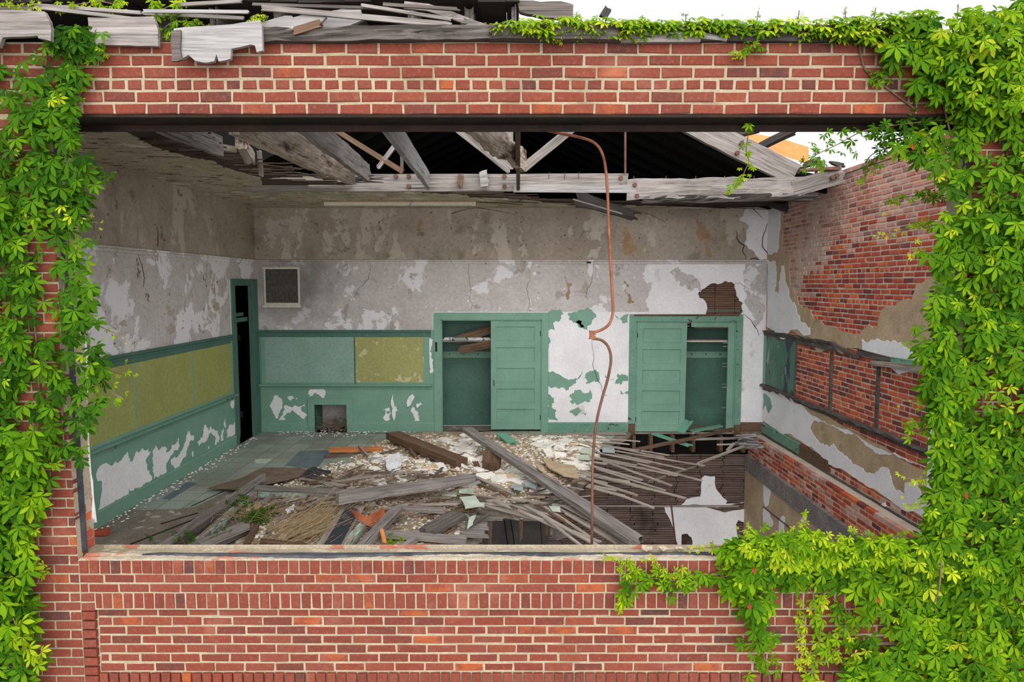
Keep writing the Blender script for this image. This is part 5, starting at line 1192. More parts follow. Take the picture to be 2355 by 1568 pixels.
# ------------------------------------------------------------------ big timbers
def pl(name, a, b, za, zb, w, t, mat, lab, cat='plank', group=None, **kw):
    return plank(name, P(a[0], a[1], z=za), P(b[0], b[1], z=zb), w, t, M[mat], lab, cat, group, **kw)
pl('fallen_plank', (1072, 986), (1492, 1262), 0.34, 0.16, 0.18, 0.06, 'gray_wood', 'longest gray plank fallen diagonally from the first closet over the hole', rag=(0.3, 1.6), wear=0.8)
pl('fallen_beam', (902, 1000), (1064, 1066), 0.18, 0.14, 0.24, 0.11, 'brown_wood', 'dark brown beam lying before the first closet', 'beam', wear=0.6, rag=(0.1, 0.4))
pl('fallen_beam', (772, 1146), (1092, 1100), 0.30, 0.26, 0.17, 0.11, 'gray_wood', 'gray timber lying across the middle of the rubble', 'beam', wear=1.2, taper=0.7, rag=(0.3, 0.6))
pl('sleeper', (330, 1290), (607, 1096), 0.10, 0.14, 0.06, 0.10, 'gray_wood', 'long gray frame timber running from the sill to the black paper', 'timber', rag=(0, 0.9))
pl('sleeper', (345, 1296), (596, 1112), 0.06, 0.08, 0.12, 0.06, 'dark_gray', 'dark timber under the long gray frame timber', 'timber')
pl('sleeper', (430, 1270), (594, 1128), 0.05, 0.07, 0.08, 0.08, 'painted_wood', 'frame timber with flaking pale green paint beside the weeds', 'timber')
pl('sleeper', (590, 1122), (800, 1132), 0.14, 0.15, 0.07, 0.06, 'gray_wood', 'gray cross timber joined to the long frame timber', 'timber', rag=(0, 0.9))
pl('sleeper', (594, 1134), (757, 1146), 0.07, 0.07, 0.07, 0.10, 'painted_wood', 'cross timber with flaking green paint below the gray one', 'timber')
pl('fallen_plank', (452, 1256), (572, 1206), 0.10, 0.14, 0.13, 0.06, 'gray_wood', 'short gray plank left of the dry grass near the sill', rag=(0.2, 0.5))
pl('fallen_plank', (480, 1262), (580, 1216), 0.05, 0.07, 0.06, 0.04, 'dark_gray', 'narrow gray slat beside the short gray plank near the sill', rag=(0.2, 0.5))
pl('tar_board', (752, 1266), (815, 1162), 0.12, 0.16, 0.26, 0.02, 'lath_gray', 'board faced with black tar paper standing out of the grass', rag=(0, 0.1))
q0, q1 = P(760, 1262, z=0.14), P(812, 1168, z=0.18)
o = plank('tar_paper', q0 + Vector((0, 0, 0.01)), q1 + Vector((0, 0, 0.01)), 0.16, 0.012, M['black'], 'strip of black tar paper on the board by the rusted sheet', 'tar paper')
pl('fallen_plank', (826, 1266), (916, 1168), 0.16, 0.20, 0.12, 0.05, 'gray_wood', 'gray plank leaning from the sill up past the rusted sheet', rag=(0.1, 0.2))
pl('fallen_plank', (918, 1168), (1026, 1174), 0.18, 0.16, 0.10, 0.04, 'gray_wood', 'short gray plank at the head of the leaning gray plank', rag=(0.1, 0.3))
pl('fallen_plank', (978, 1226), (1062, 1180), 0.14, 0.16, 0.19, 0.05, 'dark_gray', 'cracked dark board near the front edge of the floor hole', rag=(0.4, 0.4), wear=1.2)
pl('fallen_plank', (884, 1228), (1074, 1242), 0.12, 0.10, 0.08, 0.06, 'gray_wood', 'long gray plank lying parallel to the sill', rag=(0.1, 0.3))
pl('fallen_plank', (920, 1262), (958, 1238), 0.10, 0.12, 0.06, 0.04, 'gray_wood', 'short gray stick in front of the plank parallel to the sill')
pl('painted_log', (795, 1256), (846, 1200), 0.10, 0.14, 0.08, 0.08, 'painted_wood', 'round edged trim with pale green paint right of the tar board', 'timber')
pl('fallen_plank', (760, 1176), (812, 1120), 0.10, 0.14, 0.10, 0.03, 'lath_gray', 'gray board sloping under the end of the gray timber')
pl('fallen_plank', (640, 1190), (735, 1182), 0.10, 0.10, 0.07, 0.03, 'gray_wood', 'gray slat lying above the dry grass', rag=(0.2, 0.5))
pl('fallen_plank', (652, 1158), (742, 1168), 0.06, 0.06, 0.03, 0.025, 'pale_wood', 'thin white slat above the gray slat in the rubble')
pl('fallen_plank', (600, 1158), (632, 1136), 0.06, 0.10, 0.05, 0.025, 'gray_wood', 'short gray slat crossing under the green painted cross timber')
pl('fallen_plank', (640, 1160), (668, 1144), 0.06, 0.10, 0.07, 0.025, 'gray_wood', 'broad gray slat crossing under the green painted cross timber')
pl('fallen_plank', (662, 1158), (678, 1138), 0.06, 0.12, 0.04, 0.02, 'lath_gray', 'third gray slat crossing under the green painted cross timber')
pl('fallen_plank', (566, 1254), (590, 1208), 0.08, 0.10, 0.06, 0.04, 'brown_wood', 'brown stub standing behind the sill left of the grass')
pl('fallen_plank', (596, 1246), (706, 1258), 0.12, 0.10, 0.09, 0.05, 'brown_wood', 'rotten brown plank lying along the back of the sill', wear=1.6, rag=(0.6, 0.6))
pl('fallen_plank', (620, 1238), (626, 1202), 0.06, 0.10, 0.035, 0.03, 'gray_wood', 'upright gray slat in front of the dry grass')
pl('orange_plank', (756, 1034), (884, 1032), 0.08, 0.08, 0.10, 0.06, 'orange_wood', 'freshly split orange wood by the dark floorboards', 'plank', rag=(0.3, 0.4), wear=1.2)
pl('orange_splinter', (877, 1216), (886, 1252), 0.24, 0.12, 0.04, 0.02, 'orange_wood', 'orange split wood splinter standing by the leaning plank', 'splinter', rag=(0.3, 1.0))
pl('fallen_stick', (827, 1024), (846, 1050), 0.14, 0.06, 0.06, 0.02, 'gray_wood', 'short gray slat leaning on the orange split wood', 'slat', taper=0.4)
pl('fallen_stick', (744, 1050), (815, 1042), 0.04, 0.05, 0.05, 0.02, 'brown_wood', 'brown splinter in front of the orange split wood', 'slat', rag=(1, 1))
pl('fallen_stick', (872, 1044), (926, 1030), 0.08, 0.12, 0.05, 0.02, 'brown_wood', 'brown slat reaching under the dark brown beam', 'slat', rag=(0.4, 1))
pl('fallen_stick', (940, 1028), (960, 1056), 0.14, 0.06, 0.05, 0.02, 'brown_wood', 'brown slat propped against the dark brown beam', 'slat')
pl('wood_stump', (1134, 1038), (1126, 1080), 0.22, 0.10, 0.22, 0.16, 'brown_wood', 'dark broken stump of timber among the white slabs', 'timber', wear=1.8, rag=(0.2, 0.5))
pl('green_scrap', (1150, 995), (1182, 1022), 0.16, 0.06, 0.18, 0.03, 'green_plank', 'green painted board scrap under the closet door', 'wood scrap')
pl('green_scrap', (1118, 1020), (1116, 1042), 0.12, 0.05, 0.10, 0.05, 'green_plank', 'small green block beside the long gray plank', 'wood scrap')
pl('lath_scrap', (1092, 1060), (1100, 1078), 0.12, 0.06, 0.08, 0.02, 'brown_wood', 'small brown scrap by the dark stump', 'wood scrap')
pl('cream_slat', (1075, 1120), (1106, 1106), 0.26, 0.3, 0.06, 0.015, 'pale_wood', 'pale slat at the right end of the gray timber', 'slat')
for k, (a, b, mt, lb) in enumerate([((690, 1100), (800, 1118), 'lath_gray', 'thin lath crossing by the black paper'), ((700, 1112), (770, 1100), 'brown_wood', 'brown splinter by the black paper'), ((766, 1108), (880, 1092), 'lath_gray', 'gray splinter left of the white slab heap'), ((800, 1092), (900, 1086), 'brown_wood', 'brown splinter heap lath before the newspaper'), ((780, 1104), (812, 1084), 'dark_gray', 'broad dark splinter before the newspaper'), ((890, 1088), (985, 1084), 'lath_gray', 'straight gray lath behind the gray timber'), ((960, 1100), (1030, 1090), 'brown_wood', 'brown splinter touching the gray timber'), ((985, 1090), (1040, 1104), 'dark_gray', 'dark splinter behind the gray timber right end'), ((1094, 1096), (1180, 1136), 'lath_gray', 'gray lath sloping down from the gray timber end'), ((1082, 1104), (1170, 1140), 'brown_wood', 'brown lath sloping down from the gray timber end'), ((930, 1140), (1040, 1144), 'lath_gray', 'gray lath under the pale green tiles'), ((950, 1160), (1120, 1158), 'lath_gray', 'long gray lath in front of the pale green tiles'), ((1010, 1180), (1090, 1172), 'brown_wood', 'brown lath beside the cracked dark board'), ((945, 1188), (1005, 1176), 'lath_gray', 'gray lath left of the cracked dark board')]):
    pl('fallen_lath', a, b, 0.1, 0.12, 0.05, 0.016, mt, lb, 'lath', rag=(0.6, 0.8), nw=2)

# ------------------------------------------------------------------ laths fanned over the edge of the hole
fan = [((1315, 1003), (1475, 1015), 4), ((1340, 1016), (1470, 1036), 5), ((1371, 1029), (1621, 1071), 3.5), ((1374, 1040), (1496, 1065), 5), ((1352, 1048), (1466, 1071), 5.5), ((1388, 1060), (1547, 1117), 4.5), ((1350, 1068), (1478, 1104), 5), ((1366, 1062), (1400, 1068), 6), ((1466, 1066), (1615, 1105), 4),
       ((1333, 1081), (1578, 1146), 4.5), ((1328, 1086), (1499, 1126), 4), ((1350, 1118), (1440, 1142), 6), ((1420, 1136), (1507, 1169), 4), ((1475, 1036), (1540, 1047), 4), ((1330, 1096), (1400, 1112), 4),
       ((1390, 1024), (1530, 1052), 3.5), ((1368, 1054), (1560, 1094), 3.5), ((1372, 1078), (1530, 1128), 3), ((1345, 1100), (1470, 1140), 4), ((1340, 1090), (1450, 1108), 5), ((1400, 1040), (1580, 1080), 3), ((1380, 1014), (1450, 1022), 5), ((1330, 1110), (1420, 1128), 4.5)]
for a, b, w in fan:
    pl('broken_lath', a, b, 0.10, 0.10, w * 0.0105, 0.014, 'lath_gray', 'gray lath poking out over the hole right of the pipe', 'lath', 'laths fanned right over the hole', rag=(0.2, 0.8), nw=2, wear=0.7)
fan2 = [((1056, 1136), (1318, 1163), 4.5), ((1110, 1160), (1247, 1197), 5), ((1136, 1152), (1383, 1247), 4), ((1206, 1162), (1388, 1262), 5), ((1252, 1190), (1346, 1262), 3.5), ((1282, 1168), (1462, 1262), 4.5), ((1295, 1162), (1396, 1215), 5), ((1252, 1165), (1372, 1245), 4), ((1080, 1142), (1200, 1152), 4), ((1150, 1156), (1290, 1190), 4), ((1180, 1168), (1300, 1222), 4), ((1060, 1150), (1160, 1162), 5), ((1230, 1160), (1330, 1200), 4), ((1300, 1180), (1420, 1250), 3.5), ((1310, 1150), (1350, 1175), 4), ((1262, 1178), (1350, 1228), 4)]
for a, b, w in fan2:
    pl('broken_lath', a, b, 0.12, 0.07, w * 0.010, 0.014, 'lath_gray' if w != 4 else 'brown_wood' if DR.random() < 0.3 else 'lath_gray', 'gray lath slanting down into the hole under the long gray plank', 'lath', 'laths slanting into the front of the hole', rag=(0.3, 0.8), nw=2)
for a, b in [((1085, 1189), (1157, 1193)), ((1072, 1203), (1122, 1206)), ((1072, 1213), (1124, 1215)), ((1064, 1222), (1116, 1224)), ((1056, 1231), (1124, 1233))]:
    pl('board_stub', a, b, 0.08, 0.06, 0.06, 0.022, 'gray_wood', 'cut floorboard end at the front edge of the hole', 'board', 'floorboard ends at the front of the hole', rag=(0.1, 0.2), nw=2)
for k, (px, lb) in enumerate([(1126, 'splintered joist end hanging below the front floorboard ends'), (1198, 'ragged strip hanging below the floor under the fanned laths'), (1256, 'ragged strip hanging below the floor nearest the pipe')]):
    a = P(px, 1196 if k else 1200, z=0.02); plank('hanging_strip', a, a + Vector((0.0, 0.03, -0.34 + 0.05 * k)), 0.05, 0.03, M['brown_wood'], lb, 'wood scrap', up=(0, -1, 0), rag=(0, 2), wear=2, taper=0.5)
pl('torn_block', (1268, 1232), (1316, 1214), -0.1, -0.1, 0.16, 0.08, 'gray_wood', 'torn gray block under the fanned laths in the hole', 'wood block', wear=2, rag=(0.5, 0.5))
# boards before the far closet
pl('fallen_plank', (1462, 1034), (1590, 1008), 0.06, 0.10, 0.10, 0.03, 'brown_wood', 'long brown board bridging the hole below the far closet', rag=(0.2, 0.1))
pl('fallen_plank', (1580, 1010), (1690, 985), 0.10, 0.14, 0.09, 0.03, 'brown_wood', 'brown board running up to the right jamb of the far closet')
pl('fallen_plank', (1588, 1010), (1702, 1007), 0.08, 0.08, 0.07, 0.03, 'gray_wood', 'gray slat lying level below the far closet', rag=(0.1, 0.5))
pl('fallen_plank', (1300, 998), (1442, 996), 0.03, 0.03, 0.10, 0.03, 'lath_gray', 'gray floorboard along the baseboard between the closets')
pl('fallen_plank', (1604, 1066), (1710, 1026), -0.10, 0.02, 0.05, 0.025, 'lath_gray', 'slat propped from the lath wall to the crumpled bundle', 'slat')
pl('fallen_stick', (1648, 1022), (1690, 1021), 0.0, 0.02, 0.04, 0.02, 'lath_gray', 'short slat left of the crumpled bundle', 'slat')
pl('fallen_stick', (1672, 1036), (1690, 1018), -0.05, 0.02, 0.05, 0.02, 'lath_gray', 'short slat under the crumpled bundle', 'slat')
pl('fallen_stick', (1490, 1108), (1600, 1072), -0.6, -0.5, 0.05, 0.02, 'lath_gray', 'faint slat in the pit crossing the lath wall', 'slat')
pl('green_board', (1562, 998), (1588, 964), 0.10, 0.30, 0.16, 0.02, 'green_plank', 'green board standing crooked in the open half of the far closet', 'plank')
pl('green_board', (1500, 996), (1590, 1026), 0.10, 0.03, 0.12, 0.02, 'green_plank', 'green board sloping down from under the far closet door', 'plank')
pl('green_board', (1590, 992), (1662, 978), 0.12, 0.16, 0.12, 0.02, 'green_plank', 'green board lying on the floor of the far closet', 'plank')
r = random.Random(91)
bt = thing('crumpled_bundle', 'crumpled pale bundle of torn fibres in the corner of the hole', 'bundle', P(1722, 1018, z=0.06))
mb = MB(); c0 = P(1722, 1016, z=0.06)
for k in range(26):
    a = c0 + Vector((r.uniform(-0.22, -0.05), r.uniform(-0.12, 0.12), r.uniform(-0.10, 0.12))); b = a + Vector((r.uniform(0.2, 0.34), r.uniform(-0.05, 0.05), r.uniform(-0.05, 0.06)))
    mb.bar(a, b, r.uniform(0.03, 0.06), 0.012, up=(r.uniform(-1, 1), r.uniform(-1, 1), 1))
under(mb.build('fibre_strips', M['pale_wood']), bt)
plank('dark_block', P(1565, 1256, z=-1.6), P(1594, 1256, z=-1.6), 0.3, 0.3, M['lath_dark'], 'dark wooden block low in the pit behind the sill', 'wood block')

# ------------------------------------------------------------------ flat things: paper, tiles, sheets
def flat(name, px, z, mat, lab, cat, t=0.006, seed=1, amp=0.04, curl=0.0, group=None, tiltz=0.0):
    q = [P(a, b, z=z) for a, b in px]; cx = sum(p.x for p in q) / len(q); cy = sum(p.y for p in q) / len(q)
    pts = ragged([(p.x - cx, p.y - cy) for p in q], amp, 2, seed)
    mb = MB(); v, f = sheet_data([pts], lambda u, w, d: (u, w, d + curl * u * u + tiltz * w), t, 0); mb.add(v, f)
    o = mb.build(name, M[mat]); o.location = (cx, cy, z); return tag(o, lab, cat, group)
o = flat('newspaper', [(886, 1062), (893, 1056), (918, 1048), (924, 1066), (922, 1070), (895, 1078), (888, 1072)], 0.14, 'paper', 'crumpled printed newspaper sheet on the rubble', 'newspaper', 0.012, 3, 0.02, 0.5, tiltz=0.12)
flat('paper_sheet', [(893, 1078), (924, 1072), (920, 1080), (905, 1084)], 0.10, 'paper', 'small white paper below the newspaper', 'paper', 0.005, 4)
flat('white_rag', [(656, 1176), (664, 1170), (672, 1164), (678, 1162), (676, 1168), (668, 1178), (660, 1182)], 0.12, 'paper', 'white crumpled scrap among the slats near the weeds', 'paper', 0.02, 5, 0.12)
flat('white_rag', [(868, 1118), (886, 1112), (890, 1116), (872, 1122)], 0.14, 'paper', 'white foam scrap behind the gray timber', 'foam', 0.03, 6, 0.1)
flat('tan_board', [(1246, 1055), (1288, 1068), (1322, 1072), (1331, 1100), (1296, 1096), (1262, 1078)], 0.13, 'tan', 'tan wallboard piece lying beside the long gray plank', 'board', 0.015, 7, 0.02)
flat('tan_board', [(1237, 1072), (1248, 1072), (1252, 1082), (1243, 1084)], 0.30, 'tan', 'small tan board scrap on the long gray plank', 'board', 0.015, 8, 0.02)
flat('tan_board', [(565, 1164), (600, 1160), (602, 1172), (566, 1176)], 0.09, 'tan', 'tan plaster block behind the weeds', 'board', 0.03, 9, 0.05)
for k, (px, z, mt, lb) in enumerate([([(1056, 1144), (1094, 1140), (1112, 1164), (1070, 1170)], 0.18, 'tile_pale', 'largest pale green tile in front of the gray timber'), ([(1055, 1120), (1092, 1124), (1090, 1136), (1055, 1134)], 0.16, 'tile_pale', 'pale green tile just below the gray timber end'), ([(1014, 1130), (1052, 1132), (1050, 1142), (1016, 1140)], 0.12, 'tile_pale', 'pale tile tucked under the gray timber'), ([(1100, 1158), (1115, 1156), (1114, 1168), (1102, 1166)], 0.14, 'tile_pale', 'small pale tile right of the largest green tile'), ([(1078, 1190), (1094, 1184), (1088, 1206), (1074, 1218)], 0.12, 'tile_pale', 'pale tile at the cut floorboard ends'), ([(1262, 1164), (1288, 1166), (1290, 1178), (1270, 1176)], 0.13, 'tile_pale', 'pale tile lying on the slanting laths'),
        ([(1204, 1106), (1216, 1104), (1236, 1116), (1232, 1126), (1208, 1118)], 0.14, 'tile_blue', 'bluish tile right of the white slabs'), ([(1272, 1130), (1290, 1128), (1297, 1148), (1280, 1150)], 0.14, 'tile_blue', 'bluish tile by the long gray plank front'), ([(1384, 1027), (1412, 1030), (1414, 1042), (1386, 1040)], 0.13, 'tile_blue', 'slate blue tile lying on the laths over the hole'), ([(852, 1052), (880, 1052), (882, 1060), (854, 1060)], 0.08, 'tile_blue', 'bluish tile left of the newspaper'), ([(1176, 1114), (1200, 1116), (1204, 1130), (1182, 1126)], 0.12, 'tile_blue', 'broken bluish tile near the front laths'),
        ([(1322, 1008), (1350, 1010), (1348, 1022), (1320, 1020)], 0.05, 'tile_pale', 'gray green tile nearest the baseboard by the hole'), ([(1338, 1030), (1362, 1032), (1360, 1044), (1336, 1042)], 0.10, 'tile_pale', 'gray green tile by the pipe, upper one'), ([(1332, 1046), (1358, 1046), (1356, 1058), (1330, 1056)], 0.10, 'tile_pale', 'gray green tile by the pipe, lower one'), ([(1288, 1006), (1316, 1006), (1312, 1018), (1286, 1016)], 0.05, 'tile_pale', 'gray green tile in the drift of slabs')]):
    flat('loose_tile', px, z, mt, lb, 'tile', 0.006, 20 + k, 0.02)
flat('lino_flap', [(476, 1124), (560, 1098), (606, 1076), (690, 1076), (706, 1082), (690, 1096), (560, 1126)], 0.05, 'lino_brown', 'brown underside of a turned back lino flap', 'lino', 0.008, 50, 0.03)
flat('tar_paper', [(688, 1100), (706, 1080), (722, 1074), (762, 1084), (766, 1102), (740, 1112), (706, 1110)], 0.08, 'black', 'black tar paper sheet on the floor beside the brown lino flap', 'tar paper', 0.008, 51, 0.03)
q = [P(a, b, z=0.28) for a, b in [(813, 1158), (838, 1158), (852, 1166), (870, 1162), (888, 1156), (884, 1170), (868, 1190), (852, 1198), (838, 1180)]]
pts = ragged([(p.x, -(b - 1160) * 0.0042) for p, (a, b) in zip(q, [(0, 1158), (0, 1158), (0, 1166), (0, 1162), (0, 1156), (0, 1170), (0, 1190), (0, 1198), (0, 1180)])], 0.03, 2, 3); y0 = q[3].y
tag(sheet('rusted_sheet', [pts], lambda u, w, d: (u, y0 - 0.1 - d + 0.5 * w + 0.15 * math.sin(u * 9), 0.27 + w), 0.004, -0.004, M['rust_sheet']), 'rusted sheet metal scrap with a ragged notch', 'sheet metal')
bk = MB(); p = Z(234, 1224, 0.03); brick_add(bk, lambda u, w, d: (p.x + u, p.y - d, 0.006 + w), -0.07, 0, 0.07, 0.05, d0=0.05, d1=-0.05); tag(bk.build('loose_brick', M['old_brick']), 'broken red brick on the floor near the left reveal', 'brick')
for k, (a, z, s, lb) in enumerate([((1487, 1256), 0.78, 0.10, 'mortar lump on the sill where the long plank ends'), ((1525, 1260), 0.77, 0.08, 'smaller mortar lump right of the plank end on the sill'), ((1560, 1258), 0.77, 0.09, 'third mortar lump on the sill next to the vines')]):
    p = P(a[0], a[1], y=0.2); mb = MB(); rr = random.Random(k)
    mb.ball((0, 0, 0), s * 0.45, sz=(1, 0.7, 0.4)); mb.v = [(x + rr.uniform(-.012, .012), y + rr.uniform(-.012, .012), zz + rr.uniform(-.01, .01)) for x, y, zz in mb.v]
    o = mb.build('mortar_lump', M['concrete']); o.location = (p.x, 0.2, ZS + 0.005); tag(o, lb, 'mortar lump')
# dead leaves in the wall niche, dry grass, straw curls
def strands(name, roots, dirs, n, L, mat, lab, rad=0.0022, curl=0.3, kind='stuff', cat='dry grass', seed=1):
    r = random.Random(seed); mb = MB()
    for k in range(n):
        a = roots(r); d = dirs(r); l = L * r.uniform(0.5, 1.2); side = Vector((r.uniform(-1, 1), r.uniform(-1, 1), r.uniform(-.3, .5))) * curl
        pts = [a + d * l * t + side * l * t * t for t in (0, 0.35, 0.7, 1.0)]
        for p_ in pts: p_.z = max(0.012, p_.z)
        mb.tube(pts, rad, 3, r1=rad * 0.4)
    return tag(mb.build(name, M[mat]), lab, cat, None, kind)
def spot(px, py, z, sx, sy, sz=0.02):
    c = P(px, py, z=z); return lambda r: c + Vector((r.gauss(0, sx), r.gauss(0, sy), abs(r.gauss(0, sz))))
strands('dry_grass', spot(690, 1222, 0.1, 0.20, 0.24), lambda r: Vector((r.gauss(0.42, 0.22), r.gauss(0.6, 0.25), r.uniform(-0.05, 0.22))), 340, 0.62, 'straw', 'tan dry grass lying combed over the rubble near the sill', 0.0026, 0.3, seed=2)
strands('dry_grass', spot(600, 1185, 0.08, 0.24, 0.15), lambda r: Vector((r.uniform(-1, 1), r.uniform(-1, 1), r.uniform(0, 0.4))), 240, 0.22, 'straw', 'tangle of dry stalks around the green weeds', 0.0025, 0.9, seed=3)
strands('dry_tangle', spot(925, 1140, 0.12, 0.40, 0.14), lambda r: Vector((r.uniform(-1, 1), r.uniform(-1, 1), r.uniform(0, 0.3))), 420, 0.22, 'twig', 'brown tangle of dead roots below the gray timber', 0.0025, 1.2, seed=4)
strands('dry_tangle', spot(900, 1205, 0.1, 0.30, 0.2), lambda r: Vector((r.uniform(-1, 1), r.uniform(-1, 1), r.uniform(0, 0.3))), 300, 0.2, 'twig', 'brown dead roots around the leaning gray plank', 0.0025, 1.2, seed=5)
strands('dry_tangle', spot(840, 1100, 0.08, 0.5, 0.16), lambda r: Vector((r.uniform(-1, 1), r.uniform(-1, 1), r.uniform(0, 0.25))), 300, 0.22, 'twig', 'dead stalks strewn behind the gray timber', 0.0022, 1.0, seed=6)
c = Vector(((nia + nib) / 2, YB + 0.05, 0.03))
strands('leaf_litter', lambda r: c + Vector((r.gauss(0.02, 0.17), r.gauss(0.1, 0.2), abs(r.gauss(0, 0.10)))), lambda r: Vector((r.uniform(-1, 1), r.uniform(-1, 1), r.uniform(-0.2, 0.5))), 320, 0.12, 'twig', 'dark nest of twigs and leaves spilling from the wall niche', 0.004, 1.0, cat='leaf litter', seed=7)
r = random.Random(17)
for k in range(210):          # short splinters strewn about
    px, py = r.choice([(r.uniform(760, 1060), r.uniform(1082, 1118)), (r.uniform(1120, 1320), r.uniform(1100, 1165)), (r.uniform(640, 780), r.uniform(1130, 1180)), (r.uniform(900, 1080), r.uniform(1130, 1215)), (r.uniform(600, 1070), r.uniform(1115, 1245)), (r.uniform(600, 900), r.uniform(1125, 1180))])
    a = P(px, py, z=0.09); an = r.gauss(0.2, 0.9); l = r.uniform(0.15, 0.5)
    plank('splinter', a, a + Vector((l * math.cos(an), l * math.sin(an), r.uniform(-0.02, 0.05))), r.uniform(0.015, 0.04), 0.012, M[r.choice(['lath_gray', 'brown_wood', 'dark_gray'])], 'short splinter of wood strewn in the rubble', 'splinter', 'strewn splinters', nw=2, rag=(1, 1.5))

# ------------------------------------------------------------------ five-leaved creeper
VR = np.random.default_rng(5)
def leaf_template():
    V = []; Fc = []
    prof = [(0.0, 0.015), (0.16, 0.06), (0.42, 0.155), (0.66, 0.175), (0.86, 0.085), (1.0, 0.0)]
    for ang, L, off in ((0, 1.0, 0), (46, 0.92, 1), (-46, 0.92, 2), (98, 0.66, 3), (-98, 0.66, 4)):
        a = math.radians(ang); ca, sa = math.cos(a), math.sin(a); b = len(V)
        for t, w in prof:
            y = 0.05 + L * t; droop = -0.22 * t * t * L; w *= L
            for x, z in ((-w, 0.30 * w), (0, 0), (w, 0.30 * w)):
                V.append((x * ca + y * sa, y * ca - x * sa, z + droop))
        for i in range(len(prof) - 1):
            for j in range(2):
                q = b + i * 3 + j; Fc.append((q, q + 1, q + 4, q + 3))
    return np.array(V, np.float32), np.array(Fc, np.int32)
LV, LF = leaf_template()
def leaf_mesh(name, pos, nrm, down, size, tone, mat, parent):
    """all leaves of one vine: pos, face normal, pointing direction, length, tone per leaf"""
    n = len(pos); z = nrm / np.linalg.norm(nrm, axis=1, keepdims=True)
    y = down - (down * z).sum(1, keepdims=True) * z; y /= np.linalg.norm(y, axis=1, keepdims=True); x = np.cross(y, z)
    R = np.stack([x, y, z], axis=2)
    v = np.einsum('nij,kj->nki', R, LV) * size[:, None, None] + pos[:, None, :]
    f = (LF[None] + (np.arange(n) * len(LV))[:, None, None]).reshape(-1, 4); v = v.reshape(-1, 3)
    me = bpy.data.meshes.new(name); me.vertices.add(len(v)); me.vertices.foreach_set('co', v.astype(np.float32).ravel())
    me.loops.add(f.size); me.loops.foreach_set('vertex_index', f.astype(np.int32).ravel())
    me.polygons.add(len(f)); me.polygons.foreach_set('loop_start', np.arange(0, f.size, 4, dtype=np.int32))
    me.polygons.foreach_set('use_smooth', np.ones(len(f), bool))
    me.update(calc_edges=True); me.validate()
    at = me.attributes.new('tone', 'FLOAT', 'POINT'); at.data.foreach_set('value', np.repeat(tone, len(LV)).astype(np.float32))
    return link(name, me, M[mat], parent)

def in_poly(xs, ys, poly):
    c = np.zeros(len(xs), bool); n = len(poly); j = n - 1
    for i in range(n):
        xi, yi = poly[i]; xj, yj = poly[j]
        c ^= ((yi > ys) != (yj > ys)) & (xs < (xj - xi) * (ys - yi) / ((yj - yi) or 1e-9) + xi); j = i
    return c
def wall_pts(px, py, d):
    """points at distance d in front of the front wall seen at px, py"""
    u = (px - 1177.5) / FPX; v = (py - 784.0) / FPX; dy = COSP - v * SINP; dz = -SINP - v * COSP; t = (-d - CAM.y) / dy
    return np.stack([u * t, -d * np.ones_like(px), CAM.z + dz * t], 1)
def clump(a, b, s, seed):
    g = np.random.default_rng(seed); out = np.zeros_like(a)
    for k in range(6):
        f = s * (1 + k * 0.7); th = g.uniform(0, 6.28); out += np.sin((a * math.cos(th) + b * math.sin(th)) * f + g.uniform(0, 6.28)) / (1 + k * 0.5)
    return out / 3
def fill(poly, n, size=(0.062, 0.112), tone=(0.25, 0.65), d=(0.03, 0.22), up=0.35, seed=1, young=0.05, rng=None):
    rng = rng or np.random.default_rng(seed)
    P_ = np.array(poly, float); lo = P_.min(0); hi = P_.max(0); X = np.empty(0); Y = np.empty(0)
    while len(X) < n:
        x = rng.uniform(lo[0], hi[0], n * 2); y = rng.uniform(lo[1], hi[1], n * 2)
        k = in_poly(x, y, poly) & (clump(x, y, 0.012, seed) + rng.uniform(-0.5, 0.5, n * 2) > -0.42); X = np.append(X, x[k]); Y = np.append(Y, y[k])
    X, Y = X[:n], Y[:n]; q = rng.uniform(0, 1, n)
    dd = d[0] + (d[1] - d[0]) * q * np.clip(0.65 + 0.5 * clump(X, Y, 0.016, seed + 9), 0.15, 1.2)
    pos = wall_pts(X, Y, dd)
    nr = np.stack([rng.normal(0, 0.38, n), -1.0 + rng.normal(0, 0.2, n), up + rng.normal(0, 0.32, n)], 1)
    dn = np.stack([rng.normal(0, 0.45, n), rng.normal(0, 0.2, n) - 0.1, -1.0 + rng.normal(0, 0.3, n)], 1)
    sz = rng.uniform(size[0], size[1], n); tn = rng.normal((tone[0] + tone[1]) / 2, (tone[1] - tone[0]) / 2.6, n)
    yg = rng.uniform(0, 1, n) < young; tn[yg] = rng.uniform(0.75, 1.0, yg.sum()); sz[yg] *= 0.6
    return pos, nr, dn, sz, np.clip(tn, 0.02, 1.0)
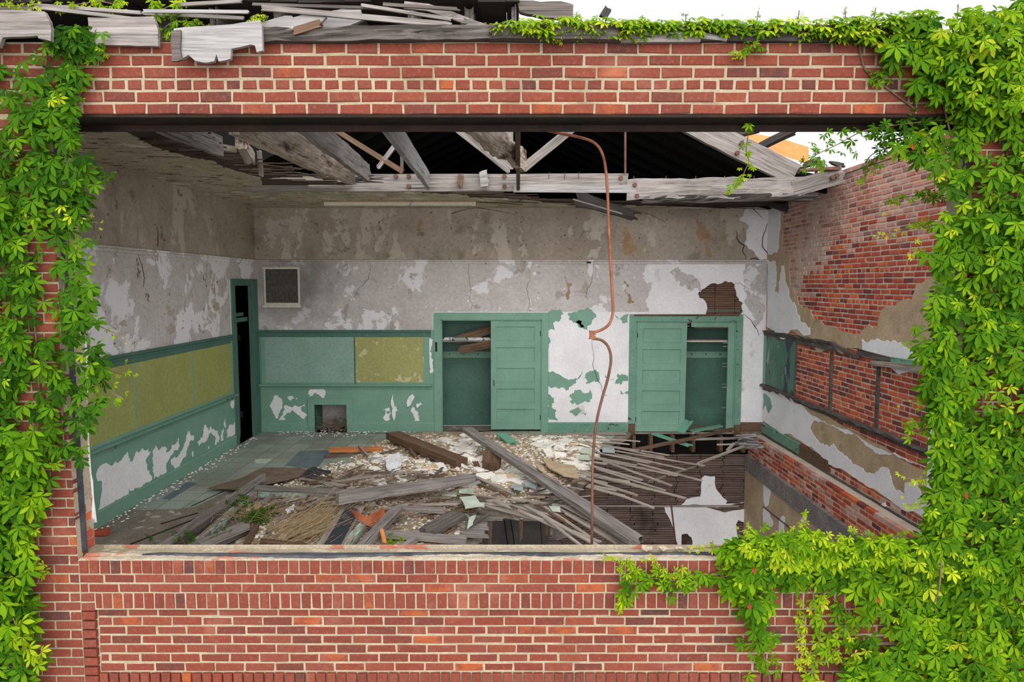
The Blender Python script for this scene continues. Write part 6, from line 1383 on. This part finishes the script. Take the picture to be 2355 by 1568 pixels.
def strand(pts, n, size=(0.03, 0.06), tone=(0.6, 0.95), seed=1, spread=0.035, toward=None):
    """a trailing shoot along 3D points"""
    rng = np.random.default_rng(seed); c = smooth_curve(pts, 8); C3 = np.array([tuple(p) for p in c])
    i = np.linspace(0.02, 0.999, n) * (len(C3) - 1); k = i.astype(int); fr = (i - k)[:, None]; pos = C3[k] * (1 - fr) + C3[np.minimum(k + 1, len(C3) - 1)] * fr
    pos = pos + rng.normal(0, spread, (n, 3)) * np.array([1, 0.6, 1])
    nr = np.stack([rng.normal(0, 0.5, n), -0.9 + rng.normal(0, 0.3, n), 0.55 + rng.normal(0, 0.35, n)], 1)
    dn = np.stack([rng.normal(0, 0.8, n), rng.normal(-0.2, 0.3, n), -0.8 + rng.normal(0, 0.5, n)], 1)
    q = np.linspace(0, 1, n); sz = (size[1] + (size[0] - size[1]) * q) * rng.uniform(0.8, 1.2, n); tn = np.clip(tone[0] + (tone[1] - tone[0]) * q + rng.normal(0, 0.06, n), 0, 1)
    return (pos, nr, dn, sz, tn), c
def vine(name, label, fills, shoots=(), stems=(), group=None, reds=0):
    root = thing(name, label, 'vine', (0, 0, 0), group)
    sets = list(fills); mb = MB()
    for s in shoots:
        st, c = s; sets.append(st); mb.tube(c, 0.0035, 5)
    for pts in stems: mb.tube(smooth_curve(pts, 5), 0.006, 6)
    a = [np.concatenate([s[k] for s in sets]) for k in range(5)]
    leaf_mesh('foliage', a[0], a[1], a[2], a[3], a[4], 'leaf', root)
    if mb.v: mb.build('stem', M['stem'], root)
    if reds:
        f = sets[0]; i = np.random.default_rng(3).integers(0, len(f[0]), reds); p = f[0][i].copy(); p[:, 1] = -0.25
        for q in p:
            m2 = MB(); m2.add([(q[0], q[1], q[2]), (q[0] - 0.014, q[1] - 0.012, q[2] - 0.026), (q[0] + 0.008, q[1] - 0.015, q[2] - 0.05), (q[0] + 0.015, q[1] - 0.008, q[2] - 0.022), (q[0], q[1] + 0.006, q[2] - 0.025)], [(0, 1, 4), (1, 2, 4), (2, 3, 4), (3, 0, 4)])
            m2.build('red_leaflet', M['leaf_red'], root)
    return root
W = lambda px, py, d=0.05: Vector(wall_pts(np.array([px], float), np.array([py], float), np.array([d]))[0])
sh = lambda pts, n, d=0.06, **kw: strand([W(a, b, d) for a, b in pts], n, **kw)

# left pier
pA = [(-120, 85), (115, 90), (130, 50), (190, 45), (235, 70), (215, 130), (190, 190), (165, 230), (170, 300), (200, 370), (240, 400), (225, 440), (185, 480), (215, 560), (200, 620), (215, 700), (230, 780), (255, 840), (245, 900), (215, 950), (215, 1000), (200, 1050), (175, 1080), (165, 1020), (150, 1040), (135, 1060), (118, 1110), (100, 1150), (92, 1200), (70, 1240), (70, 1290), (60, 1330), (80, 1400), (75, 1440), (105, 1500), (120, 1560), (110, 1640), (-120, 1640)]
gapA = [(70, 640), (80, 600), (105, 440), (118, 470), (125, 560), (135, 660), (140, 740), (120, 770), (75, 770), (68, 700)]
def keep_out(s, boxes):
    """thin the leaves where bare brick shows through"""
    p = s[0]; dy = (p[:, 1] - CAM.y); dz = p[:, 2] - CAM.z
    t = dy * COSP - dz * SINP; X = 1177.5 + FPX * p[:, 0] / t; Y = 784 + FPX * (-(dy * SINP) - dz * COSP) / t
    k = np.ones(len(p), bool)
    for poly, pr in boxes: k &= ~(in_poly(X, Y, poly) & (np.random.default_rng(1).uniform(0, 1, len(p)) < pr))
    return tuple(a[k] for a in s)
fA = keep_out(fill(pA, 1500, tone=(0.18, 0.5), size=(0.06, 0.108), seed=11, young=0.04), [(gapA, 0.85), ([(120, 440), (140, 440), (182, 1080), (160, 1080)], 0.5)])
fB = fill([(-120, 980), (100, 980), (100, 1100), (70, 1240), (70, 1640), (-120, 1640)], 260, tone=(0.35, 0.7), size=(0.08, 0.13), seed=12, d=(0.1, 0.25))
fC = fill([(120, 80), (185, 55), (220, 75), (195, 130), (150, 150)], 60, tone=(0.12, 0.3), seed=13, size=(0.05, 0.09), d=(0.03, 0.12))
vine('creeper', 'dark green creeper covering the left brick pier', [fA, fB, fC],
     [sh([(190, 180), (185, 215), (170, 240)], 9, tone=(0.6, 0.9), seed=1), sh([(205, 140), (235, 125), (240, 110)], 7, tone=(0.6, 0.9), seed=2), sh([(225, 830), (250, 850), (285, 860), (295, 845)], 10, seed=3, d=-0.1, size=(0.02, 0.05)), sh([(230, 880), (262, 905), (280, 915)], 8, seed=4, size=(0.03, 0.06), tone=(0.4, 0.8)), sh([(210, 740), (250, 760), (280, 770)], 9, seed=5, size=(0.015, 0.04)), sh([(205, 510), (225, 512)], 4, seed=6, size=(0.015, 0.03)),
      sh([(75, 1290), (55, 1320), (50, 1360)], 10, seed=7), sh([(60, 1330), (85, 1310), (105, 1320)], 8, seed=8, size=(0.04, 0.08), tone=(0.7, 0.95)), sh([(30, 1420), (60, 1490), (100, 1510)], 14, seed=9, size=(0.07, 0.10), tone=(0.7, 0.85), d=0.2), sh([(230, 390), (250, 405)], 4, seed=10, size=(0.05, 0.07), tone=(0.15, 0.2))],
     [[W(20, 1640, 0.02), W(60, 1300, 0.03), W(90, 900, 0.03), W(60, 500, 0.03), W(110, 120, 0.03)], [W(150, 1080, 0.02), W(140, 800, 0.03), W(160, 500, 0.03), W(180, 200, 0.02)]])
# right pier and lower right wall
pR = [(2480, -40), (2300, 10), (2200, 70), (2135, 20), (2080, 60), (2040, 100), (2050, 150), (2100, 190), (2130, 230), (2180, 250), (2220, 262), (2140, 290), (2050, 330), (2090, 370), (2150, 400), (2170, 450), (2150, 500), (2170, 540), (2130, 580), (2170, 640), (2130, 700), (2150, 760), (2120, 830), (2150, 880), (2130, 960), (2150, 1010), (2160, 1080), (2180, 1150), (2160, 1200), (2120, 1230), (2200, 1270), (2480, 1300)]
fR = fill(pR, 2000, tone=(0.28, 0.62), size=(0.062, 0.112), seed=21, young=0.06)
fR3 = fill([(2110, 780), (2200, 780), (2200, 1250), (2120, 1240), (2150, 1100), (2130, 900)], 170, tone=(0.3, 0.6), seed=25)
fR2 = fill([(2200, 20), (2480, 0), (2480, 240), (2250, 250), (2100, 120)], 320, tone=(0.5, 0.8), size=(0.05, 0.09), seed=24, d=(0.1, 0.3))
RS = [sh([(2180, 275), (2080, 285), (1990, 300), (1930, 330), (1870, 360), (1860, 378)], 60, d=0.0, size=(0.03, 0.075), tone=(0.25, 0.5), spread=0.06, seed=31), sh([(2140, 300), (2060, 320), (2030, 335)], 26, d=-0.1, size=(0.05, 0.08), tone=(0.2, 0.45), spread=0.06, seed=32), sh([(2080, 330), (2000, 360), (1990, 430)], 18, d=-0.3, size=(0.03, 0.06), tone=(0.4, 0.7), spread=0.03, seed=33), sh([(2170, 450), (2100, 450), (2030, 465)], 22, d=-0.3, size=(0.03, 0.06), tone=(0.5, 0.85), spread=0.03, seed=34),
      sh([(2150, 510), (2090, 525), (2010, 545)], 26, d=-0.2, size=(0.012, 0.05), tone=(0.7, 1.0), spread=0.015, seed=35), sh([(2130, 580), (2110, 575), (2095, 578)], 8, seed=36, size=(0.02, 0.05)), sh([(2150, 750), (2110, 770), (2090, 790)], 12, seed=37, size=(0.03, 0.06), tone=(0.5, 0.7)), sh([(2160, 910), (2110, 920), (2075, 922)], 12, seed=38, size=(0.01, 0.05), tone=(0.6, 0.9)), sh([(2150, 980), (2110, 990), (2092, 985)], 10, seed=39, size=(0.04, 0.07), tone=(0.5, 0.7)), sh([(2170, 1090), (2120, 1100), (2085, 1100)], 14, seed=40, size=(0.02, 0.05)), sh([(2160, 1150), (2110, 1160), (2086, 1160)], 12, seed=41, size=(0.02, 0.05)),
      sh([(2060, 100), (2030, 170), (2010, 185)], 16, seed=42, size=(0.04, 0.07), tone=(0.35, 0.6))]
vine('creeper', 'dense bright creeper covering the right brick pier', [fR, fR2, fR3], RS, [[W(2140, 120, 0.02), W(2230, 520, 0.03), W(2260, 900, 0.03), W(2240, 1300, 0.03)], [W(1975, 90, 0.015), W(1990, 160, 0.015), W(2050, 210, 0.015), W(2110, 255, 0.015)], [W(2300, 100, 0.03), W(2330, 700, 0.03), W(2300, 1400, 0.03)]], reds=3)
pB = [(1640, 1262), (1690, 1242), (1740, 1232), (1800, 1225), (1850, 1215), (1900, 1230), (1960, 1236), (2040, 1235), (2100, 1250), (2200, 1250), (2480, 1240), (2480, 1660), (1940, 1660), (1940, 1568), (1955, 1500), (1930, 1455), (1950, 1410), (1985, 1385), (1960, 1352), (1890, 1348), (1830, 1330), (1830, 1360), (1780, 1350), (1770, 1385), (1760, 1420), (1730, 1410), (1715, 1370), (1660, 1375), (1680, 1340), (1690, 1300)]
fB1 = fill(pB, 1450, tone=(0.34, 0.7), size=(0.062, 0.112), seed=51, young=0.07)
fB2 = fill([(1690, 1262), (1740, 1234), (1850, 1218), (2000, 1236), (2160, 1250), (2300, 1290), (2280, 1330), (2000, 1300), (1800, 1300)], 330, tone=(0.62, 0.9), size=(0.04, 0.08), seed=52, d=(0.05, 0.25), up=0.9)
BS = [sh([(1700, 1250), (1640, 1258), (1580, 1262)], 26, size=(0.015, 0.05), tone=(0.7, 1.0), spread=0.02, seed=61, d=-0.05), sh([(1850, 1220), (1840, 1210), (1855, 1200)], 14, size=(0.02, 0.05), seed=62), sh([(1740, 1235), (1720, 1222), (1700, 1222)], 12, size=(0.02, 0.05), seed=63), sh([(2000, 1240), (1970, 1225), (1950, 1216)], 14, size=(0.012, 0.05), seed=64, spread=0.015), sh([(2090, 1245), (2080, 1240), (2060, 1230)], 10, size=(0.015, 0.04), seed=65),
      sh([(1740, 1380), (1745, 1440), (1755, 1500), (1770, 1560), (1780, 1610)], 34, size=(0.05, 0.095), tone=(0.42, 0.7), spread=0.05, seed=66), sh([(1730, 1390), (1730, 1430), (1735, 1470)], 16, size=(0.06, 0.1), tone=(0.35, 0.5), spread=0.05, seed=67), sh([(1860, 1350), (1880, 1380), (1890, 1400)], 10, size=(0.04, 0.08), seed=68), sh([(1840, 1400), (1840, 1450), (1850, 1500), (1835, 1530)], 24, size=(0.03, 0.05), tone=(0.75, 0.95), spread=0.02, seed=69), sh([(1885, 1420), (1885, 1480), (1870, 1530), (1880, 1580)], 28, size=(0.05, 0.07), tone=(0.6, 0.85), spread=0.04, seed=70), sh([(1930, 1390), (1945, 1440), (1920, 1480), (1940, 1530)], 30, size=(0.04, 0.07), tone=(0.5, 0.85), spread=0.04, seed=71)]
vine('creeper', 'yellow green creeper heaped over the right end of the sill and wall below', [fB1, fB2], BS, [[W(2480, 1450, 0.03), W(2200, 1320, 0.03), W(1900, 1290, 0.03), W(1700, 1290, 0.03)], [W(2165, 1290, 0.24), W(2160, 1350, 0.24), W(2150, 1385, 0.22)]], reds=5)
SS = [sh([(1690, 1320), (1620, 1335), (1550, 1335), (1480, 1325), (1440, 1310), (1415, 1290), (1390, 1275)], 46, size=(0.02, 0.075), tone=(0.4, 0.9), spread=0.03, seed=81), sh([(1460, 1330), (1445, 1360), (1420, 1390)], 14, size=(0.05, 0.08), tone=(0.35, 0.8), spread=0.03, seed=82), sh([(1530, 1330), (1510, 1300), (1495, 1275)], 14, size=(0.02, 0.05), tone=(0.7, 0.95), spread=0.02, seed=83), sh([(1560, 1345), (1570, 1320), (1545, 1310)], 12, size=(0.04, 0.06), tone=(0.5, 0.9), seed=84), sh([(1480, 1320), (1470, 1298)], 10, size=(0.04, 0.06), tone=(0.6, 0.8), seed=85)]
f0 = tuple(a[:12] for a in fill([(1450, 1310), (1680, 1330), (1680, 1360), (1450, 1350)], 40, tone=(0.35, 0.6), size=(0.05, 0.08), seed=86, d=(0.02, 0.08)))
vine('creeper_shoot', 'thin yellow tipped creeper shoot trailing along the sill face', [f0], SS)
# along the top of the beam
pT = [(1130, 62), (1180, 40), (1240, 40), (1330, 36), (1420, 42), (1500, 46), (1600, 44), (1680, 46), (1760, 40), (1850, 45), (1950, 40), (2060, 30), (2140, 25), (2160, 80), (2060, 110), (1950, 88), (1880, 82), (1700, 76), (1500, 78), (1330, 78), (1180, 70)]
def topfill(poly, n, seed, **kw):
    p, nr, dn, sz, tn = fill(poly, n, seed=seed, **kw); rg = np.random.default_rng(seed + 1); p[:, 1] += rg.uniform(-0.03, 0.16, n); nr[:, 2] += 0.7; dn[:, 2] += 0.4; dn[:, 0] *= 1.6
    return p, nr, dn, sz, tn
fT = topfill(pT, 1250, 91, tone=(0.5, 0.85), size=(0.045, 0.085), d=(0.02, 0.12), up=0.8, young=0.12)
TS = [sh([(1150, 68), (1080, 66), (1010, 72)], 34, size=(0.02, 0.045), tone=(0.75, 1.0), spread=0.025, seed=92, d=-0.05), sh([(1330, 75), (1300, 84), (1275, 92)], 12, size=(0.02, 0.03), tone=(0.85, 1.0), spread=0.015, seed=93), sh([(1750, 104), (1715, 112), (1688, 126)], 16, size=(0.03, 0.05), tone=(0.5, 0.85), spread=0.02, seed=94)] + \
     [sh([(x, y), (x + dx, y - h)], 8, size=(0.012, 0.03), tone=(0.45, 0.7), spread=0.012, seed=100 + k, d=-0.05) for k, (x, y, dx, h) in enumerate([(1475, 60, 3, 25), (1576, 58, 2, 26), (1740, 55, 4, 30), (1835, 50, 3, 26), (1945, 45, -2, 24), (2010, 40, 4, 22), (1330, 50, -5, 22), (2200, 60, 4, 50), (1650, 60, 3, 16)])]
fT2 = topfill([(1140, 66), (1170, 40), (1240, 36), (1330, 40), (1450, 44), (1450, 80), (1330, 84), (1240, 80)], 260, 97, tone=(0.6, 0.95), size=(0.045, 0.08), d=(0.03, 0.14), up=0.8)
vine('creeper', 'low yellow green creeper running along the top of the brick beam', [fT, fT2], TS, [[W(1130, 70, -0.05), W(1500, 68, -0.05), W(2000, 62, -0.05)]])
# small sprigs
def sprig(label, shoots, stems=()): 
    return vine('creeper_sprig', label, [shoots[0][0]], shoots[1:] or [], stems, 'small creeper sprigs')
def sp(pts, n, **kw): return sh(pts, n, **kw)
vine('hanging_tendril', 'thin tendril with pale leaves hanging from the lintel before the truss', [tuple(a[:1] for a in sh([(1721, 290), (1721, 300)], 2)[0])], [sh([(1722, 268), (1722, 300), (1716, 345), (1722, 370), (1712, 395), (1706, 415)], 24, d=-0.2, size=(0.025, 0.04), tone=(0.6, 0.85), spread=0.018, seed=120), sh([(1706, 415), (1690, 432), (1675, 438)], 9, d=-0.2, size=(0.03, 0.045), tone=(0.5, 0.8), spread=0.02, seed=121)])
vine('roof_sprig', 'yellow sprig on the roof strips at top left', [tuple(a[:1] for a in sh([(160, 12), (165, 10)], 2)[0])], [sh([(130, 14), (180, 10), (215, 4)], 20, d=0.0, size=(0.02, 0.04), tone=(0.8, 1.0), spread=0.018, seed=130), sh([(225, 2), (255, 8), (280, 16)], 14, d=0.0, size=(0.03, 0.05), tone=(0.65, 0.9), spread=0.02, seed=131)])
vine('roof_sprig', 'leafy sprig standing on the roof strips above the gray fascia', [tuple(a[:1] for a in sh([(400, 10), (405, 8)], 2)[0])], [sh([(355, 5), (345, -5)], 6, d=0.0, size=(0.05, 0.06), tone=(0.6, 0.8), spread=0.02, seed=132), sh([(370, 24), (395, 12), (425, 8)], 14, d=0.0, size=(0.05, 0.06), tone=(0.7, 0.9), spread=0.025, seed=133)])
vine('roof_sprig', 'yellow sprig at the end of the long roof strip over the scalloped fascia', [tuple(a[:1] for a in sh([(600, 40), (605, 38)], 2)[0])], [sh([(575, 42), (592, 36), (618, 38)], 12, d=0.05, size=(0.02, 0.035), tone=(0.85, 1.0), spread=0.015, seed=134)])
vine('roof_sprig', 'green sprig growing between the roof strips left of the scalloped fascia', [tuple(a[:1] for a in sh([(400, 50), (405, 52)], 2)[0])], [sh([(380, 62), (400, 50), (440, 50), (470, 58)], 26, d=-0.02, size=(0.03, 0.045), tone=(0.4, 0.75), spread=0.03, seed=135), sh([(370, 86), (392, 86)], 8, d=0.0, size=(0.03, 0.04), tone=(0.6, 0.8), seed=136)])
vine('roof_sprig', 'yellow fringe of leaves along the top left roof edge', [tuple(a[:1] for a in sh([(20, 14), (25, 12)], 2)[0])], [sh([(-30, 16), (30, 14), (85, 11)], 34, d=0.1, size=(0.02, 0.035), tone=(0.75, 1.0), spread=0.02, seed=137)])
# weeds on the floor
def weed(label, px, py, z, n, spread, size, tone, seed):
    rg = np.random.default_rng(seed); c = P(px, py, z=z)
    p = np.array(tuple(c)) + np.stack([rg.normal(0, spread[0], n), rg.normal(0, spread[1], n), abs(rg.normal(0, spread[2], n))], 1)
    nr = np.stack([rg.normal(0, 0.5, n), rg.normal(-0.6, 0.4, n), np.ones(n)], 1); dn = np.stack([rg.normal(0, 1, n), rg.normal(-0.4, 1, n), rg.normal(-0.2, 0.3, n)], 1)
    s = (p, nr, dn, rg.uniform(size[0], size[1], n), np.clip(rg.normal(tone, 0.1, n), 0, 1))
    root = thing('weed', label, 'weed', tuple(c)); o = leaf_mesh('foliage', *s, 'leaf', None); under(o, root)
    mb = MB()
    for i in range(0, n, 3): mb.tube([c + Vector((0, 0, -0.05)), Vector(p[i])], 0.003, 4)
    under(mb.build('stem', M['stem']), root)
weed('green weed growing in the rubble behind the short gray plank', 592, 1192, 0.10, 46, (0.10, 0.08, 0.06), (0.035, 0.06), 0.22, 1)
weed('small green weed sprouting above the bigger weed in the rubble', 616, 1172, 0.12, 8, (0.03, 0.03, 0.04), (0.035, 0.05), 0.3, 2)
weed('green weed climbing along the flaking green frame timber', 552, 1160, 0.12, 14, (0.05, 0.12, 0.06), (0.035, 0.055), 0.2, 3)
weed('sparse green weed low behind the left of the sill', 430, 1244, 0.10, 34, (0.20, 0.08, 0.05), (0.025, 0.04), 0.3, 4)
weed('bright green weed tuft by the orange splinter', 905, 1242, 0.12, 12, (0.05, 0.04, 0.04), (0.03, 0.045), 0.6, 5)
